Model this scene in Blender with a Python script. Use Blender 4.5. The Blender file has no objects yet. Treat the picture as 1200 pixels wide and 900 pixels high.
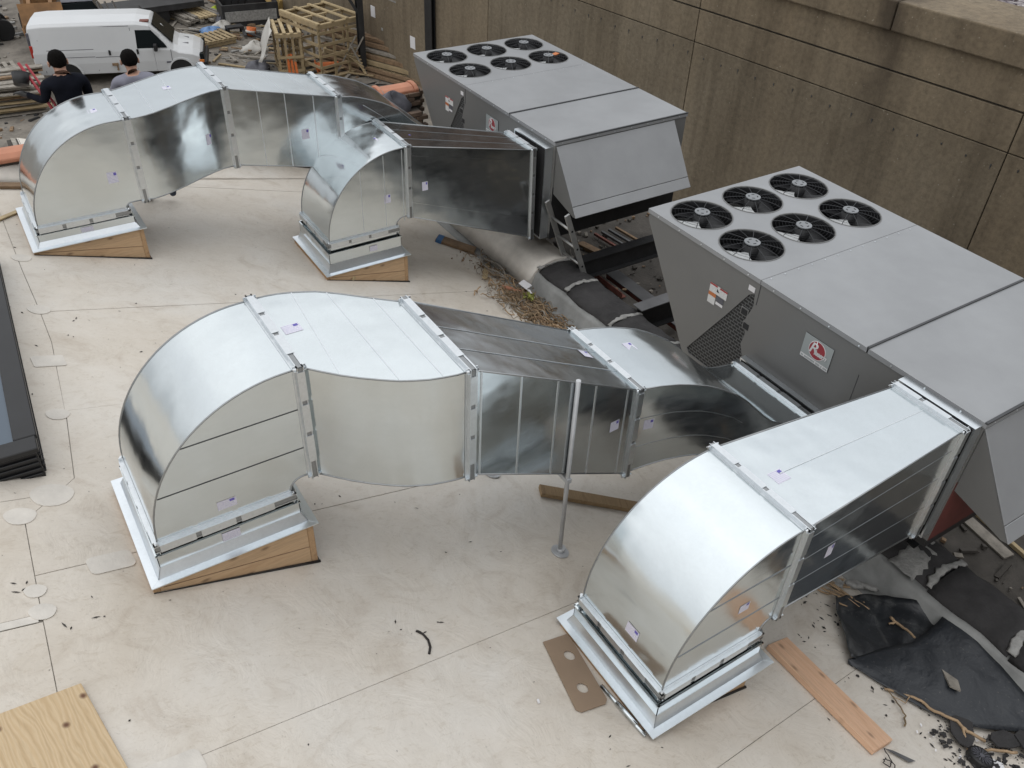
import bpy, bmesh, math, random
from mathutils import Vector, Matrix, Euler
from mathutils.geometry import tessellate_polygon

random.seed(7)
scene = bpy.context.scene
COL = scene.collection
PI = math.pi
# every length is in metres; the scene is laid out with the camera at z = 0 and the
# yard at z = -11.5, then lifted as a whole at the end so the yard lies at z = 0
YARD = -11.5

# ------------------------------------------------------------------ camera
cam_d = bpy.data.cameras.new('camera')
cam = bpy.data.objects.new('camera', cam_d)
COL.objects.link(cam)
cam.rotation_mode = 'QUATERNION'
_rot = (Matrix.Rotation(math.radians(-34.24427), 3, 'Z') @ Matrix.Rotation(math.radians(51.56244), 3, 'X')
        @ Matrix.Rotation(math.radians(2.85469), 3, 'Z'))
cam.rotation_quaternion = _rot.to_quaternion()
cam_d.sensor_width = 36.0
cam_d.lens = 1005.255 / 1200 * 36.0
cam_d.clip_start = 0.05
cam_d.clip_end = 2000
scene.camera = cam

# ------------------------------------------------------------------ world, sun, exposure
SUN_EL, SUN_AZ = math.radians(66), math.radians(250)
world = bpy.data.worlds.new('World')
scene.world = world
world.use_nodes = True
wn = world.node_tree.nodes
wl = world.node_tree.links
wn.clear()
w_out = wn.new('ShaderNodeOutputWorld')
w_bg = wn.new('ShaderNodeBackground')
w_bg.inputs['Strength'].default_value = 0.1
sky = wn.new('ShaderNodeTexSky')
sky.sky_type = 'NISHITA'
sky.sun_disc = False
sky.sun_elevation = SUN_EL
sky.sun_rotation = SUN_AZ
sky.dust_density = 4.0
# overcast: the clear sky mostly hidden by an even cloud layer with soft lumps
w_tc = wn.new('ShaderNodeTexCoord')
w_noise = wn.new('ShaderNodeTexNoise')
w_noise.inputs['Scale'].default_value = 2.2
w_noise.inputs['Detail'].default_value = 4
wl.new(w_tc.outputs['Generated'], w_noise.inputs['Vector'])
w_ramp = wn.new('ShaderNodeValToRGB')
w_ramp.color_ramp.elements[0].position = 0.3
w_ramp.color_ramp.elements[0].color = (0.80, 0.83, 0.87, 1)
w_ramp.color_ramp.elements[1].position = 0.7
w_ramp.color_ramp.elements[1].color = (1.0, 1.02, 1.04, 1)
wl.new(w_noise.outputs['Fac'], w_ramp.inputs['Fac'])
w_scale = wn.new('ShaderNodeVectorMath')
w_scale.operation = 'SCALE'
w_scale.inputs['Scale'].default_value = 12.2
wl.new(w_ramp.outputs['Color'], w_scale.inputs[0])
# cloud layer brightens from the horizon to the zenith, as an overcast sky does
w_sep = wn.new('ShaderNodeSeparateXYZ')
wl.new(w_tc.outputs['Generated'], w_sep.inputs[0])
w_grad = wn.new('ShaderNodeMapRange')
w_grad.inputs['From Min'].default_value = 0.0
w_grad.inputs['From Max'].default_value = 1.0
w_grad.inputs['To Min'].default_value = 0.52
w_grad.inputs['To Max'].default_value = 1.24
wl.new(w_sep.outputs['Z'], w_grad.inputs['Value'])
w_scale2 = wn.new('ShaderNodeVectorMath')
w_scale2.operation = 'SCALE'
wl.new(w_scale.outputs['Vector'], w_scale2.inputs[0])
wl.new(w_grad.outputs['Result'], w_scale2.inputs['Scale'])
w_mix = wn.new('ShaderNodeMixRGB')
w_mix.inputs['Fac'].default_value = 0.92
wl.new(sky.outputs['Color'], w_mix.inputs['Color1'])
wl.new(w_scale2.outputs['Vector'], w_mix.inputs['Color2'])
wl.new(w_mix.outputs['Color'], w_bg.inputs['Color'])
wl.new(w_bg.outputs['Background'], w_out.inputs['Surface'])

sun_d = bpy.data.lights.new('sun', 'SUN')
sun_d.energy = 0.5
sun_d.angle = math.radians(150)
sun_d.color = (1.0, 0.96, 0.9)
sun = bpy.data.objects.new('sun', sun_d)
COL.objects.link(sun)
sun.location = (-20, -10, 30)
_sd = Vector((math.sin(SUN_AZ) * math.cos(SUN_EL), math.cos(SUN_AZ) * math.cos(SUN_EL), math.sin(SUN_EL)))
sun.rotation_euler = _sd.to_track_quat('Z', 'Y').to_euler()

scene.view_settings.view_transform = 'Standard'
scene.view_settings.look = 'None'
scene.view_settings.exposure = 0.0
scene.view_settings.gamma = 1.0
scene.view_settings.use_curve_mapping = False
scene.render.engine = 'CYCLES'
scene.cycles.max_bounces = 8
scene.cycles.use_denoising = True
scene.cycles.caustics_reflective = False


# ------------------------------------------------------------------ materials
def _nt(name):
    m = bpy.data.materials.new(name)
    m.use_nodes = True
    nt = m.node_tree
    return m, nt, nt.nodes['Principled BSDF']


def _noise(nt, vec, scale, detail=4, rough=0.55, stretch=None, dist=0.0):
    n = nt.nodes.new('ShaderNodeTexNoise')
    n.inputs['Scale'].default_value = scale
    n.inputs['Detail'].default_value = detail
    n.inputs['Roughness'].default_value = rough
    n.inputs['Distortion'].default_value = dist
    if stretch:
        mp = nt.nodes.new('ShaderNodeMapping')
        mp.inputs['Scale'].default_value = stretch
        nt.links.new(vec, mp.inputs['Vector'])
        vec = mp.outputs['Vector']
    nt.links.new(vec, n.inputs['Vector'])
    return n.outputs['Fac']


def _ramp(nt, fac, stops):
    r = nt.nodes.new('ShaderNodeValToRGB')
    el = r.color_ramp.elements
    while len(el) < len(stops):
        el.new(0.5)
    for e, (p, c) in zip(el, stops):
        e.position = p
        e.color = (c[0], c[1], c[2], 1) if hasattr(c, '__len__') else (c, c, c, 1)
    nt.links.new(fac, r.inputs['Fac'])
    return r.outputs['Color']


def _mix(nt, fac, a, b, mode='MIX'):
    m = nt.nodes.new('ShaderNodeMixRGB')
    m.blend_type = mode
    for sock, val in ((m.inputs['Fac'], fac), (m.inputs['Color1'], a), (m.inputs['Color2'], b)):
        if isinstance(val, bpy.types.NodeSocket):
            nt.links.new(val, sock)
        elif hasattr(val, '__len__'):
            sock.default_value = (val[0], val[1], val[2], 1)
        else:
            sock.default_value = val
    return m.outputs['Color']


def _bump(nt, bsdf, h, strength, dist=0.01, chain=None):
    b = nt.nodes.new('ShaderNodeBump')
    b.inputs['Strength'].default_value = strength
    b.inputs['Distance'].default_value = dist
    nt.links.new(h, b.inputs['Height'])
    if chain is not None:
        nt.links.new(chain, b.inputs['Normal'])
    nt.links.new(b.outputs['Normal'], bsdf.inputs['Normal'])
    return b.outputs['Normal']


def _obj(nt):
    return nt.nodes.new('ShaderNodeTexCoord').outputs['Object']


def _geo(nt):
    return nt.nodes.new('ShaderNodeNewGeometry').outputs['Position']


def mat_plain(name, col, rough=0.6, metal=0.0, var=0.15, scale=6.0, bump=0.0, bscale=40.0, stretch=None, spec=0.5, world_co=False):
    m, nt, b = _nt(name)
    v = _geo(nt) if world_co else _obj(nt)
    f = _noise(nt, v, scale, 5, 0.6, stretch)
    lo = [c * (1 - var) for c in col]
    hi = [min(1, c * (1 + var)) for c in col]
    nt.links.new(_ramp(nt, f, [(0.3, lo), (0.7, hi)]), b.inputs['Base Color'])
    b.inputs['Roughness'].default_value = rough
    b.inputs['Metallic'].default_value = metal
    b.inputs['Specular IOR Level'].default_value = spec
    if bump:
        _bump(nt, b, _noise(nt, v, bscale, 4), bump, 0.02)
    return m


def mat_galv(name, rough=0.2, tint=(0.80, 0.83, 0.845), can=0.10, dirty=0.10):
    """galvanised sheet: soft reflections, oil-canning, faint spangle and rub marks"""
    m, nt, b = _nt(name)
    v = _geo(nt)
    big = _noise(nt, v, 2.2, 2, 0.4)
    sp = nt.nodes.new('ShaderNodeTexVoronoi')
    sp.inputs['Scale'].default_value = 55
    nt.links.new(v, sp.inputs['Vector'])
    c = _mix(nt, dirty, tint, _ramp(nt, sp.outputs['Color'], [(0.0, 0.45), (1.0, 1.0)]), 'MULTIPLY')
    smear = _noise(nt, v, 3.0, 6, 0.7, (1, 1, 3.5))
    c = _mix(nt, 1.0, c, _ramp(nt, smear, [(0.32, 0.975), (0.6, 1.0)]), 'MULTIPLY')
    nt.links.new(c, b.inputs['Base Color'])
    b.inputs['Metallic'].default_value = 1.0
    rr = _ramp(nt, smear, [(0.3, rough + 0.09), (0.65, rough)])
    nt.links.new(rr, b.inputs['Roughness'])
    _bump(nt, b, big, can, 0.12)
    return m


def mat_membrane():
    m, nt, b = _nt('roof_membrane')
    v = _geo(nt)
    a = _noise(nt, v, 0.55, 5, 0.6, None, 0.5)
    c = _ramp(nt, a, [(0.3, (0.585, 0.525, 0.445)), (0.5, (0.65, 0.60, 0.53)), (0.72, (0.69, 0.66, 0.61))])
    s = _noise(nt, v, 2.6, 8, 0.7, (1, 1, 1), 1.2)
    c = _mix(nt, 1.0, c, _ramp(nt, s, [(0.30, (0.84, 0.81, 0.78)), (0.46, (0.97, 0.965, 0.955)), (0.7, (1.03, 1.03, 1.03))]), 'MULTIPLY')
    st = _noise(nt, v, 7, 6, 0.75, (1.0, 2.2, 1), 2.0)
    c = _mix(nt, 1.0, c, _ramp(nt, st, [(0.33, (0.88, 0.86, 0.83)), (0.46, (1, 1, 1))]), 'MULTIPLY')
    fine = _noise(nt, v, 45, 4, 0.7)
    c = _mix(nt, 1.0, c, _ramp(nt, fine, [(0.26, 0.80), (0.40, 1.0)]), 'MULTIPLY')
    nt.links.new(c, b.inputs['Base Color'])
    b.inputs['Roughness'].default_value = 0.62
    n1 = _bump(nt, b, _noise(nt, v, 3.2, 4, 0.6, (1, 1, 1), 1.0), 0.35, 0.04)
    _bump(nt, b, fine, 0.10, 0.006, n1)
    return m


def mat_concrete_wall():
    m, nt, b = _nt('stained_concrete')
    v = _obj(nt)          # wall object: x along the wall, z up
    big = _noise(nt, v, 0.22, 5, 0.6)
    c = _ramp(nt, big, [(0.3, (0.178, 0.139, 0.093)), (0.5, (0.224, 0.18, 0.124)), (0.7, (0.27, 0.223, 0.16))])
    streak = _noise(nt, v, 1.6, 5, 0.65, (1.0, 1.0, 0.07))
    c = _mix(nt, 1.0, c, _ramp(nt, streak, [(0.32, (0.66, 0.65, 0.63)), (0.5, (0.96, 0.96, 0.95)), (0.72, (1.10, 1.09, 1.06))]), 'MULTIPLY')
    st2 = _noise(nt, v, 6.0, 4, 0.6, (1.0, 1.0, 0.05))
    c = _mix(nt, 1.0, c, _ramp(nt, st2, [(0.3, 0.90), (0.5, 1.0), (0.75, 1.04)]), 'MULTIPLY')
    grain = _noise(nt, v, 9, 8, 0.75)
    c = _mix(nt, 1.0, c, _ramp(nt, grain, [(0.3, 0.64), (0.55, 1.0), (0.75, 1.16)]), 'MULTIPLY')
    # pale aggregate and bird-lime specks
    vo = nt.nodes.new('ShaderNodeTexVoronoi')
    vo.inputs['Scale'].default_value = 3.6
    vo.inputs['Randomness'].default_value = 1.0
    nt.links.new(v, vo.inputs['Vector'])
    # only some cells carry a speck, of uneven size
    keep = _ramp(nt, _noise(nt, v, 1.3, 3, 0.6), [(0.45, 0.0), (0.6, 1.0)])
    sp = _mix(nt, 1.0, _ramp(nt, vo.outputs['Distance'], [(0.03, 0.9), (0.08, 0.0)]), keep, 'MULTIPLY')
    c = _mix(nt, sp, c, (0.40, 0.36, 0.29))
    vo3 = nt.nodes.new('ShaderNodeTexVoronoi')
    vo3.inputs['Scale'].default_value = 9.0
    nt.links.new(v, vo3.inputs['Vector'])
    c = _mix(nt, _mix(nt, 1.0, _ramp(nt, vo3.outputs['Distance'], [(0.06, 0.7), (0.16, 0.0)]), _ramp(nt, _noise(nt, v, 2.7, 3), [(0.5, 0.0), (0.62, 1.0)]), 'MULTIPLY'), c, (0.36, 0.32, 0.25))
    # water stain running down from the joint in the cap beam
    sep = nt.nodes.new('ShaderNodeSeparateXYZ')
    nt.links.new(v, sep.inputs[0])
    wob = nt.nodes.new('ShaderNodeMath')
    wob.operation = 'MULTIPLY_ADD'
    nt.links.new(_noise(nt, v, 0.9, 4), wob.inputs[0])
    wob.inputs[1].default_value = 1.1
    wob.inputs[2].default_value = -9.85
    d_ = nt.nodes.new('ShaderNodeMath')
    d_.operation = 'ADD'
    nt.links.new(sep.outputs['X'], d_.inputs[0])
    nt.links.new(wob.outputs[0], d_.inputs[1])
    ab = nt.nodes.new('ShaderNodeMath')
    ab.operation = 'ABSOLUTE'
    nt.links.new(d_.outputs[0], ab.inputs[0])
    zz = nt.nodes.new('ShaderNodeMapRange')
    zz.inputs['From Min'].default_value = 2.5
    zz.inputs['From Max'].default_value = 7.0
    nt.links.new(sep.outputs['Z'], zz.inputs['Value'])
    stain = _mix(nt, 1.0, _ramp(nt, ab.outputs[0], [(0.08, 0.8), (0.42, 0.0)]), zz.outputs['Result'], 'MULTIPLY')
    c = _mix(nt, stain, c, (0.045, 0.033, 0.022))
    nt.links.new(c, b.inputs['Base Color'])
    oi = nt.nodes.new('ShaderNodeObjectInfo')       # each cast panel a little different
    c = _mix(nt, 1.0, c, _ramp(nt, oi.outputs['Random'], [(0.0, (0.86, 0.87, 0.88)), (1.0, (1.08, 1.06, 1.03))]), 'MULTIPLY')
    nt.links.new(c, b.inputs['Base Color'])
    b.inputs['Roughness'].default_value = 0.9
    _bump(nt, b, grain, 0.35, 0.03)
    return m


def mat_wood(name, light, dark, axis='X', ring=7.0, rough=0.7, knots=True, knot_scale=2.2, upright=False):
    m, nt, b = _nt(name)
    v = _obj(nt)
    st = {'X': (0.35, 5, 5), 'Y': (5, 0.35, 5), 'Z': (5, 5, 0.35)}[axis]
    f = _noise(nt, v, ring / 2, 5, 0.6, st, 0.8)
    c = _ramp(nt, f, [(0.3, dark), (0.48, light), (0.58, [x * 0.86 for x in light]), (0.72, light)])
    g = _noise(nt, v, 30, 3, 0.6, st)
    c = _mix(nt, 1.0, c, _ramp(nt, g, [(0.3, 0.84), (0.55, 1.0)]), 'MULTIPLY')
    if knots:
        vo = nt.nodes.new('ShaderNodeTexVoronoi')
        vo.inputs['Scale'].default_value = knot_scale
        st2 = {'X': (0.6, 1.3, 1.3), 'Y': (1.3, 0.6, 1.3), 'Z': (1.3, 1.3, 0.6)}[axis]
        mp = nt.nodes.new('ShaderNodeMapping')
        mp.inputs['Scale'].default_value = st2
        nt.links.new(v, mp.inputs['Vector'])
        vo.voronoi_dimensions = '2D'
        if upright:                       # knots on a vertical board: use x and z
            sp_ = nt.nodes.new('ShaderNodeSeparateXYZ')
            nt.links.new(mp.outputs['Vector'], sp_.inputs[0])
            cb_ = nt.nodes.new('ShaderNodeCombineXYZ')
            nt.links.new(sp_.outputs['X'], cb_.inputs['X'])
            nt.links.new(sp_.outputs['Z'], cb_.inputs['Y'])
            nt.links.new(cb_.outputs[0], vo.inputs['Vector'])
        else:
            nt.links.new(mp.outputs['Vector'], vo.inputs['Vector'])
        c = _mix(nt, _ramp(nt, vo.outputs['Distance'], [(0.04, 0.75), (0.08, 0.35), (0.13, 0.0)]), c, [x * 0.4 for x in dark])
    nt.links.new(c, b.inputs['Base Color'])
    b.inputs['Roughness'].default_value = rough
    _bump(nt, b, g, 0.15, 0.004)
    return m


def mat_ground():
    m, nt, b = _nt('yard_dirt')
    v = _geo(nt)
    a = _noise(nt, v, 0.12, 6, 0.65)
    c = _ramp(nt, a, [(0.3, (0.115, 0.098, 0.08)), (0.5, (0.20, 0.178, 0.15)), (0.7, (0.29, 0.262, 0.225))])
    g = _noise(nt, v, 1.6, 9, 0.75)
    c = _mix(nt, 1.0, c, _ramp(nt, g, [(0.32, 0.5), (0.55, 1.0), (0.75, 1.15)]), 'MULTIPLY')
    nt.links.new(c, b.inputs['Base Color'])
    b.inputs['Roughness'].default_value = 0.92
    _bump(nt, b, g, 0.6, 0.06)
    return m


def mat_ballast():
    m, nt, b = _nt('ballast_stone')
    v = _geo(nt)
    vo = nt.nodes.new('ShaderNodeTexVoronoi')
    vo.inputs['Scale'].default_value = 14
    nt.links.new(v, vo.inputs['Vector'])
    c = _ramp(nt, vo.outputs['Color'], [(0.1, (0.07, 0.055, 0.07)), (0.5, (0.17, 0.14, 0.15)), (0.9, (0.5, 0.47, 0.45))])
    nt.links.new(c, b.inputs['Base Color'])
    b.inputs['Roughness'].default_value = 0.9
    _bump(nt, b, vo.outputs['Distance'], 0.8, 0.04)
    return m


def mat_louvre():
    """perforated steel coil guard: staggered slots through grey sheet"""
    m, nt, b = _nt('perforated_guard')
    v = _obj(nt)
    sep = nt.nodes.new('ShaderNodeSeparateXYZ')
    nt.links.new(v, sep.inputs[0])
    cmb = nt.nodes.new('ShaderNodeCombineXYZ')
    nt.links.new(sep.outputs['Y'], cmb.inputs['X'])
    nt.links.new(sep.outputs['Z'], cmb.inputs['Y'])
    br = nt.nodes.new('ShaderNodeTexBrick')
    br.inputs['Scale'].default_value = 1.0
    br.inputs['Mortar Size'].default_value = 0.0048
    br.inputs['Mortar Smooth'].default_value = 0.05
    br.inputs['Brick Width'].default_value = 0.062
    br.inputs['Row Height'].default_value = 0.034
    br.offset = 0.5
    nt.links.new(cmb.outputs[0], br.inputs['Vector'])
    c = _ramp(nt, br.outputs['Fac'], [(0.35, (0.004, 0.004, 0.005)), (0.75, (0.105, 0.108, 0.108))])
    nt.links.new(c, b.inputs['Base Color'])
    b.inputs['Roughness'].default_value = 0.6
    _bump(nt, b, br.outputs['Fac'], 0.7, 0.006)
    return m


def mat_print(name, paper, ink, rows=9.0):
    """sticker with rows of fine print"""
    m, nt, b = _nt(name)
    v = nt.nodes.new('ShaderNodeTexCoord').outputs['UV']
    wv = nt.nodes.new('ShaderNodeTexWave')
    wv.bands_direction = 'Y'
    wv.inputs['Scale'].default_value = rows / 3.14
    nt.links.new(v, wv.inputs['Vector'])
    n = _noise(nt, v, 14, 2, 0.5, (1, 3, 1))
    f = _mix(nt, 1.0, _ramp(nt, wv.outputs['Fac'], [(0.45, 0.0), (0.65, 0.6)]), _ramp(nt, n, [(0.42, 0.0), (0.52, 1.0)]), 'MULTIPLY')
    nt.links.new(_mix(nt, f, paper, ink), b.inputs['Base Color'])
    b.inputs['Roughness'].default_value = 0.5
    return m


def mat_glass(name, tint, rough=0.04, spec=0.3):
    m, nt, b = _nt(name)
    b.inputs['Base Color'].default_value = (*tint, 1)
    b.inputs['Roughness'].default_value = rough
    b.inputs['Specular IOR Level'].default_value = spec
    b.inputs['Coat Weight'].default_value = 0.0
    b.inputs['Coat Roughness'].default_value = 0.02
    return m



def mat_ply():
    """rotary-cut plywood face: broad wavy cathedral grain with dark knots"""
    m, nt, b = _nt('plywood_face')
    v = _obj(nt)
    mp = nt.nodes.new('ShaderNodeMapping')
    mp.inputs['Scale'].default_value = (1.0, 0.28, 1.0)
    nt.links.new(v, mp.inputs['Vector'])
    wv = nt.nodes.new('ShaderNodeTexWave')
    wv.inputs['Scale'].default_value = 6.5
    wv.inputs['Distortion'].default_value = 9.0
    wv.inputs['Detail'].default_value = 2.5
    wv.inputs['Detail Scale'].default_value = 1.3
    nt.links.new(mp.outputs['Vector'], wv.inputs['Vector'])
    c = _ramp(nt, wv.outputs['Fac'], [(0.0, (0.52, 0.375, 0.215)), (0.25, (0.575, 0.43, 0.26)), (0.75, (0.61, 0.465, 0.29)), (1.0, (0.56, 0.41, 0.24))])
    g = _noise(nt, v, 26, 3, 0.6, (5, 0.4, 1))
    c = _mix(nt, 1.0, c, _ramp(nt, g, [(0.3, 0.88), (0.55, 1.0)]), 'MULTIPLY')
    vo = nt.nodes.new('ShaderNodeTexVoronoi')
    vo.inputs['Scale'].default_value = 4.4
    vo.voronoi_dimensions = '2D'
    nt.links.new(v, vo.inputs['Vector'])
    c = _mix(nt, _ramp(nt, vo.outputs['Distance'], [(0.03, 0.95), (0.07, 0.55), (0.11, 0.0)]), c, (0.12, 0.05, 0.025))
    nt.links.new(c, b.inputs['Base Color'])
    b.inputs['Roughness'].default_value = 0.7
    _bump(nt, b, g, 0.12, 0.003)
    return m



def mat_rubber(name, col, dust):
    m, nt, b = _nt(name)
    v = _geo(nt)
    a = _noise(nt, v, 3.0, 7, 0.7, None, 1.0)
    c = _mix(nt, _ramp(nt, a, [(0.52, 0.0), (0.72, dust)]), col, (0.16, 0.16, 0.155))
    f = _noise(nt, v, 38, 4, 0.7)
    c = _mix(nt, _ramp(nt, f, [(0.62, 0.0), (0.72, 0.5)]), c, (0.20, 0.19, 0.17))
    nt.links.new(c, b.inputs['Base Color'])
    b.inputs['Roughness'].default_value = 0.42
    n1 = _bump(nt, b, _noise(nt, v, 5.5, 4, 0.55, None, 0.5), 0.30, 0.05)
    _bump(nt, b, f, 0.2, 0.004, n1)
    return m


M = {}
M['galv'] = mat_galv('galvanised_sheet', 0.12, (0.68, 0.725, 0.74), 0.11, 0.04)
M['galv_dull'] = mat_galv('galvanised_sheet_dull', 0.12, (0.62, 0.66, 0.675), 0.10, 0.06)
M['galv_trim'] = mat_galv('galvanised_trim', 0.3, (0.72, 0.75, 0.77), 0.02, 0.15)
M['galv_skirt'] = mat_galv('galvanised_skirt', 0.34, (0.78, 0.82, 0.85), 0.06, 0.1)
M['seam_dark'] = mat_plain('seam_shadow_gap', (0.10, 0.10, 0.10), 0.5, 0.6)
M['joint_grey'] = mat_galv('joint_shadow', 0.4, (0.34, 0.35, 0.355), 0.02, 0.2)
M['gasket'] = mat_plain('black_gasket', (0.015, 0.015, 0.016), 0.8)
M['membrane'] = mat_membrane()
M['membrane_grey'] = mat_plain('grey_membrane_flashing', (0.27, 0.272, 0.262), 0.6, 0, 0.25, 3.0, 0.3, 6, None, 0.4, True)
M['membrane_patch'] = mat_plain('membrane_patch', (0.635, 0.595, 0.535), 0.55, 0, 0.10, 7.0, 0.2, 20, None, 0.5, True)
M['seam_bead'] = mat_plain('dirty_seam', (0.34, 0.31, 0.265), 0.8, 0, 0.5, 9, 0, 40, None, 0.5, True)
M['tar'] = mat_plain('black_sealant', (0.018, 0.014, 0.012), 0.55, 0, 0.4, 20, 0.5, 30)
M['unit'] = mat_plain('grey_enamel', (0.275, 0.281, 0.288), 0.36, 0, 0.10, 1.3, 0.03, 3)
M['unit_side'] = mat_plain('grey_enamel_shaded', (0.158, 0.158, 0.154), 0.42, 0, 0.06, 1.2, 0.03, 3)  # same enamel, with the darker look of its shaded sides in the colour
M['unit_seam'] = mat_plain('panel_joint', (0.055, 0.057, 0.06), 0.6)
M['fan_black'] = mat_plain('black_fan_plastic', (0.007, 0.007, 0.008), 0.45)
M['fan_wire'] = mat_plain('black_guard_wire', (0.02, 0.021, 0.024), 0.4)
M['fan_hub'] = mat_plain('grey_hub', (0.22, 0.23, 0.24), 0.45)
M['fan_blade'] = mat_plain('pale_blade', (0.52, 0.53, 0.53), 0.45, 0.0)
M['louvre'] = mat_louvre()
M['black_steel'] = mat_plain('black_painted_steel', (0.018, 0.018, 0.019), 0.5, 0, 0.3, 5, 0.2, 20)
M['grey_steel'] = mat_plain('grey_steel_flange', (0.095, 0.095, 0.097), 0.6, 0, 0.2, 4)
M['rust_steel'] = mat_plain('rusty_red_steel', (0.16, 0.055, 0.04), 0.7, 0, 0.35, 6, 0.2, 30)
M['primer_red'] = mat_plain('red_primer', (0.13, 0.035, 0.03), 0.6, 0, 0.3, 3)
M['concrete'] = mat_concrete_wall()
M['concrete_pale'] = mat_plain('pale_concrete', (0.30, 0.27, 0.225), 0.9, 0, 0.3, 3, 0.3, 20)
M['ground'] = mat_ground()
M['ballast'] = mat_ballast()
M['ply'] = mat_ply()
M['lumber'] = mat_wood('pink_lumber', (0.70, 0.45, 0.295), (0.58, 0.345, 0.21), 'Y', 4.0, 0.7, True, 4.6)
M['lumber_old'] = mat_wood('weathered_plank', (0.30, 0.205, 0.11), (0.19, 0.12, 0.06), 'X', 5.0, 0.8, False)
M['curb_wood'] = mat_wood('curb_wood', (0.56, 0.385, 0.23), (0.44, 0.28, 0.155), 'X', 4.0, 0.75, True, 5.0, True)
M['curb_wood_y'] = mat_wood('curb_wood_side', (0.48, 0.31, 0.17), (0.36, 0.22, 0.12), 'Y', 4.0, 0.75, False)
M['grey_wood'] = mat_plain('grey_wood', (0.26, 0.235, 0.20), 0.85, 0, 0.3, 8, 0.3, 30)
M['brown_wood'] = mat_plain('brown_wood', (0.22, 0.145, 0.085), 0.8, 0, 0.3, 8, 0.3, 30)
M['pale_wood'] = mat_plain('pale_pine', (0.46, 0.36, 0.21), 0.75, 0, 0.18, 5, 0.1, 30)
M['crate_wood'] = mat_plain('crate_pine', (0.34, 0.26, 0.15), 0.8, 0, 0.2, 3, 0.1, 30)
M['twig'] = mat_plain('dry_vine', (0.20, 0.145, 0.085), 0.85, 0, 0.45, 6)
M['root'] = mat_plain('pale_root', (0.36, 0.25, 0.15), 0.8, 0, 0.25, 10)
M['leaf'] = mat_plain('green_yellow_leaf', (0.25, 0.26, 0.06), 0.7, 0, 0.3, 6)
M['cardboard'] = mat_plain('cardboard', (0.285, 0.205, 0.14), 0.85, 0, 0.06, 5)
M['rubber'] = mat_rubber('black_rubber_sheet', (0.022, 0.025, 0.030), 0.10)
M['rubber_dusty'] = mat_rubber('dusty_black_rubber', (0.018, 0.020, 0.023), 0.55)
M['roll_roof'] = mat_plain('black_roll_roofing', (0.040, 0.038, 0.038), 0.9, 0, 0.35, 4, 0.4, 30, None, 0.4, True)
M['grey_mastic'] = mat_plain('grey_mastic', (0.29, 0.285, 0.27), 0.8, 0, 0.3, 12, 0.6, 25)
M['gutter'] = mat_plain('dusty_gravel_roof', (0.078, 0.070, 0.061), 0.95, 0, 0.35, 2.4, 0.5, 25, None, 0.4, True)
M['terracotta'] = mat_plain('terracotta_tile', (0.46, 0.20, 0.12), 0.7, 0, 0.15, 4, 0.1, 20)
M['brick'] = mat_plain('old_brick', (0.13, 0.09, 0.065), 0.9, 0, 0.5, 3, 0.3, 30, None, 0.5, True)
M['mortar'] = mat_plain('dark_mortar', (0.055, 0.048, 0.04), 0.95)
M['white_paint'] = mat_plain('white_van_paint', (0.60, 0.61, 0.615), 0.28, 0, 0.03, 1.0)
M['glass_dark'] = mat_glass('dark_glass', (0.012, 0.015, 0.016), 0.2, 0.04)
M['glass_sky'] = mat_glass('skylight_glass', (0.09, 0.115, 0.145))
M['tyre'] = mat_plain('tyre_rubber', (0.012, 0.012, 0.012), 0.8)
M['black_plastic'] = mat_plain('black_plastic', (0.014, 0.014, 0.015), 0.5)
M['bronze_frame'] = mat_plain('dark_bronze_frame', (0.012, 0.012, 0.013), 0.4, 0.1, 0.2, 4)
M['chrome'] = mat_plain('steel_rim', (0.35, 0.35, 0.36), 0.35, 0.8)
M['red_lens'] = mat_plain('red_lens', (0.40, 0.03, 0.02), 0.2)
M['amber_lens'] = mat_plain('amber_lens', (0.60, 0.18, 0.03), 0.2)
M['orange'] = mat_plain('cone_orange', (0.62, 0.16, 0.04), 0.6, 0, 0.15, 4)
M['machine_orange'] = mat_plain('machine_orange', (0.24, 0.125, 0.05), 0.7, 0, 0.35, 2)
M['machine_yellow'] = mat_plain('machine_yellow', (0.48, 0.33, 0.12), 0.6, 0, 0.2, 2)
M['tarp_white'] = mat_plain('white_plastic_sheet', (0.50, 0.48, 0.44), 0.5, 0, 0.12, 3)
M['tarp_blue'] = mat_plain('blue_tarp', (0.03, 0.07, 0.26), 0.5, 0, 0.3, 3)
M['bag_blue'] = mat_plain('light_blue_bag', (0.15, 0.28, 0.52), 0.5, 0, 0.2, 3)
M['hiviz'] = mat_plain('yellow_green_cloth', (0.48, 0.60, 0.05), 0.7, 0, 0.15, 3)
M['bag_grey'] = mat_plain('grey_sack', (0.09, 0.09, 0.105), 0.6, 0, 0.4, 5)
M['skin'] = mat_plain('skin', (0.42, 0.24, 0.17), 0.55, 0, 0.08, 12)
M['hair'] = mat_plain('dark_hair', (0.006, 0.005, 0.0045), 0.75, 0, 0.4, 60, 0.8, 120, (1, 1, 0.3), 0.06)
M['navy_cloth'] = mat_plain('black_navy_cloth', (0.008, 0.009, 0.014), 0.9, 0, 0.3, 8, 0.6, 9, None, 0.1)
M['grey_cloth'] = mat_plain('grey_shirt', (0.22, 0.22, 0.265), 0.9, 0, 0.12, 6, 0.4, 8)
M['trouser'] = mat_plain('dark_trousers', (0.05, 0.048, 0.045), 0.9, 0, 0.2, 8, 0.3, 8)
M['denim'] = mat_plain('blue_denim', (0.06, 0.075, 0.11), 0.9, 0, 0.2, 8, 0.3, 8)
M['red_paint'] = mat_plain('red_paint', (0.30, 0.02, 0.03), 0.45)
M['white_label'] = mat_plain('white_paper', (0.74, 0.73, 0.74), 0.5, 0, 0.02, 3)
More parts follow.
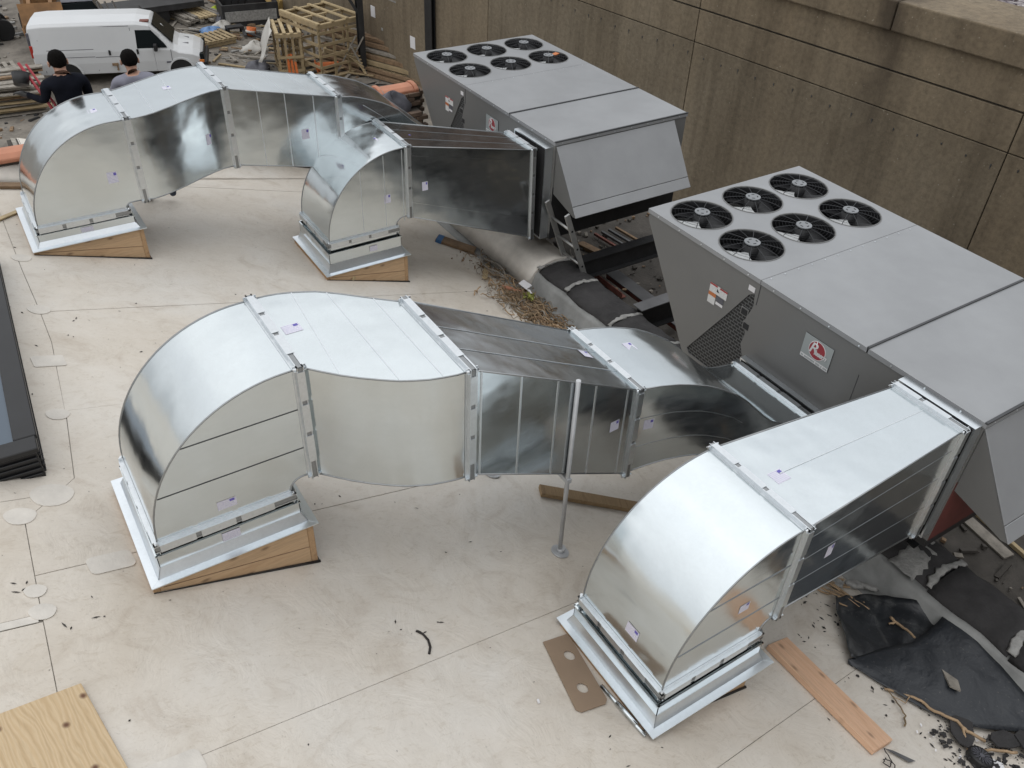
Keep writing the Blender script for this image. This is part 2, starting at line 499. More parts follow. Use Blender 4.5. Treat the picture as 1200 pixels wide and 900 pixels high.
M['sticker'] = mat_print('duct_sticker', (0.72, 0.71, 0.77), (0.13, 0.11, 0.36), 8)
M['sticker_ink'] = mat_plain('purple_ink', (0.12, 0.10, 0.40), 0.5)
M['tag_print'] = mat_print('warning_print', (0.72, 0.72, 0.71), (0.25, 0.25, 0.25), 12)
M['tag_orange'] = mat_plain('orange_print', (0.50, 0.16, 0.05), 0.5)
M['tag_red'] = mat_plain('red_print', (0.38, 0.05, 0.05), 0.5)
M['brand_silver'] = mat_plain('silver_plate', (0.36, 0.39, 0.39), 0.4, 0.0, 0.04)
M['brand_red'] = mat_plain('brand_red', (0.30, 0.025, 0.035), 0.45)
M['brand_white'] = mat_plain('brand_white', (0.78, 0.78, 0.78), 0.45)
M['alu'] = mat_plain('ladder_aluminium', (0.42, 0.42, 0.41), 0.45, 0.7, 0.1, 5)
M['pvc'] = mat_plain('grey_post', (0.50, 0.51, 0.52), 0.4, 0.3, 0.1, 8)
M['bluetape'] = mat_plain('blue_tape', (0.05, 0.16, 0.36), 0.6)
M['slab'] = mat_plain('weathered_concrete_slab', (0.33, 0.29, 0.24), 0.9, 0, 0.3, 0.8, 0.3, 10)
M['dark_metal'] = mat_plain('dark_machine_metal', (0.035, 0.035, 0.036), 0.6, 0.2, 0.4, 2)
M['brick_far'] = mat_plain('dark_brick', (0.11, 0.075, 0.055), 0.9, 0, 0.3, 2)


# ------------------------------------------------------------------ mesh helpers
class MB:
    """collects faces, then becomes ONE mesh"""

    def __init__(self):
        self.v, self.f, self.m, self.s, self.uv = [], [], [], [], {}

    def add(self, vs, fs, m=0, smooth=False):
        o = len(self.v)
        self.v += [Vector(p) for p in vs]
        for f in fs:
            self.f.append([o + i for i in f])
            self.m.append(m)
            self.s.append(smooth)
        return self

    def box(self, c, s, rot=None, m=0):
        c = Vector(c)
        hx, hy, hz = s[0] / 2, s[1] / 2, s[2] / 2
        pts = [Vector((x, y, z)) for x in (-hx, hx) for y in (-hy, hy) for z in (-hz, hz)]
        if rot is not None:
            pts = [rot @ p for p in pts]
        return self.add([c + p for p in pts],
                        [(0, 1, 3, 2), (4, 6, 7, 5), (0, 4, 5, 1), (2, 3, 7, 6), (0, 2, 6, 4), (1, 5, 7, 3)], m)

    def bar(self, p0, p1, w, h, up=(0, 0, 1), m=0):
        """box from p0 to p1, w wide across, h thick along up"""
        p0, p1 = Vector(p0), Vector(p1)
        d = p1 - p0
        x = d.normalized()
        up = Vector(up)
        y = up.cross(x)
        if y.length < 1e-5:
            y = Vector((1, 0, 0)).cross(x)
        y.normalize()
        z = x.cross(y)
        rot = Matrix((x, y, z)).transposed()
        return self.box((p0 + p1) / 2, (d.length, w, h), rot, m)

    def prism(self, poly, vec, m=0):
        n = len(poly)
        vec = Vector(vec)
        a = [Vector(p) for p in poly]
        return self.add(a + [p + vec for p in a],
                        [tuple(range(n))[::-1], tuple(range(n, 2 * n))] + [(i, (i + 1) % n, n + (i + 1) % n, n + i) for i in range(n)], m)

    def loft(self, rings, cap=True, m=0, smooth=True, closed=True):
        n = len(rings[0])
        vs = [p for r in rings for p in r]
        fs = []
        for k in range(len(rings) - 1):
            for i in range(n if closed else n - 1):
                j = (i + 1) % n
                fs.append((k * n + i, k * n + j, (k + 1) * n + j, (k + 1) * n + i))
        o = len(self.v)
        self.add(vs, fs, m, smooth)
        if cap and closed:
            self.f.append([o + i for i in range(n)][::-1])
            self.m.append(m)
            self.s.append(False)
            self.f.append([o + (len(rings) - 1) * n + i for i in range(n)])
            self.m.append(m)
            self.s.append(False)
        return self

    def tube(self, pts, r, n=6, m=0, smooth=True, cap=True):
        pts = [Vector(p) for p in pts]
        rings = []
        ref = Vector((0, 0, 1))
        for i, p in enumerate(pts):
            t = (pts[min(i + 1, len(pts) - 1)] - pts[max(i - 1, 0)]).normalized()
            if abs(t.dot(ref)) > 0.95:
                ref = Vector((1, 0, 0)) if abs(t.x) < 0.8 else Vector((0, 1, 0))
            u = (ref - t * ref.dot(t)).normalized()
            w = t.cross(u)
            rr = r[i] if hasattr(r, '__len__') else r
            rings.append([p + (u * math.cos(2 * PI * k / n) + w * math.sin(2 * PI * k / n)) * rr for k in range(n)])
            ref = u
        return self.loft(rings, cap, m, smooth)

    def cyl(self, c, r, h, axis=(0, 0, 1), n=20, m=0, r2=None):
        """centre c, height h along axis"""
        a = Vector(axis).normalized()
        c = Vector(c)
        return self.tube([c - a * h / 2, c + a * h / 2], [r, r if r2 is None else r2], n, m)

    def build(self, name, mats, parent=None, loc=None, bevel=0.0, seg=1):
        me = bpy.data.meshes.new(name)
        o = bpy.data.objects.new(name, me)
        COL.objects.link(o)
        if not isinstance(mats, (list, tuple)):
            mats = [mats]
        for k in mats:
            me.materials.append(M[k])
        if parent is not None:
            # mesh is given in layout space unless loc is given (then it is local to loc)
            base = ORG.get(parent.name, Vector((0, 0, 0))) if loc is None else Vector((0, 0, 0))
            o.parent = parent
            o.location = (0, 0, 0) if loc is None else loc
            ORG[o.name] = ORG.get(parent.name, Vector((0, 0, 0)))
        else:
            if loc is None:
                xs = [p.x for p in self.v]
                ys = [p.y for p in self.v]
                base = Vector(((min(xs) + max(xs)) / 2, (min(ys) + max(ys)) / 2, min(p.z for p in self.v)))
                o.location = base
            else:
                base = Vector((0, 0, 0))
                o.location = loc
            ORG[o.name] = Vector(o.location)
        me.from_pydata([p - base for p in self.v], [], self.f)
        me.polygons.foreach_set('material_index', self.m)
        me.polygons.foreach_set('use_smooth', self.s)
        me.update()
        bm = bmesh.new()
        bm.from_mesh(me)
        bmesh.ops.recalc_face_normals(bm, faces=bm.faces)
        bm.to_mesh(me)
        bm.free()
        if bevel:
            b = o.modifiers.new('edge', 'BEVEL')
            b.width = bevel
            b.segments = seg
            b.limit_method = 'ANGLE'
            b.angle_limit = math.radians(40)
        return o


ORG = {}


def tag(o, label=None, cat=None, group=None, kind=None):
    if label:
        o['label'] = label
    if cat:
        o['category'] = cat
    if group:
        o['group'] = group
    if kind:
        o['kind'] = kind
    return o


def thing(name, loc, label, cat, group=None, rotz=0.0):
    o = bpy.data.objects.new(name, None)
    o.empty_display_size = 0.2
    COL.objects.link(o)
    o.location = loc
    o.rotation_euler = (0, 0, rotz)
    ORG[o.name] = Vector(loc)
    return tag(o, label, cat, group)


def copy_tree(o, parent=None):
    c = o.copy()
    COL.objects.link(c)
    c.parent = parent
    for ch in list(o.children):
        copy_tree(ch, c)
    return c


def lerp(a, b, t):
    return a + (b - a) * t


def roof_z(x, y=0.0):
    """the roof falls towards the parapet"""
    return -4.585 - 0.32 * (x - 0.1)


RN = Vector((0.32, 0, 1)).normalized()                 # roof normal
ROOF_ROT = Matrix(((Vector((1, 0, -0.32)).normalized()), Vector((0, 1, 0)), RN)).transposed()


def on_roof(x, y, h=0.0):
    return Vector((x, y, roof_z(x))) + RN * h


# ================================================================== GROUND, ROOFS, WALLS
g = MB()
g.add([(-250, -250, YARD), (300, -250, YARD), (300, 300, YARD), (-250, 300, YARD)], [(0, 1, 2, 3)])
tag(g.build('ground', 'ground'), kind='structure', label='dusty dirt yard below the roof')

# ---- sloping roof of the building the ducts stand on
X0R, X1R, Y0R, Y1R = -7.0, 6.05, -5.0, 12.45
rb = MB()
for xa_, ya_, yb_ in ((X0R, Y0R, 11.04), (0.40, 11.04, Y1R)):
    rb.prism([(xa_, ya_, roof_z(xa_) - 0.002), (X1R, ya_, roof_z(X1R) - 0.002), (X1R, ya_, YARD - 0.1), (xa_, ya_, YARD - 0.1)], (0, yb_ - ya_, 0))
roof = tag(rb.build('roof', 'seam_bead'), kind='structure', label='sloping white membrane roof')


def a_line(y0, x):
    return y0 + 0.105 * x


B_LINE = [(-0.60, -5.0), (-0.60, 2.8), (-0.556, 3.46), (-0.535, 4.1), (-0.50, 4.94), (-0.145, 5.33), (-0.062, 6.1), (0.024, 7.25), (0.02, 7.85), (0.0, 8.65), (-0.02, 10.98), (0.47, 11.0), (0.47, 12.45)]


def b_x(y):
    for (xa, ya), (xb, yb) in zip(B_LINE[:-1], B_LINE[1:]):
        if ya <= y <= yb:
            return lerp(xa, xb, (y - ya) / (yb - ya))
    return B_LINE[-1][0]


def sheet(name, poly, h=0.006, mat='membrane', th=0.006):
    b = MB()
    b.prism([on_roof(x, y, h) for x, y in poly], -RN * th)
    return b.build(name, mat, roof)


LINES = [-5.5, -2.05, -0.35, 1.27, 2.835, 4.47, 6.19, 7.79, 9.45, 10.99, 13.2]
for k in range(len(LINES) - 1):
    lo, hi = LINES[k], LINES[k + 1]
    gap = 0.0024
    pts = []
    yl = max(Y0R, lo - 0.06)
    yh = min(Y1R, hi - 0.06)
    mids = [p for p in B_LINE if yl < p[1] < yh]
    left = [(b_x(yl) + gap, yl)] + [(x + gap, y) for x, y in mids] + [(b_x(yh) + gap, yh)]
    xr = X1R - 0.01

    def clampy(v):
        return min(max(v, Y0R), Y1R)
    pts = [(left[0][0], clampy(a_line(lo, left[0][0]) + gap))] + [(xr, clampy(a_line(lo, xr) + gap)), (xr, clampy(a_line(hi, xr) - gap)), (left[-1][0], clampy(a_line(hi, left[-1][0]) - gap))]
    pts += [(x, y) for x, y in left[1:-1]][::-1]
    sheet('membrane_sheet', pts, 0.006 + 0.002 * (k % 2))
# sheets left of the long seam, round the skylight
for (ya, yb) in ((-5.0, 1.25), (1.256, 2.66), (2.666, 4.02), (4.09, 5.18), (5.186, 10.97)):
    mids = [(x - 0.0032, y) for x, y in B_LINE if ya < y < yb]
    poly = [(X0R, ya - 0.4 if ya > 0 else ya), (b_x(ya) - 0.0032, ya)] + mids + [(b_x(yb) - 0.0032, yb), (X0R, yb - 0.4 if yb < 10 else yb)]
    sheet('membrane_sheet', poly, 0.007)
sheet('membrane_strip', [(X0R, 3.63), (-0.56, 4.027), (-0.56, 4.084), (X0R, 3.687)], 0.009, 'membrane_patch', 0.005)


def round_patch(x, y, r, sx=1.0, n=18):
    ph = random.random()
    poly = [(x + r * sx * (1 + 0.06 * math.sin(3 * a + ph)) * math.cos(a), y + r * math.sin(a)) for a in [2 * PI * i / n for i in range(n)]]
    sheet('round_patch', poly, 0.013, 'membrane_patch', 0.004)


def rect_patch(cx, cy, w, d, rot=0.1, r=0.04):
    poly = []
    for sx, sy, a0 in ((1, -1, -PI / 2), (1, 1, 0), (-1, 1, PI / 2), (-1, -1, PI)):
        for k in range(4):
            a = a0 + PI / 2 * k / 3
            px_, py_ = sx * (w / 2 - r) + r * math.cos(a), sy * (d / 2 - r) + r * math.sin(a)
            poly.append((cx + px_ * math.cos(rot) - py_ * math.sin(rot), cy + px_ * math.sin(rot) + py_ * math.cos(rot)))
    sheet('rectangular_patch', poly, 0.0135, 'membrane_patch', 0.004)


for x, y, r in ((-0.54, 4.28, 0.055), (-0.53, 4.1, 0.065), (-0.115, 6.14, 0.075), (0.02, 7.83, 0.085), (-0.31, 5.17, 0.12), (-0.52, 4.99, 0.085), (0.03, 8.9, 0.08)):
    round_patch(x, y, r, 1.1)
rect_patch(-0.1, 4.42, 0.27, 0.16)
rect_patch(-0.16, 2.79, 0.34, 0.17)
rect_patch(-0.05, 6.93, 0.24, 0.17, 0.05, 0.02)

# grime, leaf bits and grit lying on the roof: too many to count
gr = MB()
rnd = random.Random(3)


def speck(x, y, ln, wd, ang, h=0.011):
    d = Vector((math.cos(ang), math.sin(ang), -0.32 * math.cos(ang))).normalized()
    e = RN.cross(d)
    c = on_roof(x, y, h)
    gr.add([c - d * ln, c + e * wd, c + d * ln, c - e * wd, c + RN * wd * 0.8], [(0, 1, 4), (1, 2, 4), (2, 3, 4), (3, 0, 4)])


for _ in range(330):
    x = rnd.uniform(-0.9, 5.7)
    y = rnd.uniform(-0.2, 10.5)
    s = rnd.choice((0.003, 0.004, 0.005, 0.006, 0.010))
    speck(x, y, s * rnd.uniform(0.8, 2.2), s * rnd.uniform(0.3, 0.8), rnd.uniform(0, PI))
for _ in range(260):       # denser grit by the parapet and under the torn sheet
    y = rnd.uniform(0.1, 3.0)
    x = 5.25 - abs(rnd.gauss(0, 0.32)) - 0.12 * (y < 1.0)
    s = rnd.choice((0.006, 0.008, 0.012, 0.018))
    speck(x, y, s * rnd.uniform(0.8, 2), s * rnd.uniform(0.4, 1.0), rnd.uniform(0, PI))
for (x, y) in ((1.55, 3.27), (1.42, 3.33), (1.72, 3.30), (-0.45, 3.98), (-0.25, 3.98), (-0.6, 4.35), (-0.57, 4.33), (-0.31, 6.4), (-0.24, 6.0), (0.2, 7.35), (0.26, 7.6)):
    for _ in range(2):
        speck(x + rnd.gauss(0, 0.03), y + rnd.gauss(0, 0.03), rnd.uniform(0.006, 0.03), 0.006, rnd.uniform(0, PI))
tag(gr.build('grit', 'tar'), kind='stuff', label='dark grit and leaf bits on the white roof')


def scuff(pts, r=0.006):
    b = MB()
    b.tube([on_roof(x, y, 0.011) for x, y in pts], r, 5)
    return b


tag(scuff([(1.52, 3.26), (1.55, 3.22), (1.56, 3.16), (1.545, 3.10), (1.51, 3.05)], 0.009).build('tar_smear', 'tar'), 'short curved black smear in the middle of the white roof', 'smear')

# ---- low parapet between the roof and the gravel strip: grey flashing, black roll-roofing coping, mastic joints
par = MB()
prof = [(5.66, roof_z(5.66) + 0.012), (5.82, roof_z(5.82) + 0.03), (5.90, roof_z(5.9) + 0.10), (5.955, -6.19), (6.02, -6.12), (6.02, -6.75), (5.66, -6.75)]
rings = []
yy = -5.0
while yy < 11.0:
    wob = 0.02 * math.sin(yy * 2.3) + 0.015 * math.sin(yy * 5.1 + 1)
    dz = 0.012 * math.sin(yy * 3.1)
    rings.append([(x + (wob if 0 < i < 4 else 0), yy, z + (dz if 0 < i < 4 else 0)) for i, (x, z) in enumerate(prof)])
    yy += 0.16
par.loft(rings, True, 0, True)
parapet = par.build('parapet', 'membrane_grey')
tag(parapet, 'low roof-edge parapet under the units, grey flashing below black roll-roofing coping', 'parapet')
core = MB()
core.box((6.28, 3.0, -8.85), (0.50, 16.0, 5.44))
core.build('parapet_wall', 'mortar', parapet)
joints = [-5.0, -3.2, -1.5, 0.05, 1.19, 2.0, 3.3, 4.2, 5.1, 6.0, 6.72, 7.66, 8.3]
for k in range(len(joints) - 1):
    ya, yb = joints[k], joints[k + 1]
    c = MB()
    pr = [(6.0, -6.17), (6.005, -6.115), (6.06, -6.085), (6.3, -6.06 + 0.006 * (k % 3)), (6.50, -6.075), (6.555, -6.11), (6.56, -6.2)]
    rr = []
    for t in range(7):
        y = lerp(ya + 0.01, yb - 0.01, t / 6)
        j = 0.01 * math.sin(y * 7 + k)
        rr.append([(x + j, y, z + 0.012 * math.sin(4 * t + k)) for x, z in pr])
    c.loft(rr, True, 0, True)
    c.build('coping_sheet', 'roll_roof', parapet)
    mj = MB()
    rr = []
    rj = random.Random(k)
    for t in range(13):
        x = lerp(6.0, 6.53, t / 12)
        z = -6.045 + 0.014 * math.sin(PI * t / 12) + rj.uniform(-0.006, 0.006)
        w = 0.040 + rj.uniform(-0.015, 0.018)
        oy = 0.05 * math.sin(PI * t / 12) + rj.uniform(-0.01, 0.01)
        z -= 0.022
        rr.append([(x, yb - w + oy, z - 0.012), (x, yb - w * 0.6 + oy, z), (x, yb + w * 0.6 + oy, z + 0.002), (x, yb + w + oy, z - 0.012)])
    mj.loft(rr, True, 0, True)
    mj.build('mastic_joint', 'grey_mastic', parapet)
bp_ = MB()                                   # broad smear of mastic by the near unit
rj = random.Random(77)
rr = []
for t in range(13):
    x = lerp(5.93, 6.5, t / 12)
    z = -6.085 + 0.03 * math.sin(PI * t / 12) + rj.uniform(-0.004, 0.01)
    y0_, y1_ = 2.12 + rj.uniform(-0.02, 0.02) + 0.06 * t / 12, 2.40 + rj.uniform(-0.015, 0.02)
    rr.append([(x, lerp(y0_, y1_, u), z + (rj.uniform(0.0, 0.022) if 0 < u < 1 else -0.02)) for u in (0, 0.15, 0.35, 0.55, 0.75, 0.9, 1)])
bp_.loft(rr, False, 0, True, False)
bp_.build('mastic_patch', 'grey_mastic', parapet)
wc = MB()                                    # stretch still wrapped in the white membrane
rr = []
y = 8.32
while y < 11.0:
    rr.append([(5.80, y, roof_z(5.8) + 0.06), (5.94, y, -6.13 + 0.02 * math.sin(5 * y)), (6.05, y, -6.06), (6.3, y, -6.03 + 0.012 * math.sin(7 * y)), (6.54, y, -6.07), (6.57, y, -6.3)])
    y += 0.14
wc.loft(rr, True, 0, True)
wc.build('membrane_wrap', 'membrane_patch', parapet)

# ---- far parapet: brick with terracotta coping
fp = MB()
fp.box((-3.2, 11.19, -7.95), (7.6, 0.30, 7.1))
fp.box((0.42, 11.89, -8.35), (0.14, 1.08, 7.3))
fp.box((3.47, 12.60, -8.28), (5.80, 0.30, 6.6))
fp.box((5.85, 12.32, -8.5), (0.86, 0.25, 6.48))
far_par = fp.build('parapet', 'mortar')
tag(far_par, 'brick parapet at the far roof edge with terracotta coping, behind the far duct', 'parapet')
up = MB()
rr = []
for t in range(28):
    x = lerp(-7.0, 0.58, t / 27)
    rr.append([(x, 10.86, roof_z(x) + 0.012), (x, 10.98, roof_z(x) + 0.05), (x, 11.035, max(-4.47, roof_z(x) + 0.1)), (x, 11.05, roof_z(x) - 0.05)])
up.loft(rr, True, 0, True)
up.build('flashing', 'membrane_patch', far_par)
bmesh_brick = MB()
bmesh_brick.box((0, 0, 0), (0.205, 0.10, 0.06))
b0 = bmesh_brick.build('brick', 'brick', far_par, (0, 0, 0), 0.004)
first = True
for row in range(20):
    for cidx in range(7):
        x = 6.24 - cidx * 0.217 - (0.108 if row % 2 else 0)
        o = b0 if first else b0.copy()
        if not first:
            COL.objects.link(o)
            o.parent = far_par
        first = False
        base = ORG[far_par.name]
        o.location = Vector((x, (12.17 if x > 5.45 and row > 2 else 12.43) + random.uniform(-0.006, 0.004), -5.04 - row * 0.072)) - base
for row in range(20):      # returning end
    o = b0.copy()
    COL.objects.link(o)
    o.parent = far_par
    o.rotation_euler = (0, 0, PI / 2)
    o.location = Vector((6.40, 12.55 + (0.06 if row % 2 else 0), -5.04 - row * 0.072)) - ORG[far_par.name]
ct = MB()
pr = [(-0.17, -0.05), (-0.17, 0.0), (-0.10, 0.045), (0.0, 0.06), (0.10, 0.045), (0.17, 0.0), (0.17, -0.05)]
ct.loft([[(x, yy_, zz) for yy_, zz in pr] for x in (0.0, 0.55)], True, 0, False)
ct.loft([[(x, yy_ * 1.1, zz * 1.15 + 0.012) for yy_, zz in pr] for x in (0.55, 0.62)], True, 0, False)
t0 = ct.build('coping_tile', 'terracotta', far_par, (0, 0, 0), 0.01)
for k in range(20):
    o = t0 if k == 0 else t0.copy()
    if k:
        COL.objects.link(o)
        o.parent = far_par
    xt, yt, zt_ = (5.72 - 0.628 * k, 12.60, -4.97) if k < 9 else (0.0 - 0.628 * (k - 9), 11.19, -4.39)
    o.location = Vector((xt, yt, zt_ + random.uniform(-0.008, 0.008))) - ORG[far_par.name]
    o.rotation_euler = (0, random.uniform(-0.01, 0.01), random.uniform(-0.015, 0.015))
mjt = MB()
for k in range(20):
    xt, yt, zt_ = (5.72 - 0.628 * k, 12.60, -4.97) if k < 9 else (0.0 - 0.628 * (k - 9), 11.19, -4.39)
    mjt.tube([(xt - 0.005, yt + a * 0.19, zt_ + (0.055 - 0.07 * abs(a) ** 2)) for a in (-1, -0.6, 0, 0.6, 1)], 0.018, 6)
mjt.build('mortar_joint', 'grey_mastic', far_par)
# loose coping piece with rounded hub at the corner
hub = MB()
hub.loft([[(5.40 + 0.03 * k, 12.50 + r * math.cos(a), -4.92 + r * 0.8 * math.sin(a)) for a in [2 * PI * i / 12 for i in range(12)]] for k, r in enumerate((0.04, 0.09, 0.115, 0.12, 0.12, 0.10))], True, 0, True)
hub.build('coping_hub', 'terracotta', far_par)

# ---- gravel strip (lower roof) between the parapet and the retaining wall
gs = MB()
gs.prism([(6.53, -6, -7.0), (10.4, -6, -7.0), (10.4, 11.0, -7.0), (6.53, 11.0, -7.0)], (0, 0, -4.6))
tag(gs.build('lower_roof', 'gutter'), kind='structure', label='dusty lower roof under the units')

df = MB()
df.box((6.92, 7.6, -6.8), (0.72, 2.9, 0.4))
tag(df.build('dirt_fill', 'gutter', None, None, 0.04), kind='structure', label='dirt fill against the back of the low parapet')

# ---- big concrete retaining wall
WD = 17.6
wdir = Vector((-0.10738, 0.99422, 0))
wnor = Vector((0.99422, 0.10738, 0))
wall = thing('retaining_wall', (wnor * WD) + Vector((0, 0, YARD)), 'tall stained brown concrete retaining wall behind the rooftop units', 'wall', None, math.atan2(wdir.y, wdir.x))
zr = lambda z: z - YARD
back = MB()
back.box((20, -0.35, zr(-8.2)), (100, 0.5, 6.9))
back.build('backing', 'seam_dark', wall, (0, 0, 0))
jt = [-30, -10.2, -2.1, 6.2, 14.3, 22.76, 31.0, 39.2, 47.4, 70]
for k in range(len(jt) - 1):
    a, b = jt[k] + 0.012, jt[k + 1] - 0.012
    for z0, z1 in ((-11.7, -6.485), (-6.46, -5.71), (-5.67, -4.93)):
        q = MB()
        q.box(((a + b) / 2, -0.06, zr((z0 + z1) / 2)), (b - a, 0.12, z1 - z0))
        q.build('concrete_panel', 'concrete', wall, (0, 0, 0), 0.008)
cap = MB()
for a, b in ((-30, -2.1), (-2.08, 9.235), (9.265, 22.7), (22.72, 47), (47.02, 70)):
    cap.box(((a + b) / 2, -0.86, zr(-4.645)), (b - a, 1.96, 0.57))
cap.build('cap_beam', 'concrete', wall, (0, 0, 0), 0.03, 2)
th = MB()
rt = random.Random(5)
for k in range(90):
    s = 3.2 + 0.535 * k + rt.uniform(-0.02, 0.02)
    z = -6.75 - rt.uniform(-0.03, 0.05)
    h = rt.uniform(0.03, 0.14)
    th.box((s, 0.006, zr(z)), (0.028, 0.014, 0.04))
    th.add([(s - 0.018, 0.004, zr(z)), (s + 0.018, 0.004, zr(z)), (s + 0.004, 0.004, zr(z - h))], [(0, 1, 2)])
tag(th.build('tie_hole', 'seam_dark', wall, (0, 0, 0)), kind='stuff')
pp = MB()
pp.add([(0, 0, 0), (0.42, 0, 0), (0.42, 0, 0.5), (0, 0, 0.5)], [(0, 1, 2, 3)])
papers = [(27.2, -9.85, 0.32, 0.42), (29.9, -9.4, 0.30, 0.4), (29.3, -9.9, 0.12, 0.1), (28.5, -8.7, 0.5, 0.05)]
for s, z, w, h in papers:
    b = MB()
    b.box((s, 0.007, zr(z)), (w, 0.012, h))
    b.build('paper_notice', 'white_label' if h > 0.2 else 'grey_mastic', wall, (0, 0, 0))
bl = MB()
nb = 26
bv, bf = [], []
for i in range(nb):
    for j in range(8):
        s = lerp(-30, 70, i / (nb - 1))
        d = 1.92 + j * 4.0
        bv.append(wnor * (WD + d) + wdir * s + Vector((0, 0, -4.44 + (0.0 if j == 0 else random.uniform(0.02, 0.12)))))
for i in range(nb - 1):
    for j in range(7):
        bf.append((i * 8 + j, i * 8 + j + 1, (i + 1) * 8 + j + 1, (i + 1) * 8 + j))
bl.add(bv, bf)
tag(bl.build('ballast', 'ballast'), kind='structure', label='railway ballast behind the wall')
sc = MB()
for k in range(300):
    s = random.uniform(2, 12)
    d = 1.85 + abs(random.gauss(0, 0.8))
    c = wnor * (WD + d) + wdir * s + Vector((0, 0, -4.36))
    r = random.uniform(0.025, 0.06)
    rot = Euler((random.random() * 3, random.random() * 3, random.random() * 3)).to_matrix()
    sc.box(c, (r, r * 1.3, r * 0.9), rot)
tag(sc.build('gravel', 'ballast'), kind='stuff', label='loose ballast stones on the wall top')

# ---- unseen brick block, added and sized so the sheet metal mirrors something dark
wh = thing('unseen_warehouse', wnor * 30 + wdir * 41.5 + Vector((0, 0, YARD)), 'added dark brick block out of view beyond the retaining wall, for the duct reflections', 'building', None, math.atan2(wdir.y, wdir.x))
q = MB()
q.box((0, -6, 11.2), (12, 12, 22.4))
q.build('wall', 'brick_far', wh, (0, 0, 0))
q = MB()
q.box((0, -6, 22.6), (12.6, 12.6, 0.4))
q.build('roof', 'dark_metal', wh, (0, 0, 0))
for fl_ in range(5):
    for k in range(3):
        q = MB()
        q.box((-4.2 + 4.2 * k, 0.02, 3.2 + 3.8 * fl_), (1.7, 0.1, 2.0))
        q.build('window', 'glass_dark', wh, (0, 0, 0))

# ---- unseen brick building, added behind the viewpoint to darken whatever faces it
bb = thing('unseen_building', (24, -16, YARD), 'added tall brick building out of view behind the viewpoint, darkening the unit hoods', 'building')
q = MB()
q.box((24, -17, YARD + 10.6), (42, 9, 21.2))
q.build('wall', 'brick_far', bb)
q = MB()
q.box((24, -17, YARD + 21.4), (42.6, 9.6, 0.4))
q.build('roof', 'dark_metal', bb)
for fl_ in range(5):
    for k in range(9):
        q = MB()
        q.box((6 + 4.4 * k, -12.48, YARD + 3.0 + 3.9 * fl_), (1.6, 0.1, 2.1))
        q.build('window', 'glass_dark', bb)

# ---- steel column on the wall and post standing in front of it
col_ = thing('steel_column', wnor * (WD - 0.18) + wdir * 25.9 + Vector((0, 0, YARD)), 'black steel column standing against the concrete wall behind the far unit', 'column', None, math.atan2(wdir.y, wdir.x))
q = MB()
q.box((0, 0, 4.6), (0.42, 0.03, 9.2))
q.box((0, -0.14, 4.6), (0.42, 0.03, 9.2))
q.box((0, -0.07, 4.6), (0.03, 0.11, 9.2))
q.build('column_shaft', 'black_steel', col_, (0, 0, 0))
q = MB()
for k in range(14):
    q.box((0.16, 0.018, 6.2 + k * 0.21), (0.05, 0.006, 0.1))
q.build('chalk_marks', 'grey_mastic', col_, (0, 0, 0))
post = thing('steel_post', (13.5, 31.0, YARD), 'dark steel post with a diagonal brace beside the big timber crate', 'post')
q = MB()
q.box((13.5, 31.0, YARD + 5), (0.22, 0.03, 10))
q.box((13.5, 31.2, YARD + 5), (0.22, 0.03, 10))
q.box((13.5, 31.1, YARD + 5), (0.03, 0.17, 10))
q.build('shaft', 'dark_metal', post)
q = MB()
q.bar((13.4, 31.05, YARD + 2.3), (12.4, 31.4, YARD + 4.2), 0.1, 0.1)
q.build('brace', 'dark_metal', post)
q = MB()
q.box((13.5, 31.1, YARD + 0.02), (0.5, 0.5, 0.03))
q.build('base_plate', 'dark_metal', post)


# ================================================================== DUCTS
def ring(x, yn, yf, zt, zb, xf=None):
    """cross-section of a duct running along x: near-top, far-top, far-bottom, near-bottom"""
    xf = x if xf is None else xf
    return [Vector((x, yn, zt)), Vector((xf, yf, zt)), Vector((xf, yf, zb)), Vector((x, yn, zb))]


def duct_section(root, name, rings, mat='galv'):
    b = MB()
    for i in range(4):
        j = (i + 1) % 4
        b.loft([[r[i], lerp(r[i], r[j], 0.5), r[j]] for r in rings], False, 0, True, False)
    b.add(rings[0], [(0, 1, 2, 3)])
    b.add(rings[-1], [(0, 1, 2, 3)])
    o = b.build(name, mat, root)
    lip = MB()
    for i in range(4):
        lip.tube([r[i] for r in rings], 0.0065, 5)
    lip.build('corner_lock', 'joint_grey', o)  # lock seams coloured dark for the thin shadow line along each edge
    return o


def frame_axes(r):
    u = (r[1] - r[0]).normalized()
    v = (r[0] - r[3]).normalized()
    return u, v, u.cross(v).normalized()


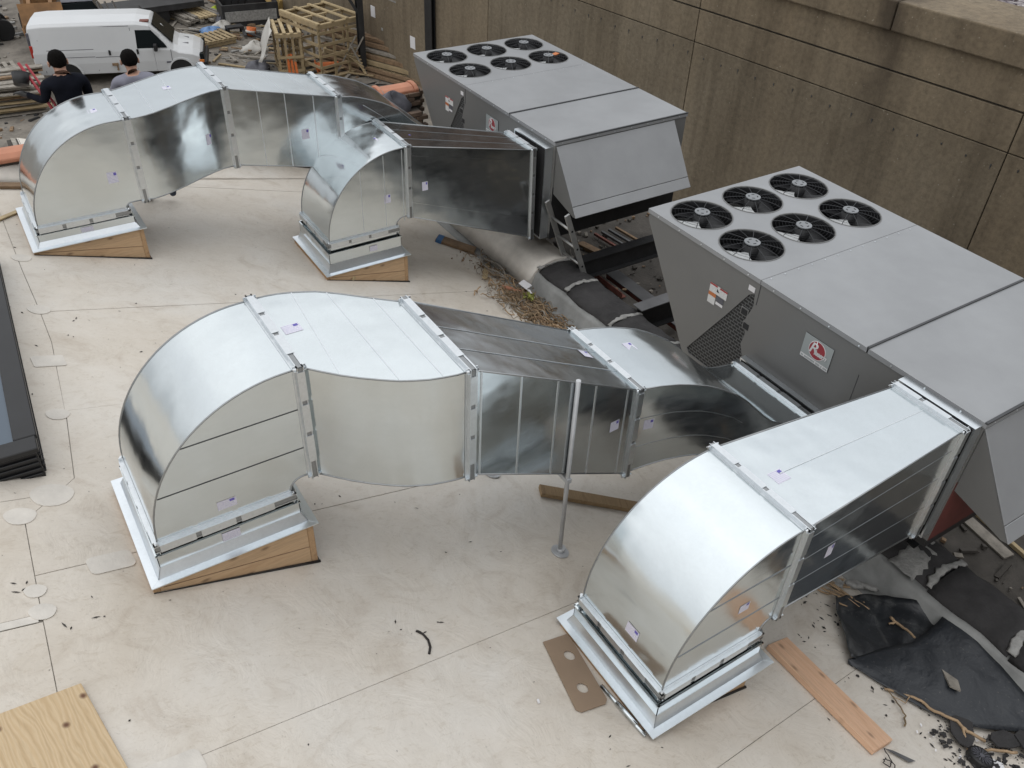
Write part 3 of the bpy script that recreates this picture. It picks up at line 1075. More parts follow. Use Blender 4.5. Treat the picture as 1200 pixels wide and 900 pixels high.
def flange(root, r, gap=0.019, out=0.030, dark=False):
    """bolted slip flange: two rolled ribs round the joint, corner plates and cleats"""
    u, v, a = frame_axes(r)
    b = MB()
    for s in (-1, 1):
        off = a * (s * gap)
        for i in range(4):
            j = (i + 1) % 4
            d = (r[j] - r[i]).normalized()
            n = {0: v, 1: u, 2: -v, 3: -u}[i]
            p0 = r[i] - d * out + n * out / 2 + off
            p1 = r[j] + d * out + n * out / 2 + off
            b.bar(p0, p1, 0.007, out, n)
            b.bar(p0 - n * (out / 2 - 0.004) + a * s * 0.013, p1 - n * (out / 2 - 0.004) + a * s * 0.013, 0.022, 0.006, n)
    o = b.build('flange', 'galv_trim', root)
    c = MB()
    for i in range(4):
        j = (i + 1) % 4
        d = (r[j] - r[i])
        n = {0: v, 1: u, 2: -v, 3: -u}[i]
        L = d.length
        d.normalize()
        k = 0.13
        while k < L - 0.16:
            c.bar(r[i] + d * k + n * (out + 0.002), r[i] + d * (k + 0.225) + n * (out + 0.002), gap * 2 + 0.012, 0.006, n)
            k += 0.26
        p = r[i] + (n + {0: -u, 1: v, 2: u, 3: -v}[i]) * out * 0.45
        c.cyl(p, 0.009, gap * 2 + 0.05, a, 6)
    c.build('cleat', 'galv_trim', o)
    gk = MB()
    q = [r[0] + (v - u) * (out - 0.008), r[1] + (v + u) * (out - 0.008), r[2] + (u - v) * (out - 0.008), r[3] - (u + v) * (out - 0.008)]
    for i in range(4):
        gk.bar(q[i], q[(i + 1) % 4], gap * 1.4, 0.012, {0: v, 1: u, 2: -v, 3: -u}[i])
    gk.build('gasket', 'joint_grey', o)
    return o


def seam(parent, p0, p1, n, mat='galv_trim', w=0.008, h=0.006, pts=None):
    b = MB()
    pts = [Vector(p) for p in (pts or [p0, p1])]
    for q0, q1 in zip(pts[:-1], pts[1:]):
        b.bar(q0, q1, w, h, n)
    return b.build('seam', mat, parent)


def sticker(parent, c, n, up, w=0.10, h=0.085, ink=True):
    """paper label stuck on the sheet metal, with one solid block of ink in a corner"""
    c, n = Vector(c), Vector(n).normalized()
    up = Vector(up)
    up = (up - n * up.dot(n)).normalized()
    r = up.cross(n)
    b = MB()
    k = n * 0.0015
    P = [c - r * w / 2 - up * h / 2 + k, c + r * w / 2 - up * h / 2 + k, c + r * w / 2 + up * h / 2 + k, c - r * w / 2 + up * h / 2 + k]
    b.add(P, [(0, 1, 2, 3)])
    if ink:
        k2 = n * 0.0025
        c2 = c + r * w * 0.28 + up * h * 0.28
        b.add([c2 + r * sx * w * 0.13 + up * sy * h * 0.13 + k2 for sx, sy in ((-1, -1), (1, -1), (1, 1), (-1, 1))], [(0, 1, 2, 3)], 1)
    o = b.build('label', ['sticker', 'sticker_ink'], parent)
    uv = o.data.uv_layers.new(name='UVMap')
    for li, lp in enumerate(o.data.loops):
        uv.data[li].uv = [(0, 0), (1, 0), (1, 1), (0, 1)][lp.vertex_index % 4]
    return o


def elbow(root, x0, x1, yn, yf, zt, xf, r=0.10, mat='galv', n=22):
    R = (x1 - x0) + r
    xc, zc = x1 + r, zt - R
    rings = [[Vector((x0, yn, zc + dz)), Vector((x0, yf, zc + dz)), Vector((x1, yf, zc + dz)), Vector((x1, yn, zc + dz))] for dz in (-0.16, -0.03)]
    for k in range(n + 1):
        t = PI / 2 * k / n
        ox, oz, ix, iz = xc - R * math.cos(t), zc + R * math.sin(t), xc - r * math.cos(t), zc + r * math.sin(t)
        rings.append([Vector((ox, yn, oz)), Vector((ox, yf, oz)), Vector((ix, yf, iz)), Vector((ix, yn, iz))])
    if xf - xc > 0.02:
        rings.append(ring(xf, yn, yf, zt, zc + r))
    o = duct_section(root, 'elbow', rings, mat)
    # lower joint ring, standing on the curb
    return o, rings[1], rings[-1]


def curb(label, x0, x1, y0, y1, zf, top, ex0, ex1, ey0, ey1, inset=0.035):
    """sheet-metal curb adapter levelled on a tapered timber frame"""
    c = thing('roof_curb', ((x0 + x1) / 2, (y0 + y1) / 2, roof_z(x1)), label, 'roof curb', 'duct curbs on the roof')
    up_in = 0.055
    b = MB()
    # flat flange, four mitred strips
    o4 = [Vector((x0, y0, zf)), Vector((x1, y0, zf)), Vector((x1, y1, zf)), Vector((x0, y1, zf))]
    i4 = [Vector((x0 + up_in, y0 + up_in, zf)), Vector((x1 - up_in, y0 + up_in, zf)), Vector((x1 - up_in, y1 - up_in, zf)), Vector((x0 + up_in, y1 - up_in, zf))]
    for i in range(4):
        j = (i + 1) % 4
        b.prism([o4[i], o4[j], i4[j], i4[i]], (0, 0, 0.008 + 0.001 * (i % 2)))
    b.build('base_flange', 'galv_skirt', c)
    # upstand: sloping lower course, vertical upper course with a rolled lip
    zt = top
    zm = lerp(zf, zt, 0.45)
    step = 0.032
    lo4 = [p + Vector((0, 0, 0.007)) for p in i4]
    q4 = [Vector((x0 + up_in + step, y0 + up_in + step, zm)), Vector((x1 - up_in - step, y0 + up_in + step, zm)), Vector((x1 - up_in - step, y1 - up_in - step, zm)), Vector((x0 + up_in + step, y1 - up_in - step, zm))]
    t4 = [Vector((p.x, p.y, zt)) for p in q4]
    b = MB()
    for i in range(4):
        j = (i + 1) % 4
        d = (i4[j] - i4[i]).normalized()
        nrm = Vector((d.y, -d.x, 0))
        b.prism([lo4[i], lo4[j], q4[j], q4[i]], -nrm * 0.006)
    b.build('cant_strip', 'galv_skirt', c)
    b = MB()
    for i in range(4):
        j = (i + 1) % 4
        d = (i4[j] - i4[i]).normalized()
        nrm = Vector((d.y, -d.x, 0))
        b.prism([q4[i] + Vector((0, 0, 0.001)), q4[j] + Vector((0, 0, 0.001)), t4[j], t4[i]], -nrm * 0.005)
        b.bar(t4[i] - d * 0.006, t4[j] + d * 0.006, 0.014, 0.008)
    b.build('upstand', 'galv', c)
    b = MB()
    b.box(((x0 + x1) / 2, (y0 + y1) / 2, zt - 0.065), (q4[1].x - q4[0].x - 0.014, q4[2].y - q4[1].y - 0.014, 0.02))
    b.build('inner_ledge', 'galv_dull', c)
    # tapered timber frame
    w = 0.045
    xa, xb, ya, yb = x0 + 0.05, x1 - inset, y0 + inset, y1 - 0.05
    zt2 = zf - 0.002

    def zb(x):
        return min(roof_z(x) + 0.006, zf - 0.02)
    for yy0, dy in ((ya, w), (yb - w, w)):
        b = MB()
        b.prism([(xa, yy0, zt2), (xb - w, yy0, zt2), (xb - w, yy0, zb(xb - w)), (xa, yy0, zb(xa))], (0, dy, 0))
        b.build('timber_side', 'curb_wood', c, None, 0.003)
        b = MB()
        b.prism([(xa + 0.02, yy0 - 0.003, lerp(zt2, zb(xa), 0.55)), (xb - w - 0.001, yy0 - 0.003, lerp(zt2, zb(xb), 0.55)), (xb - w - 0.001, yy0 - 0.003, lerp(zt2, zb(xb), 0.55) - 0.004), (xa + 0.02, yy0 - 0.003, lerp(zt2, zb(xa), 0.55) - 0.004)], (0, 0.003, 0))
        b.build('lamination_joint', 'brown_wood', c)
    for xx in (xa - 0.0, xb - w):
        b = MB()
        xs = (xx - w if xx == xa else xx + 0.001)
        b.prism([(xs, ya - 0.002, zt2), (xs + w, ya - 0.002, zt2), (xs + w, ya - 0.002, zb(xs + w)), (xs, ya - 0.002, zb(xs))], (0, yb - ya + 0.004, 0))
        b.build('timber_end', 'curb_wood_y', c, None, 0.003)
    b = MB()
    b.tube([(lerp(xa - w, xb + 0.012, t / 8), ya - 0.008, zb(lerp(xa - w, xb, t / 8)) + 0.002) for t in range(9)], [0.004 + 0.009 * (t / 8) for t in range(9)], 5)
    b.tube([(xb + 0.004, lerp(ya, yb, t / 6), zb(xb) + 0.004) for t in range(7)], 0.009, 5)
    b.build('sealant_bead', 'tar', c)
    # joint ring of the elbow resting in the curb belongs to the duct
    return c


GD = 'galvanised ducts from the rooftop units'
# ---- duct 3: near middle, the long one (elbow, offset, sloping run, gooseneck)
d3 = thing('air_duct', (0.63, 4.6, -4.24), 'long galvanised duct snaking to the nearer unit, propped by a thin post', 'duct', GD)
e3, lo3, hi3 = elbow(d3, 0.19, 1.07, 4.16, 5.04, -3.25, 1.245)
near3 = [(1.262, 4.165), (1.31, 4.115), (1.35, 4.07), (1.44, 3.975), (1.54, 3.885), (1.65, 3.80), (1.73, 3.745), (1.81, 3.705), (1.89, 3.67), (1.98, 3.645), (2.06, 3.628), (2.14, 3.62)]
far3 = [(1.262, 5.045), (1.35, 5.042), (1.43, 5.028), (1.52, 5.0), (1.60, 4.965), (1.67, 4.93), (1.73, 4.885), (1.82, 4.81), (1.90, 4.735), (1.98, 4.66), (2.06, 4.59), (2.14, 4.52)]
rg = [ring(n[0], n[1], f[1], -3.25, -4.15, f[0]) for n, f in zip(near3, far3)]
o3 = duct_section(d3, 'offset_section', rg)
flange(d3, hi3)
s3a, s3b = ring(2.17, 3.62, 4.52, -3.25, -4.15), ring(3.72, 3.72, 4.62, -4.10, -4.99)
flange(d3, ring(2.155, 3.62, 4.52, -3.25, -4.15))
st3 = duct_section(d3, 'straight_section', [s3a, [lerp(a, b, 0.5) for a, b in zip(s3a, s3b)], s3b], 'galv_dull')
flange(d3, s3b)


def gooseneck(root, a, b, mat='galv', skew=0.16, h0=0.88, h1=0.66, fr=None):
    """a, b = (x, y_near, y_far, z_top) at the flange and at the unit"""
    fr = fr or [(0, 0), (0.1, 0.025), (0.2, 0.07), (0.3, 0.135), (0.4, 0.225), (0.49, 0.335), (0.57, 0.46), (0.65, 0.61), (0.72, 0.75), (0.78, 0.875), (0.83, 0.945), (0.885, 0.99), (0.94, 1.0), (1, 1.0)]
    rings = []
    for t, d in fr:
        x = lerp(a[0], b[0], t)
        bump = math.sin(PI * t) * skew
        yn, yf = lerp(a[1], b[1], t), lerp(a[2], b[2], t)
        zt = lerp(a[3], b[3], d)
        h = lerp(h0, h1, t)
        rings.append([Vector((x, yn, zt)), Vector((x + bump, yf, zt)), Vector((x + bump, yf, zt - h)), Vector((x, yn, zt - h))])
    o = duct_section(root, 'gooseneck', rings, mat)
    return o, rings


g3, gr3 = gooseneck(d3, (3.74, 3.72, 4.62, -4.10), (5.50, 3.36, 4.28, -4.87), 'galv', 0.0, 0.88, 0.50, [(0, 0), (0.1, 0.018), (0.19, 0.05), (0.27, 0.10), (0.34, 0.155), (0.4, 0.22), (0.46, 0.30), (0.53, 0.40), (0.59, 0.52), (0.65, 0.66), (0.71, 0.80), (0.76, 0.90), (0.80, 0.955), (0.84, 0.985), (0.88, 0.995), (0.93, 1.0), (1, 1.003)])
flange(d3, gr3[-1])


def low_joint(root, lo):
    flange(root, [p + Vector((0, 0, -0.005)) for p in lo], 0.024, 0.03)


low_joint(d3, lo3)
for z in (-3.56, -3.885):
    xl = 1.16 - math.sqrt(max(0, 0.98 ** 2 - (z + 4.23) ** 2))
    seam(e3, (xl + 0.02, 4.1575, z), (1.23, 4.1575, z), (0, -1, 0), 'seam_dark', 0.0042, 0.003)
for k in (3, 6, 9):
    seam(o3, rg[k][0] + Vector((0, 0, 0.001)), rg[k][1] + Vector((0, 0, 0.001)), (0, 0, 1), 'galv_trim', 0.007, 0.004)
for t in (0.3, 0.62):
    seam(st3, lerp(s3a[0], s3a[1], t), lerp(s3b[0], s3b[1], t), (0.48, 0, 0.88), 'galv_skirt', 0.008, 0.008)
for t in (0.04, 0.25, 0.46, 0.70, 0.92):
    a_, b_ = lerp(s3a[0], s3b[0], t), lerp(s3a[3], s3b[3], t)
    seam(st3, a_, b_, (0, -1, 0), 'galv_skirt', 0.012, 0.010)
for hh in (0.35, 0.70):
    pts = [lerp(r[0], r[3], hh) for r in gr3[:9]]
    seam(g3, None, None, (0, -1, 0), 'joint_grey', 0.006, 0.004, pts)

# ---- duct 4: nearest right, short with a tapering run into the nearer unit
d4 = thing('air_duct', (3.1, 2.44, -5.06), 'short galvanised duct in the front corner, elbow beside the cardboard', 'duct', GD)
e4, lo4, hi4 = elbow(d4, 2.68, 3.56, 2.02, 2.89, -4.03, 3.70)
flange(d4, hi4)
s4a, s4b = ring(3.72, 2.02, 2.89, -4.03, -4.88), ring(5.46, 2.11, 2.72, -4.055, -5.17)
st4 = duct_section(d4, 'straight_section', [s4a, [lerp(a, b, 0.5) for a, b in zip(s4a, s4b)], s4b])
flange(d4, s4b)
low_joint(d4, lo4)
seam(st4, lerp(s4a[0], s4a[1], 0.52) + Vector((0.2, 0, 0)), lerp(s4b[0], s4b[1], 0.5), (0, 0, 1), 'galv_trim', 0.006, 0.004)
for hh in (0.16, 0.42, 0.70):
    seam(st4, lerp(s4a[0], s4a[3], hh), lerp(s4b[0], s4b[3], hh), (0, -1, 0), 'joint_grey', 0.005, 0.003)
for z in (-4.36, -4.70):
    xl = 3.66 - math.sqrt(max(0, 0.98 ** 2 - (z + 5.01) ** 2))
    seam(e4, (xl + 0.02, 2.0175, z), (3.69, 2.0175, z), (0, -1, 0), 'joint_grey', 0.005, 0.003)

# ---- duct 2: middle, short, into the far unit
d2 = thing('air_duct', (3.61, 9.07, -5.1), 'short galvanised duct feeding the farther unit, its side dark with reflections', 'duct', GD)
e2, lo2, hi2 = elbow(d2, 3.17, 4.05, 8.64, 9.50, -4.11, 4.24)
flange(d2, hi2)
s2a, s2b = ring(4.26, 8.64, 9.50, -4.11, -5.0), ring(5.95, 8.52, 9.14, -4.44, -5.66)
s2b[3].y -= 0.05
s2a[3].y -= 0.05
st2 = duct_section(d2, 'straight_section', [s2a, [lerp(a, b, 0.5) for a, b in zip(s2a, s2b)], s2b], 'galv_dull')
flange(d2, s2b)
low_joint(d2, lo2)
for t in (0.32, 0.68):
    seam(st2, lerp(s2a[0], s2a[1], t), lerp(s2b[0], s2b[1], t), (0.19, 0, 0.98), 'joint_grey', 0.007, 0.006)
for hh in (0.12, 0.78):
    seam(st2, lerp(s2a[0], s2a[3], hh), lerp(s2b[0], s2b[3], hh), (0, -1, 0), 'galv_dull', 0.010, 0.008)
for x in (3.62, 3.92, 4.16):
    zt_ = -5.09 + math.sqrt(max(0.0, 0.98 ** 2 - (4.15 - x) ** 2))
    seam(e2, (x, 8.6375, -5.05), (x, 8.6375, zt_ - 0.02), (0, -1, 0), 'galv_skirt', 0.007, 0.005)

# ---- duct 1: far left, long, into the far unit
d1 = thing('air_duct', (0.71, 9.5, -4.45), 'long galvanised duct in front of the two men, running to the farther unit', 'duct', GD)
e1, lo1, hi1 = elbow(d1, 0.27, 1.14, 9.07, 9.94, -3.42, 1.345, 0.06)
flange(d1, hi1)
near1 = [(1.362, 9.07), (1.45, 9.072), (1.53, 9.09), (1.63, 9.125), (1.72, 9.17), (1.82, 9.22), (1.91, 9.27), (2.0, 9.32), (2.09, 9.365), (2.2, 9.42), (2.31, 9.46), (2.45, 9.475)]
far1 = [(1.362, 9.94), (1.46, 9.98), (1.56, 10.03), (1.66, 10.085), (1.76, 10.14), (1.86, 10.195), (1.96, 10.245), (2.05, 10.285), (2.13, 10.31), (2.24, 10.33), (2.34, 10.337), (2.45, 10.34)]
rg1 = [ring(n[0], n[1], f[1], -3.42, -4.30, f[0]) for n, f in zip(near1, far1)]
o1 = duct_section(d1, 'offset_section', rg1)
s1a, s1b = ring(2.48, 9.475, 10.34, -3.42, -4.30), ring(3.77, 9.475, 10.32, -3.72, -4.60)
flange(d1, ring(2.465, 9.475, 10.34, -3.42, -4.30))
st1 = duct_section(d1, 'straight_section', [s1a, [lerp(a, b, 0.5) for a, b in zip(s1a, s1b)], s1b])
flange(d1, s1b)
g1, gr1 = gooseneck(d1, (3.79, 9.475, 10.32, -3.72), (6.0, 9.78, 10.62, -5.06), 'galv', 0.05, 0.88, 0.60, [(0, 0), (0.07, 0.02), (0.14, 0.06), (0.2, 0.10), (0.26, 0.143), (0.32, 0.20), (0.37, 0.256), (0.45, 0.38), (0.57, 0.545), (0.665, 0.68), (0.775, 0.83), (0.85, 0.92), (0.93, 0.98), (1, 1.0)])
flange(d1, gr1[-1])
low_joint(d1, lo1)
for k in (3, 6):
    seam(o1, rg1[k][0] + Vector((0, 0, 0.001)), rg1[k][1] + Vector((0, 0, 0.001)), (0, 0, 1), 'galv_trim', 0.007, 0.004)
for t in (0.26, 0.5, 0.76):
    seam(st1, lerp(s1a[0], s1b[0], t), lerp(s1a[1], s1b[1], t), (0.22, 0, 0.97), 'galv_trim', 0.007, 0.004)
    seam(st1, lerp(s1a[0], s1b[0], t), lerp(s1a[3], s1b[3], t), (0, -1, 0), 'galv_skirt', 0.010, 0.008)
seam(g1, None, None, (0, -1, 0), 'galv_skirt', 0.008, 0.006, [lerp(r[0], r[3], 0.1 + 0.35 * i / 6) for i, r in enumerate(gr1[2:9])])

# ---- curbs
curb('galvanised curb on a tapered timber frame under the long near duct', 0.07, 1.195, 4.045, 5.17, -4.505, -4.325, 0.19, 1.07, 4.16, 5.04)
curb('galvanised curb under the front corner duct, beside the cardboard with two holes', 2.56, 3.69, 1.90, 3.02, -5.333, -5.135, 2.68, 3.56, 2.02, 2.89, 0.10)
curb('galvanised curb with a wooden shim, under the short duct of the far unit', 3.05, 4.175, 8.52, 9.64, -5.47, -5.225, 3.17, 4.05, 8.64, 9.50)
curb('galvanised curb of the far duct, nearest the two men', 0.15, 1.27, 8.95, 10.06, -4.56, -4.43, 0.27, 1.14, 9.07, 9.94)

# ---- thin post pair that props the long duct
sp = thing('duct_support', (3.05, 4.2, roof_z(3.05)), 'thin grey post frame with round foot plates propping the long duct', 'support')
for y in (3.655, 4.735):
    b = MB()
    pt_ = -3.70 if y < 4 else -4.45
    b.cyl((3.05, y, (roof_z(3.05) + pt_) / 2), 0.0185, pt_ - roof_z(3.05), (0, 0, 1), 12)
    b.build('post', 'pvc', sp)
    b = MB()
    b.cyl(on_roof(3.05, y, 0.016), 0.078, 0.012, RN, 22)
    b.cyl(on_roof(3.05, y, 0.04), 0.035, 0.05, (0, 0, 1), 12)
    b.build('foot_plate', 'pvc', sp)
b = MB()
b.bar((3.05, 3.63, -4.675), (3.05, 4.76, -4.675), 0.042, 0.042)
b.build('cross_bar', 'pvc', sp)

# ---- paper stickers: (part, centre, normal, up, width, height)
UPZ, UPY = (0, 0, 1), (0, 1, 0)
for part_, c_, n_, up_, w_, h_ in (
        (e1, (1.104, 9.465, -3.427), (-0.11, 0, 0.99), UPY, 0.085, 0.10),
        (o1, (1.932, 9.78, -3.42), (0, 0, 1), UPY, 0.085, 0.10),
        (o1, (2.195, 9.417, -3.914), (0.45, -0.89, 0), UPZ, 0.075, 0.12),
        (e1, (1.081, 9.07, -3.985), (0, -1, 0), UPZ, 0.10, 0.12),
        (st1, (3.323, 9.475, -4.087), (0, -1, 0), UPZ, 0.09, 0.12),
        (st2, (4.442, 9.006, -4.148), (0.19, 0, 0.98), UPY, 0.09, 0.10),
        (e2, (3.993, 9.031, -4.125), (-0.18, 0, 0.98), UPY, 0.085, 0.10),
        (e2, (3.948, 8.64, -4.703), (0, -1, 0), UPZ, 0.085, 0.11),
        (st2, (4.435, 8.601, -4.63), (-0.05, -1, 0.06), UPZ, 0.075, 0.11),
        (o3, (1.367, 4.587, -3.25), (0, 0, 1), UPY, 0.12, 0.10),
        (o3, (1.36, 4.064, -3.637), (-0.73, -0.68, 0), UPZ, 0.11, 0.095),
        (e3, (0.653, 4.16, -4.122), (0, -1, 0), UPZ, 0.125, 0.075),
        (st3, (3.502, 3.706, -4.358), (0.06, -1, 0), UPZ, 0.09, 0.10),
        (g3, (3.859, 3.696, -4.489), (-0.2, -0.98, 0), UPZ, 0.09, 0.10),
        (g3, (4.05, 4.246, -4.136), (0.17, -0.02, 0.99), UPY, 0.09, 0.11),
        (st3, (3.549, 4.205, -4.004), (0.48, 0, 0.88), UPY, 0.10, 0.10),
        (st4, (3.896, 2.455, -4.033), (0.01, 0, 1), UPY, 0.12, 0.11),
        (st4, (4.11, 2.04, -4.501), (0.05, -1, 0), UPZ, 0.075, 0.12),
        (e4, (2.697, 2.387, -4.83), (-0.98, 0, 0.18), UPZ, 0.12, 0.085),
        (e4, (3.291, 2.02, -4.557), (0, -1, 0), UPZ, 0.09, 0.08)):
    sticker(part_, c_, n_, up_, w_, h_)
for nm_, c_, n_, w_, h_ in (('upstand', (0.63, 4.1275, -4.375), (0, -1, 0), 0.12, 0.075), ('upstand.003', (0.707, 9.0325, -4.465), (0, -1, 0), 0.12, 0.055), ('upstand.002', (3.711, 8.6025, -5.29), (0, -1, 0), 0.10, 0.07)):
    sticker(bpy.data.objects[nm_], c_, n_, UPZ, w_, h_, False)


# ================================================================== ROOFTOP UNITS
UH = 1.38
UL = -3.87


def rooftop_unit(loc, label):
    """built in its own coordinates: x across (0 = duct side), y = 0 at the condenser end, z from the base"""
    u = thing('rooftop_unit', loc, label, 'rooftop unit', 'rooftop air units')
    O = (0, 0, 0)
    Zt = UH
    W = 2.2
    # --- top panels
    for k, (ya, yb) in enumerate(((0.012, -1.585), (-1.59, -2.785), (-2.80, UL - 0.012))):
        outer = [Vector((-0.012, ya, Zt)), Vector((W + 0.012, ya, Zt)), Vector((W + 0.012, yb, Zt)), Vector((-0.012, yb, Zt))]
        b = MB()
        if k == 0:
            loops = [outer]
            n = 40
            for fx in (0.38, 1.10, 1.80):
                for fy in (-0.36, -1.07):
                    loops.append([Vector((fx + 0.313 * math.cos(2 * PI * i / n), fy + 0.313 * math.sin(2 * PI * i / n), Zt)) for i in range(n)][::-1])
            flat = [p for l in loops for p in l]
            b.add(flat, [tuple(t) for t in tessellate_polygon(loops)])
            for l in loops[1:]:
                b.loft([l, [p - Vector((0, 0, 0.02)) for p in l]], False, 0, True)
        else:
            b.add(outer, [(0, 1, 2, 3)])
        low = [p - Vector((0, 0, 0.045)) for p in outer]
        for i in range(4):
            j = (i + 1) % 4
            b.add([outer[i], outer[j], low[j], low[i]], [(0, 1, 2, 3)])
        b.build('top_panel', 'unit', u, O)
    b = MB()
    b.box((W / 2, -2.7925, Zt + 0.004), (W + 0.028, 0.020, 0.018))
    b.box((W / 2, UL - 0.005, Zt + 0.003), (W + 0.03, 0.022, 0.016))
    b.build('standing_seam', 'unit_seam', u, O)
    b = MB()
    for k in range(12):
        b.cyl((-0.014, -0.15 - 0.32 * k, Zt - 0.025), 0.007, 0.008, (1, 0, 0), 6)
        b.cyl((0.08 + 0.18 * k, -1.62, Zt + 0.002), 0.007, 0.006, (0, 0, 1), 6)
    for k in range(8):
        b.cyl((0.1 + 0.28 * k, UL - 0.0, Zt - 0.025), 0.007, 0.03, (0, 1, 0), 6)
    tag(b.build('screw', 'galv_trim', u, O), kind='stuff')
    # --- sides: condenser end leans in over a V-shaped coil, so the side sheet is not a rectangle
    prof = [(0, Zt - 0.05), (0, Zt - 0.12), (-0.80, 0.08), (UL, 0.08), (UL, Zt - 0.05)]
    mesh_poly = [(y_, z_ - 0.12) for y_, z_ in [(-1.545, 1.325), (-1.48, 1.28), (-1.27, 0.93), (-1.03, 0.55), (-0.86, 0.28), (-0.9, 0.23), (-1.44, 0.23), (-1.575, 0.64), (-1.525, 0.74), (-1.545, 0.88), (-1.50, 1.0), (-1.565, 1.2)]]
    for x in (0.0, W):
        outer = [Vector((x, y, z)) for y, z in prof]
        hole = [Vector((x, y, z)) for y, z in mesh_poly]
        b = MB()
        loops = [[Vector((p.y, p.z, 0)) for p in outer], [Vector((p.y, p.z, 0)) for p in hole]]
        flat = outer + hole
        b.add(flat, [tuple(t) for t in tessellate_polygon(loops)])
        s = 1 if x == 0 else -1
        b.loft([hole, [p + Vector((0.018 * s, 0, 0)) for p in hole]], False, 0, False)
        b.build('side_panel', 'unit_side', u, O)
        q = MB()
        q.add([p + Vector((0.012 * s, 0, 0)) for p in hole], [tuple(range(len(hole)))])
        gu = q.build('coil_guard', 'louvre', u, O)
        q = MB()
        for (y, z) in ((-1.475, 0.965), (-1.535, 0.835)):
            q.box((x + 0.006 * s, y, z), (0.008, 0.095, 0.085))
        q.build('knockout_plate', 'unit_side', gu, O)
        q = MB()
        for (y, z) in ((-1.475, 0.965), (-1.535, 0.835)):
            q = MB()
            q.box((x + 0.001 * s, y, z), (0.008, 0.07, 0.062))
            q.build('opening', 'gasket', gu, O)
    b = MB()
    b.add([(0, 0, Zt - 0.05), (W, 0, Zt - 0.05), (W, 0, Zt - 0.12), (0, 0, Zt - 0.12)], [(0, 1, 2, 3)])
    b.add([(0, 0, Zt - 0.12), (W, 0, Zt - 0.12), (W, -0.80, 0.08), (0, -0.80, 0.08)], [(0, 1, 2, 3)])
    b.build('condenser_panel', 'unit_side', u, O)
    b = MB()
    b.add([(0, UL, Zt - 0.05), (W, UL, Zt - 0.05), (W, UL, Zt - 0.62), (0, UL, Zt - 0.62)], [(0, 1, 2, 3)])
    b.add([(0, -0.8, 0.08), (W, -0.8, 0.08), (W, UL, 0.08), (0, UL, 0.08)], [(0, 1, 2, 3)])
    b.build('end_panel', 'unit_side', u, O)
    b = MB()
    for y0 in (-1.59,):
        b.box((-0.001, y0, Zt - 0.16), (0.006, 0.006, 0.22))
    b.box((-0.001, -3.16, 0.70), (0.006, 0.008, 1.2))
    b.box((-0.001, -2.79, 0.6), (0.004, 0.004, 1.0))
    b.build('panel_joint', 'unit_seam', u, O)
    b = MB()
    b.add([(0, UL, Zt - 0.62), (W, UL, Zt - 0.62), (W, UL, 0.08), (0, UL, 0.08)], [(0, 1, 2, 3)])
    b.build('intake_panel', 'primer_red', u, O)
    # --- base rail
    b = MB()
    b.box((0.05, (UL - 0.8) / 2, 0.04), (0.1, abs(UL) - 0.8, 0.08))
    b.box((W - 0.05, (UL - 0.8) / 2, 0.04), (0.1, abs(UL) - 0.8, 0.08))
    b.box((W / 2, UL + 0.05, 0.04), (W - 0.2, 0.1, 0.08))
    b.box((W / 2, -0.85, 0.04), (W - 0.2, 0.1, 0.08))
    b.build('base_rail', 'black_steel', u, O)
    # --- hood over the outside-air intake
    hz = (Zt - 0.06, Zt - 0.71, Zt - 0.83)
    hy = (UL - 0.005, UL - 0.44, UL - 0.53)
    xa, xb = 0.015, W - 0.215
    b = MB()
    b.prism([(xa, hy[0], hz[0]), (xb, hy[0], hz[0]), (xb, hy[1], hz[1]), (xa, hy[1], hz[1])], (0, 0.012, -0.01))
    b.build('hood_panel', 'unit', u, O, 0.004)
    b = MB()
    b.prism([(xa, hy[1] - 0.004, hz[1] - 0.004), (xb, hy[1] - 0.004, hz[1] - 0.004), (xb, hy[2], hz[2]), (xa, hy[2], hz[2])], (0, 0.012, -0.01))
    b.build('hood_panel', 'unit', u, O, 0.004)
    for x in (xa, xb - 0.004):
        b = MB()
        b.prism([(x, hy[0], hz[0] - 0.01), (x, hy[2] + 0.01, hz[2]), (x, hy[2] + 0.06, hz[2] - 0.01), (x, hy[0], hz[2] + 0.12)], (0.004, 0, 0))
        b.build('hood_side', 'unit_side', u, O)
    b = MB()
    b.box((0.98, UL - 0.06, Zt - 1.0), (0.34, 0.012, 0.06))
    b.build('rating_plate', 'brand_silver', u, O)
    # --- warning stickers on the duct side
    def plate(name, y0, z0, w, h, mat, dx=0.004, par=None):
        q = MB()
        P = [(-dx, y0, z0), (-dx, y0 - w, z0), (-dx, y0 - w, z0 - h), (-dx, y0, z0 - h)]
        q.add(P, [(0, 1, 2, 3)])
        o = q.build(name, mat, par or u, O)
        uv = o.data.uv_layers.new(name='UVMap')
        for li, lp in enumerate(o.data.loops):
            uv.data[li].uv = [(0, 1), (1, 1), (1, 0), (0, 0)][lp.vertex_index % 4]
        return o
    y0, z0 = -1.0, Zt - 0.335
    wl_ = plate('warning_label', y0, z0, 0.235, 0.095, 'tag_print')
    for dy, w in ((0, 0.10), (0.135, 0.10)):
        plate('heading_band', y0 - dy, z0, w, 0.018, 'tag_red', 0.006, wl_)
    q = MB()
    q.add([(-0.006, y0 - 0.10, z0 - 0.028), (-0.006, y0 - 0.135, z0 - 0.062), (-0.006, y0 - 0.10, z0 - 0.062)], [(0, 1, 2)])
    q.build('symbol', 'gasket', wl_, O)
    w2 = plate('warning_label', y0, z0 - 0.096, 0.10, 0.125, 'tag_print')
    plate('heading_band', y0, z0 - 0.096, 0.10, 0.04, 'tag_orange', 0.006, w2)
    plate('warning_label', y0 - 0.112, z0 - 0.10, 0.095, 0.062, 'bag_grey')
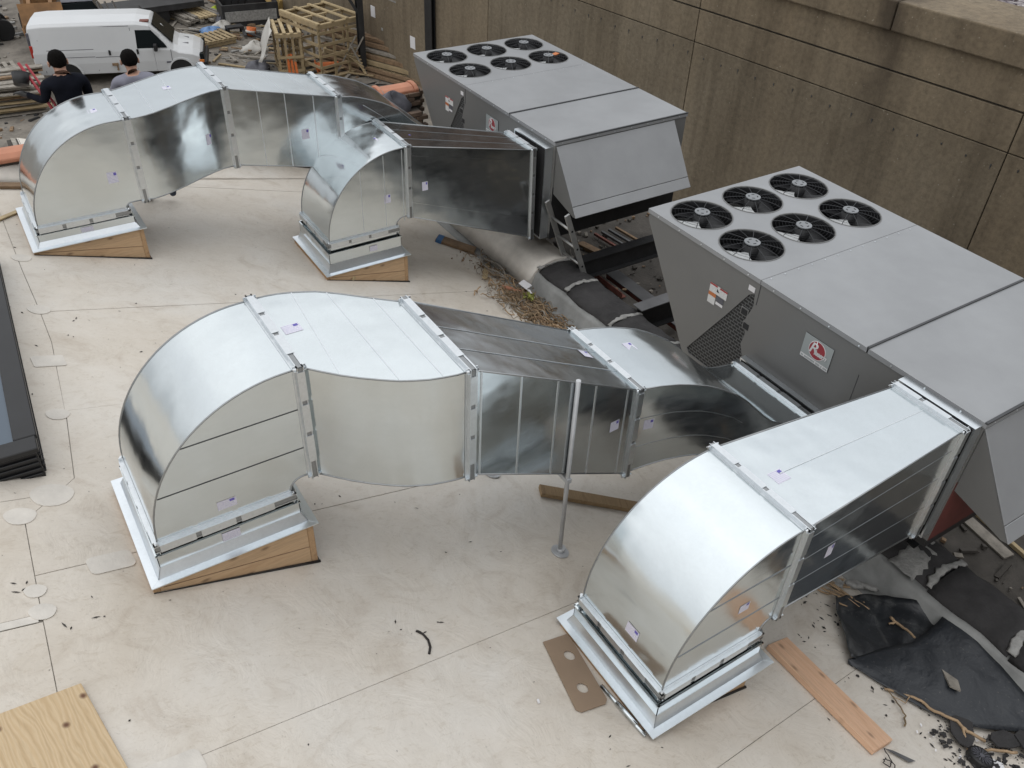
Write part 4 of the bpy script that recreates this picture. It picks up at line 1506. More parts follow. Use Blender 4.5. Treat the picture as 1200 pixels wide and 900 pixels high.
    plate('warning_label', y0 - 0.112, z0 - 0.164, 0.095, 0.03, 'white_label')
    plate('warning_label', -1.46, Zt - 0.115, 0.08, 0.055, 'white_label')
    # --- maker's plate: silver sheet, red disc in a white ring, script name, pale strip of print
    py, pz_ = -2.19, Zt - 0.205
    bp = plate('brand_plate', py, pz_, 0.315, 0.245, 'brand_silver', 0.008)
    q = MB()
    q.prism([(-0.0075, py, pz_), (-0.0075, py - 0.315, pz_), (-0.0075, py - 0.315, pz_ - 0.245), (-0.0075, py, pz_ - 0.245)], (0.007, 0, 0))
    q.build('plate_edge', 'unit_seam', bp, O)
    cy, cz = py - 0.16, pz_ - 0.105
    for r, mt, dx in ((0.093, 'brand_white', 0.010), (0.086, 'brand_red', 0.0115)):
        q = MB()
        q.add([(-dx, cy + r * math.cos(2 * PI * i / 40), cz + r * math.sin(2 * PI * i / 40)) for i in range(40)], [tuple(range(40))])
        q.build('emblem', mt, bp, O)
    plate('print_strip', py - 0.004, pz_ - 0.205, 0.307, 0.036, 'brand_white', 0.010, bp)
    q = MB()
    rb_ = random.Random(2)
    yy_ = py - 0.015
    while yy_ > py - 0.30:
        w = rb_.uniform(0.005, 0.012)
        q.box((-0.0115, yy_ - w / 2, pz_ - 0.223), (0.001, w, 0.017))
        yy_ -= w + (0.004 if rb_.random() > 0.15 else 0.016)
    q.build('fine_print', 'brand_silver', bp, O)
    fc = bpy.data.curves.new('name_text', 'FONT')
    fc.body = 'R'
    fc.size = 0.15
    fc.shear = 0.25
    fc.extrude = 0.0006
    fc.offset = 0.0022
    fc2 = bpy.data.curves.new('name_text', 'FONT')
    fc2.body = 'heem'
    fc2.size = 0.070
    fc2.shear = 0.3
    fc2.extrude = 0.0006
    fc2.offset = 0.0022
    fc2.space_character = 0.80
    for f_, yy0, zz0 in ((fc, cy + 0.086, cz - 0.040), (fc2, cy + 0.024, cz - 0.045)):
        t_ = bpy.data.objects.new('lettering', f_)
        COL.objects.link(t_)
        f_.materials.append(M['brand_white'])
        t_.parent = bp
        t_.location = (-0.013, yy0, zz0)
        # text x -> -y, text y -> z, faces -x
        t_.rotation_mode = 'QUATERNION'
        t_.rotation_quaternion = Matrix(((0, 0, -1), (-1, 0, 0), (0, 1, 0))).to_quaternion()
        # keep the lettering as a plain mesh
        bpy.context.view_layer.update()
        tm = bpy.data.meshes.new_from_object(t_)
        t2 = bpy.data.objects.new('lettering', tm)
        COL.objects.link(t2)
        t2.parent = bp
        t2.location = t_.location
        t2.rotation_mode = 'QUATERNION'
        t2.rotation_quaternion = t_.rotation_quaternion
        bpy.data.objects.remove(t_)
    q = MB()      # long flourish of the initial
    q.tube([(-0.013, cy + 0.02, cz + 0.085), (-0.013, cy + 0.012, cz + 0.03), (-0.013, cy + 0.02, cz - 0.0)], 0.004, 5)
    q.build('flourish', 'brand_white', bp, O)
    # --- six condenser fans
    well = MB()
    n = 32
    R = 0.31
    cir = lambda r, z: [Vector((r * math.cos(2 * PI * i / n), r * math.sin(2 * PI * i / n), z)) for i in range(n)]
    well.loft([cir(R, -0.005), cir(R - 0.006, -0.06), cir(R + 0.004, -0.16), cir(R + 0.03, -0.30)], False, 0, True)
    well.add(cir(R + 0.03, -0.30), [tuple(range(n))])
    lip = MB()
    lip.loft([cir(R + 0.012, 0.0015), cir(R + 0.009, 0.007), cir(R + 0.002, 0.007), cir(R - 0.002, -0.01)], False, 0, True)
    guard = MB()
    for k in range(8):
        r = 0.085 + 0.0315 * k
        guard.tube([(r * math.cos(2 * PI * i / 28), r * math.sin(2 * PI * i / 28), 0.030 - 0.03 * (r / R) ** 4) for i in range(29)], 0.0016, 3, 0, True, False)
    for k in range(12):
        a = 2 * PI * k / 12 + 0.13
        guard.tube([(r * math.cos(a), r * math.sin(a), 0.032 - 0.03 * (r / R) ** 4) for r in (0.06, 0.15, 0.25, 0.30, 0.336)], 0.0042, 4)
    hub = MB()
    hub.cyl((0, 0, 0.034), 0.078, 0.012, (0, 0, 1), 24)
    slots = MB()
    for k in range(4):
        a = PI / 4 + k * PI / 2
        slots.box((0.045 * math.cos(a), 0.045 * math.sin(a), 0.0405), (0.030, 0.012, 0.002), Matrix.Rotation(a + PI / 2, 3, 'Z'))
    motor = MB()
    motor.cyl((0, 0, -0.09), 0.075, 0.22, (0, 0, 1), 24, 0, 0.085)
    rv = random.Random(11)

    def blade(a0, span, z0, z1):
        bb = MB()
        rows = []
        for i in range(5):
            t = i / 4
            r = lerp(0.08, 0.285, t)
            ring_ = []
            for j in range(5):
                s_ = j / 4
                a = a0 + (s_ - 0.5) * span * (0.75 + 0.35 * t) + 0.12 * t
                ring_.append(Vector((r * math.cos(a), r * math.sin(a), lerp(z0, z1, s_) + 0.01 * math.sin(PI * s_))))
            rows.append(ring_)
        bb.loft(rows, False, 0, True, False)
        return bb
    first = None
    for fi, (fx, fy) in enumerate([(x, y) for x in (0.38, 1.10, 1.80) for y in (-0.36, -1.07)]):
        loc_ = (fx, fy, Zt)
        if first is None:
            f0 = well.build('condenser_fan', 'fan_black', u, loc_)
            lip.build('fan_rim', 'unit_side', f0, O)
            guard.build('wire_guard', 'fan_wire', f0, O)
            h_ = hub.build('hub_plate', 'fan_hub', f0, O)
            slots.build('hub_slot', 'gasket', f0, O)
            motor.build('motor', 'fan_black', f0, O)
            for k in range(3):
                blade(math.radians(178 + 95 + 85 * k), 1.15, -0.15, -0.075).build('fan_blade', 'fan_black', f0, O)
            blade(math.radians(180), 1.55, -0.085, -0.045).build('fan_blade', 'fan_blade', f0, O)  # single pale sheet for the pale patch inside each fan
            first = f0
        else:
            c = copy_tree(first, u)
            c.location = loc_
            for ch in c.children:
                if ch.name.startswith('fan_blade'):
                    ch.rotation_euler = (0, 0, rv.uniform(-0.22, 0.22))
                elif ch.name.startswith(('wire_guard', 'hub_slot')):
                    ch.rotation_euler = (0, 0, rv.uniform(0, 1))
    return u


UNIT_NEAR = (5.65, 5.93, -4.02 - UH)
UNIT_FAR = (6.19, 12.25, -4.33 - UH)
unit2 = rooftop_unit(UNIT_NEAR, 'nearer grey rooftop air unit with six fans, fed by the front corner duct')
unit1 = copy_tree(unit2)
unit1.location = UNIT_FAR
unit1['label'] = 'farther grey rooftop air unit at the top, orange tag on one of its fans'
ORG[unit1.name] = Vector(UNIT_FAR)
for ch in unit1.children:
    if ch.name.startswith('intake_panel'):
        ch.data = ch.data.copy()
        ch.data.materials[0] = M['black_steel']  # black colour stands in for the deep shade under this hood
q = MB()
q.box((1.93, -1.07, UH + 0.03), (0.13, 0.075, 0.012), Matrix.Rotation(0.4, 3, 'Z'))
q.build('fan_tag', 'tag_orange', unit1, (0, 0, 0))


def unit_collar(parent, loc, y_near, y_far, zt, zb, depth):
    """sheet-metal collar between a duct flange and the cabinet"""
    b = MB()
    L = Vector(loc)
    for p in ((0, (y_near + y_far) / 2, zt, depth, y_far - y_near, 0.02),):
        pass
    xm = L.x - depth / 2
    b.box((xm, (y_near + y_far) / 2, zt - 0.008), (depth, y_far - y_near, 0.016))
    b.box((xm, (y_near + y_far) / 2, zb + 0.008), (depth, y_far - y_near, 0.016))
    b.box((xm, y_near + 0.008, (zt + zb) / 2), (depth, 0.016, zt - zb - 0.034))
    b.box((xm, y_far - 0.008, (zt + zb) / 2), (depth, 0.016, zt - zb - 0.034))
    for v in b.v:
        v -= L
    o = b.build('collar', 'galv_skirt', parent, (0, 0, 0))
    g_ = MB()
    g_.box((xm, (y_near + y_far) / 2, (zt + zb) / 2), (depth - 0.004, y_far - y_near - 0.05, zt - zb - 0.05))
    for v in g_.v:
        v -= L
    g_.build('gasket', 'gasket', o, (0, 0, 0))


unit_collar(unit2, UNIT_NEAR, 2.075, 2.76, -4.05, -5.24, 0.10)
unit_collar(unit2, UNIT_NEAR, 3.32, 4.32, -4.86, -5.37, 0.06)
unit_collar(unit1, UNIT_FAR, 8.42, 9.16, -4.41, -5.70, 0.12)
unit_collar(unit1, UNIT_FAR, 9.76, 10.7, -5.05, -5.66, 0.06)

# --- dunnage steel under the units
DG = 'black steel beams carrying the units'


def i_beam(name, p0, p1, h, w, label, mats=('black_steel', 'grey_steel'), t=0.014):
    p0, p1 = Vector(p0), Vector(p1)
    o = thing(name, (p0 + p1) / 2 - Vector((0, 0, h)), label, 'steel beam', DG)
    b = MB()
    b.bar(p0 - Vector((0, 0, t / 2)), p1 - Vector((0, 0, t / 2)), w, t)
    b.build('top_flange', mats[1], o)
    b = MB()
    b.bar(p0 - Vector((0, 0, h / 2)), p1 - Vector((0, 0, h / 2)), 0.02, h - 2 * t - 0.002)
    b.bar(p0 - Vector((0, 0, h - t / 2)), p1 - Vector((0, 0, h - t / 2)), w, t)
    b.build('web', mats[0], o)
    return o


i_beam('steel_beam', (6.45, 8.05, -5.95), (10.2, 8.05, -5.95), 0.30, 0.16, 'black steel beam under the front edge of the farther unit', ('black_steel', 'black_steel'))
i_beam('steel_beam', (6.50, 6.78, -6.0), (10.2, 6.78, -6.0), 0.36, 0.18, 'black steel beam between the two units, nearer one, grey top')
i_beam('steel_beam', (6.50, 11.0, -5.715), (10.2, 11.0, -5.715), 0.4, 0.2, 'black steel beam below the condenser end of the farther unit', ('black_steel', 'black_steel'))
i_beam('steel_beam', (6.50, 4.9, -5.405), (10.2, 4.9, -5.405), 0.4, 0.2, 'black steel beam below the condenser end of the nearer unit', ('black_steel', 'black_steel'))
i_beam('steel_beam', (5.98, 2.35, -5.405), (10.2, 2.35, -5.405), 0.4, 0.2, 'black steel beam under the hood end of the nearer unit', ('black_steel', 'black_steel'))
bt = MB()
for x in (8.0, 9.8):
    for y in (2.2, 4.9, 6.78, 8.05, 11.0):
        pass
ib = i_beam('steel_beam', (7.46, 5.2, -6.62), (7.46, 8.55, -6.62), 0.20, 0.22, 'flat grey topped steel beam with rusty edges lying on the lower roof', ('rust_steel', 'grey_steel'))
for k, (x, ya, yb) in enumerate(((7.82, 5.3, 8.5), (7.10, 7.72, 8.36))):
    b = MB()
    zk = 0.0 if k == 0 else 0.40
    b.box((x, (ya + yb) / 2, -6.965 + zk), (0.09, yb - ya, 0.012))
    b.box((x - 0.04, (ya + yb) / 2, -6.92 + zk), (0.012, yb - ya, 0.08))
    tag(b.build('angle_iron', 'rust_steel'), ('long' if k == 0 else 'short') + ' rusty red angle iron on the lower roof' + (' beyond the grey beam' if k == 0 else ' next to the ladder'), 'angle iron', 'rusty angle irons')
for k, (x, y) in enumerate(((9.4, 2.2), (9.4, 4.9), (9.4, 6.78), (9.4, 8.05), (9.4, 11.0))):
    b = MB()
    ztop = {2.2: -5.82, 4.9: -5.82, 6.78: -6.375, 8.05: -6.265, 11.0: -6.13}[y]
    b.box((x, y, (ztop - 7.0) / 2), (0.12, 0.12, ztop + 7.0))
    tag(b.build('steel_stub', 'black_steel'), 'black ' + ('stub post under the hood end of the nearer unit', 'stub post under the condenser end of the nearer unit', 'stub post under the grey topped beam between the units', 'stub post under the front edge of the farther unit', 'stub post under the condenser end of the farther unit')[k], 'post', 'stub posts below the beams')


# ================================================================== THINGS LYING ON THE ROOF
def roof_frame(x, y, ang=0.0, h=0.0):
    """matrix whose x axis runs along ang on the roof plane, z = roof normal"""
    d = Vector((math.cos(ang), math.sin(ang), -0.32 * math.cos(ang))).normalized()
    e = RN.cross(d)
    m = Matrix((d, e, RN)).transposed().to_4x4()
    m.translation = on_roof(x, y, h + 0.012)
    return m


def place(o, m):
    o.matrix_world = m
    return o


def board(name, p0, p1, w, t, mat, label, cat, group=None, tape=None, bevel=0.003, lift=0.0):
    """flat board from p0 to p1 (roof x, y), lying on the membrane; grain along local Y"""
    dx, dy = p1[0] - p0[0], p1[1] - p0[1]
    L = math.hypot(dx, dy * 1.0) * 1.0
    L = math.sqrt(dx * dx * (1 + 0.32 ** 2) + dy * dy)
    b = MB()
    b.box((0, 0, t / 2), (w, L, t))
    o = b.build(name, mat, None, (0, 0, 0), bevel)
    ang = math.atan2(dy, dx) - PI / 2
    place(o, roof_frame((p0[0] + p1[0]) / 2, (p0[1] + p1[1]) / 2, ang, lift))
    return tag(o, label, cat, group)


# skylight at the left edge
SK = Vector((-0.305, 5.39, -4.44))
sk = thing('skylight', SK, 'dark bronze framed skylight in the roof at the left', 'skylight', None, math.radians(-2.4))
top = 0.245
b = MB()
for (c, s_) in (((-0.96, 0.02, top / 2 - 0.2), (1.92, 0.04, top + 0.4)), ((-0.96, 3.38, top / 2 - 0.2), (1.92, 0.04, top + 0.4)), ((-0.02, 1.70, top / 2 - 0.2), (0.04, 3.316, top + 0.4)), ((-1.9, 1.70, top / 2 - 0.2), (0.04, 3.316, top + 0.4))):
    b.box(c, s_)
b.build('curb_wall', 'bronze_frame', sk, (0, 0, 0), 0.004)
b = MB()
for (c, s_) in (((-0.96, 0.045, top + 0.015), (1.96, 0.15, 0.045)), ((-0.96, 3.355, top + 0.015), (1.96, 0.15, 0.045)), ((-0.045, 1.70, top + 0.016), (0.15, 3.15, 0.045)), ((-1.875, 1.70, top + 0.016), (0.15, 3.15, 0.045)), ((-0.96, 1.7, top + 0.012), (1.71, 0.07, 0.04))):
    b.box(c, s_)
b.build('frame', 'bronze_frame', sk, (0, 0, 0), 0.006)
b = MB()
for k in range(4):
    b.box((0.004 + 0.006 * (k % 2), 1.70, 0.03 + k * 0.05), (0.02, 3.36, 0.022))
    b.box((-0.96, -0.004 - 0.006 * (k % 2), 0.03 + k * 0.05), (1.9, 0.02, 0.022))
b.build('trim_strip', 'bronze_frame', sk, (0, 0, 0), 0.003)
for y0, y1 in ((0.10, 1.665), (1.735, 3.30)):
    b = MB()
    b.box((-0.96, (y0 + y1) / 2, top + 0.016), (1.72, y1 - y0, 0.014))
    b.build('pane', 'glass_sky', sk, (0, 0, 0))

# plywood sheet, bottom left
b = MB()
b.box((-0.62, -0.30, 0.009), (1.24, 1.9, 0.018))
ply = place(b.build('plywood_sheet', 'ply', None, (0, 0, 0), 0.002), roof_frame(-0.345, 2.85, 0.24, 0.0))
ply.matrix_world = roof_frame(-0.337, 3.50 - 0.65 * math.cos(0.1), 0.0, 0.0) @ Matrix.Rotation(0.17, 4, 'Z')
tag(ply, 'knotty plywood sheet lying on the white roof below the skylight', 'plywood')

# cardboard template with two round holes
cb = [(2.330, 2.87), (2.545, 2.875), (2.555, 2.845), (2.47, 2.29), (2.435, 2.262), (2.232, 2.268), (2.205, 2.30)]
holes = [(2.445, 2.70), (2.36, 2.43)]
outer = [Vector((x, y, 0)) for x, y in cb]
loops = [outer] + [[Vector((hx + 0.042 * math.cos(2 * PI * i / 16), hy + 0.042 * math.sin(2 * PI * i / 16), 0)) for i in range(16)][::-1] for hx, hy in holes]
b = MB()
flat = [p for l in loops for p in l]
tri = [tuple(t) for t in tessellate_polygon(loops)]
topv = [on_roof(p.x, p.y, 0.024) for p in flat]
botv = [on_roof(p.x, p.y, 0.016) for p in flat]
b.add(topv, tri)
b.add(botv, tri)
o_ = 0
for l in loops:
    n = len(l)
    b.loft([topv[o_:o_ + n], botv[o_:o_ + n]], False, 0, False)
    o_ += n
tag(b.build('cardboard', 'cardboard'), 'flat brown cardboard template with two round holes beside the front curb', 'cardboard')

LG = 'boards lying on the roof'
board('lumber', (4.20, 2.21), (4.215, 1.17), 0.255, 0.05, 'lumber', 'pinkish new lumber board lying between the front duct and the black rubber sheet', 'board', LG)
board('plank', (3.33, 4.36), (4.75, 3.67), 0.14, 0.04, 'lumber_old', 'long brown plank lying under the long duct behind the thin post', 'board', LG)
bt_ = board('board', (5.28, 9.93), (5.72, 9.56), 0.25, 0.04, 'brown_wood', 'short brown board with blue tape on its end, near the farther unit', 'board', LG)
b = MB()
b.box((0, -0.245, 0.021), (0.256, 0.085, 0.046))
b.build('tape', 'bluetape', bt_, (0, 0, 0))
board('stick', (5.66, 9.08), (5.34, 8.68), 0.07, 0.035, 'pale_wood', 'pale wooden stick lying by the heap of dry vines', 'stick')
board('wood_shim', (3.36, 8.58), (3.80, 8.78), 0.075, 0.05, 'pale_wood', 'small pale wood shim against the curb of the short far duct', 'shim')
board('lath', (-0.12, 9.72), (0.16, 10.02), 0.05, 0.02, 'pale_wood', 'thin pale lath poking out left of the far curb', 'lath')
board('plank', (-0.9, 10.52), (0.62, 10.82), 0.12, 0.035, 'brown_wood', 'brown plank lying at the foot of the far terracotta parapet', 'board', LG)
b = MB()
b.box((0, 0, 0.008), (0.03, 0.014, 0.016))
tag(place(b.build('foam_crumb', 'white_label', None, (0, 0, 0), 0.002), roof_frame(2.0, 2.45, 1.3)), 'tiny white foam crumb on the roof left of the cardboard', 'crumb')
# old flat strap tool lying by the left side of the front curb
b = MB()
b.tube([on_roof(x, y, 0.02) for x, y in ((2.505, 2.40), (2.515, 2.25), (2.525, 2.08), (2.535, 1.95))], 0.014, 5)
b.tube([on_roof(2.512, 2.24, 0.03), on_roof(2.527, 2.04, 0.03)], 0.017, 5)
tag(b.build('caulk_strip', 'galv_dull'), 'crushed strip of sheet-metal scrap along the left side of the front curb', 'scrap')


# ---- black rubber sheet folded over itself by the parapet
def drape(name, pts_grid, mat, th=0.004):
    """pts_grid: rows of (x, y, h) over the roof plane"""
    b = MB()
    rows = []
    for r in pts_grid:
        rows.append([on_roof(x, y, h) for x, y, h in r])
    nr, nc = len(rows), len(rows[0])
    b.add([p for r in rows for p in r], [(i * nc + j, i * nc + j + 1, (i + 1) * nc + j + 1, (i + 1) * nc + j) for i in range(nr - 1) for j in range(nc - 1)], 0, True)
    o = b.build(name, mat)
    s = o.modifiers.new('thick', 'SOLIDIFY')
    s.thickness = th
    return o


rr_ = random.Random(21)


def poly_at(pl, t):
    L = [0]
    for a, b_ in zip(pl[:-1], pl[1:]):
        L.append(L[-1] + math.hypot(b_[0] - a[0], b_[1] - a[1]))
    d = t * L[-1]
    for i in range(len(pl) - 1):
        if d <= L[i + 1] + 1e-9:
            u = (d - L[i]) / (L[i + 1] - L[i])
            return tuple(lerp(pl[i][k], pl[i + 1][k], u) for k in range(len(pl[0])))
    return pl[-1]


top_edge = [(5.15, 2.37, 0.045), (5.35, 2.365, 0.03), (5.57, 2.31, 0.05), (5.76, 2.16, 0.13), (5.88, 1.95, 0.20), (5.91, 1.82, 0.22)]
under_fold = [(4.70, 1.84, 0.035), (5.0, 1.74, 0.03), (5.3, 1.66, 0.03), (5.6, 1.64, 0.05), (5.8, 1.64, 0.10), (5.89, 1.68, 0.15)]
fold_line = [(4.695, 1.845, 0.05), (4.90, 1.815, 0.065), (5.09, 1.79, 0.09), (5.25, 1.745, 0.125), (5.37, 1.71, 0.14), (5.55, 1.72, 0.17), (5.75, 1.74, 0.21), (5.93, 1.77, 0.27)]
low_edge = [(4.69, 1.83, 0.022), (4.73, 1.72, 0.03), (4.77, 1.62, 0.024), (4.84, 1.44, 0.035), (4.93, 1.26, 0.03), (5.06, 1.06, 0.045), (5.27, 0.91, 0.05), (5.50, 0.80, 0.05), (5.70, 0.68, 0.07), (5.86, 0.60, 0.12)]


def wrinkle(x, y, k):
    return 1.35 * k * (math.sin(37 * x - 41 * y) * 0.12 + math.sin(11 * x + 5 * y) * 0.5 + math.sin(17 * y - 8 * x + 2) * 0.35 + math.sin(31 * x + 13 * y + 1) * 0.2 + math.sin(29 * y - 23 * x) * 0.15)


grid = []
for i in range(33):
    t = i / 32
    a, c = poly_at(top_edge, t), poly_at(under_fold, t)
    row = []
    for j in range(13):
        u = j / 12
        p = [lerp(a[k], c[k], u) for k in range(3)]
        h = p[2] + wrinkle(p[0], p[1], 0.022)
        h += 0.05 * math.exp(-(t / 0.06) ** 2)                      # left rim curls up
        h += 0.03 * math.exp(-((u) / 0.15) ** 2)
        row.append((p[0], p[1], max(0.018, h - 0.02 * math.sin(PI * u) * math.sin(PI * t))))
    grid.append(row)
rub = drape('rubber_sheet', grid, 'rubber_dusty')
tag(rub, 'crumpled black rubber sheet lying along the grey parapet flashing', 'rubber sheet')
grid = []
for i in range(37):
    t = i / 36
    a, c = poly_at(fold_line, t), poly_at(low_edge, t)
    row = [(a[0] + 0.012, a[1] - 0.05, max(0.016, a[2] - 0.05)), (a[0], a[1] - 0.012, a[2] - 0.02)]
    for j in range(15):
        u = j / 14
        p = [lerp(a[k], c[k], u) for k in range(3)]
        h = p[2] + 0.035 * math.sin(PI * min(1, u * 1.2)) * (0.3 + 0.7 * t) + wrinkle(p[0] * 0.6, p[1] * 0.6, 0.012) * math.sin(PI * min(1, u + 0.1))
        row.append((p[0], p[1], max(0.018, h)))
    grid.append(row)
fl = drape('folded_flap', grid, 'rubber')
fl.parent = rub
fl.matrix_parent_inverse = Matrix.Translation(-Vector(rub.location))

# weathered wood chip on the flap
b = MB()
b.prism([on_roof(x, y, 0.135) for x, y in ((5.36, 1.41), (5.255, 1.27), (5.305, 1.20), (5.395, 1.28))], RN * 0.015)
tag(b.build('wood_chip', 'grey_wood'), 'pointed brown wood chip resting on the black rubber sheet', 'wood chip')

# shards of old roofing and dark debris in the corner
b = MB()
for k in range(700):
    x, y = rnd.uniform(4.75, 5.6), rnd.uniform(0.2, 1.1)
    if y > 1.25 - (x - 4.7) * 0.9 + 0.1 or y < 0.75 - (x - 4.5) * 0.55:
        continue
    r = rnd.choice((0.004, 0.006, 0.008, 0.012, 0.02))
    rot = Euler((rnd.uniform(-0.5, 0.5), rnd.uniform(-0.5, 0.5) + 0.3, rnd.random() * 6)).to_matrix()
    b.box(on_roof(x, y, 0.02 + rnd.uniform(0, 0.02)), (r * 2, r * 1.2, r * 0.5), rot)
tag(b.build('debris', 'roll_roof'), kind='stuff', label='dark broken roofing bits in the corner by the rubber sheet')
for k, (x, y, w, d, a) in enumerate(((5.05, 0.99, 0.34, 0.20, 0.5), (5.34, 0.77, 0.3, 0.16, -0.3), (5.5, 0.66, 0.24, 0.2, 0.9))):
    b = MB()
    b.prism([Vector((p * w, q_ * d, 0)) for p, q_ in ((-0.5, -0.35), (-0.1, -0.5), (0.45, -0.4), (0.5, 0.1), (0.2, 0.5), (-0.3, 0.42), (-0.52, 0.1))], (0, 0, 0.012))
    o = place(b.build('roofing_scrap', 'roll_roof', None, (0, 0, 0)), roof_frame(x, y, a, 0.035 + 0.012 * k))
    tag(o, ('ragged black roofing scrap under the forked root', 'ragged black roofing scrap by the tip of the pale stick', 'ragged black roofing scrap at the bottom right corner')[k], 'roofing scrap', 'torn roofing scraps')
b = MB()
wht = random.Random(8)
for k in range(26):
    x, y = wht.uniform(4.6, 5.4), wht.uniform(0.6, 1.2)
    if y > 1.3 - (x - 4.6) * 0.75:
        continue
    r = wht.uniform(0.004, 0.016)
    b.box(on_roof(x, y, 0.03), (r * 2, r, r * 0.6), Euler((0.2, 0.3, wht.random() * 6)).to_matrix())
tag(b.build('debris', 'white_label'), kind='stuff', label='white crumbs among the dark roofing bits')


def root_tube(name, branches, mat, label, cat, group=None, h=0.03):
    b = MB()
    for pts, r0, r1 in branches:
        P = [on_roof(x, y, (q[0] if q else h)) for x, y, *q in pts]
        # a few wobbling in-between points
        Q = []
        for a, c in zip(P[:-1], P[1:]):
            for k in range(4):
                Q.append(lerp(a, c, k / 4) + Vector((rr_.uniform(-1, 1), rr_.uniform(-1, 1), 0)) * 0.006)
        Q.append(P[-1])
        b.tube(Q, [lerp(r0, r1, k / (len(Q) - 1)) for k in range(len(Q))], 6)
    return tag(b.build(name, mat), label, cat, group)


root_tube('root', [([(4.78, 1.52), (4.88, 1.44), (4.95, 1.34, 0.05), (4.97, 1.2, 0.06), (5.07, 1.05, 0.07), (5.05, 0.96, 0.07), (5.15, 0.84, 0.05)], 0.010, 0.014), ([(5.055, 1.0, 0.07), (5.0, 0.93, 0.05), (4.92, 0.84, 0.03)], 0.012, 0.008), ([(4.92, 1.38, 0.05), (4.83, 1.36, 0.03), (4.78, 1.46, 0.025)], 0.006, 0.003)], 'root', 'forked pale root along the lower edge of the black rubber sheet', 'root')
root_tube('root', [([(4.79, 1.52), (4.75, 1.38), (4.70, 1.28), (4.60, 1.22)], 0.004, 0.008)], 'twig', 'thin brown root curling on the white roof beside the rubber sheet', 'root')
root_tube('root', [([(4.98, 0.84, 0.04), (5.17, 0.74, 0.05), (5.33, 0.66, 0.05)], 0.012, 0.012)], 'root', 'straight pale stick in the bottom right corner beside the round cap', 'stick')
root_tube('wire', [([(4.14, 1.00), (4.18, 1.04, 0.03), (4.16, 1.10), (4.11, 1.09, 0.03), (4.12, 1.04), (4.18, 1.06), (4.23, 1.16, 0.03)], 0.004, 0.004)], 'tar', 'thin dark looped wire at the lower end of the pink board', 'wire')
b = MB()
b.prism([on_roof(x, y, 0.022) for x, y in ((4.235, 1.165), (4.29, 1.12), (4.39, 0.985), (4.33, 1.0))], RN * 0.004)
tag(b.build('metal_shard', 'grey_steel'), 'dark pointed metal shard by the lower end of the pink board', 'shard')
# round black slotted cap
capo = thing('drain_cap', on_roof(4.95, 0.77, 0.02), 'round black slotted plastic cap in the bottom right corner', 'cap')
cm = roof_frame(4.95, 0.77, 0.4, 0.05)
b = MB()
n = 28
ro = [Vector((0.095 * math.cos(2 * PI * i / n), 0.095 * math.sin(2 * PI * i / n), 0)) for i in range(n)]
b.loft([[p + Vector((0, 0, -0.05)) for p in ro], [p + Vector((0, 0, 0.0)) for p in ro], [p * 0.9 + Vector((0, 0, 0.012)) for p in ro], [p * 0.86 + Vector((0, 0, 0.004)) for p in ro], [p * 0.02 + Vector((0, 0, 0.004)) for p in ro]], True, 0, False)
for v in b.v:
    v.xyz = cm @ v
b.build('cap_body', 'black_plastic', capo)
b = MB()
for k in range(15):
    a = 2 * PI * k / 15
    q = [Vector((r * math.cos(a + da), r * math.sin(a + da), 0.004)) for r, da in ((0.026, -0.1), (0.072, -0.055), (0.072, 0.055), (0.026, 0.1))]
    b.prism(q, (0, 0, 0.008))
    
b.cyl((0, 0, 0.008), 0.02, 0.012, (0, 0, 1), 14)
for v in b.v:
    v.xyz = cm @ v
b.build('spoke', 'bag_grey', capo)
b = MB()
b.prism([on_roof(x, y, 0.02) for x, y in ((5.03, 0.78), (5.12, 0.66), (5.06, 0.60), (4.98, 0.70))], RN * 0.01)
tag(b.build('paper_scrap', 'white_label'), 'white paper scrap beside the round black cap', 'paper')

# ---- stones and sticks where the flashing has come loose under the front duct
for k, (x, y, s, rz_) in enumerate(((5.45, 2.52, (0.17, 0.12, 0.05), 0.4), (5.62, 2.45, (0.24, 0.10, 0.05), -0.5), (5.30, 2.62, (0.10, 0.13, 0.05), 1.0), (5.72, 2.36, (0.20, 0.07, 0.04), -0.7))):
    b = MB()
    n = 7
    pts = [Vector((s[0] * 0.5 * math.cos(2 * PI * i / n) * rr_.uniform(0.8, 1.1), s[1] * 0.5 * math.sin(2 * PI * i / n) * rr_.uniform(0.8, 1.1), 0)) for i in range(n)]
    b.loft([pts, [p * 1.05 + Vector((0, 0, s[2] * 0.5)) for p in pts], [p * 0.8 + Vector((0, 0, s[2])) for p in pts]], True, 0, False)
    o = place(b.build('stone', 'grey_mastic', None, (0, 0, 0), 0.006), roof_frame(x, y, rz_, 0.01 + 0.012 * k))
    tag(o, ('flat grey stone nearest the near duct flange', 'long grey slab of stone in the rubble by the flashing', 'small pale stone at the left of the rubble', 'narrow grey stone chip against the flashing')[k], 'stone', 'stones in the rubble by the flashing')
b = MB()
for k in range(26):
    x, y = 5.2 + rr_.uniform(0, 0.32), 2.62 + rr_.uniform(-0.38, 0.1)
    a = -0.9 + rr_.uniform(-0.5, 0.5)
    L = rr_.uniform(0.05, 0.16)
    P = [on_roof(x + math.cos(a) * L * t, y + math.sin(a) * L * t, 0.025 + rr_.uniform(0, 0.05)) for t in (-1, -0.3, 0.4, 1)]
    b.tube(P, rr_.uniform(0.004, 0.012), 5)
tag(b.build('twigs', 'root'), kind='stuff', label='broken root bits under the front duct')
root_tube('root', [([(5.55, 2.02, 0.08), (5.52, 1.92, 0.10), (5.50, 1.82, 0.13), (5.47, 1.74, 0.14)], 0.014, 0.010), ([(5.53, 1.95, 0.09), (5.46, 1.97, 0.08)], 0.012, 0.008)], 'root', 'pale forked root on top of the rubber sheet by the flashing', 'root')

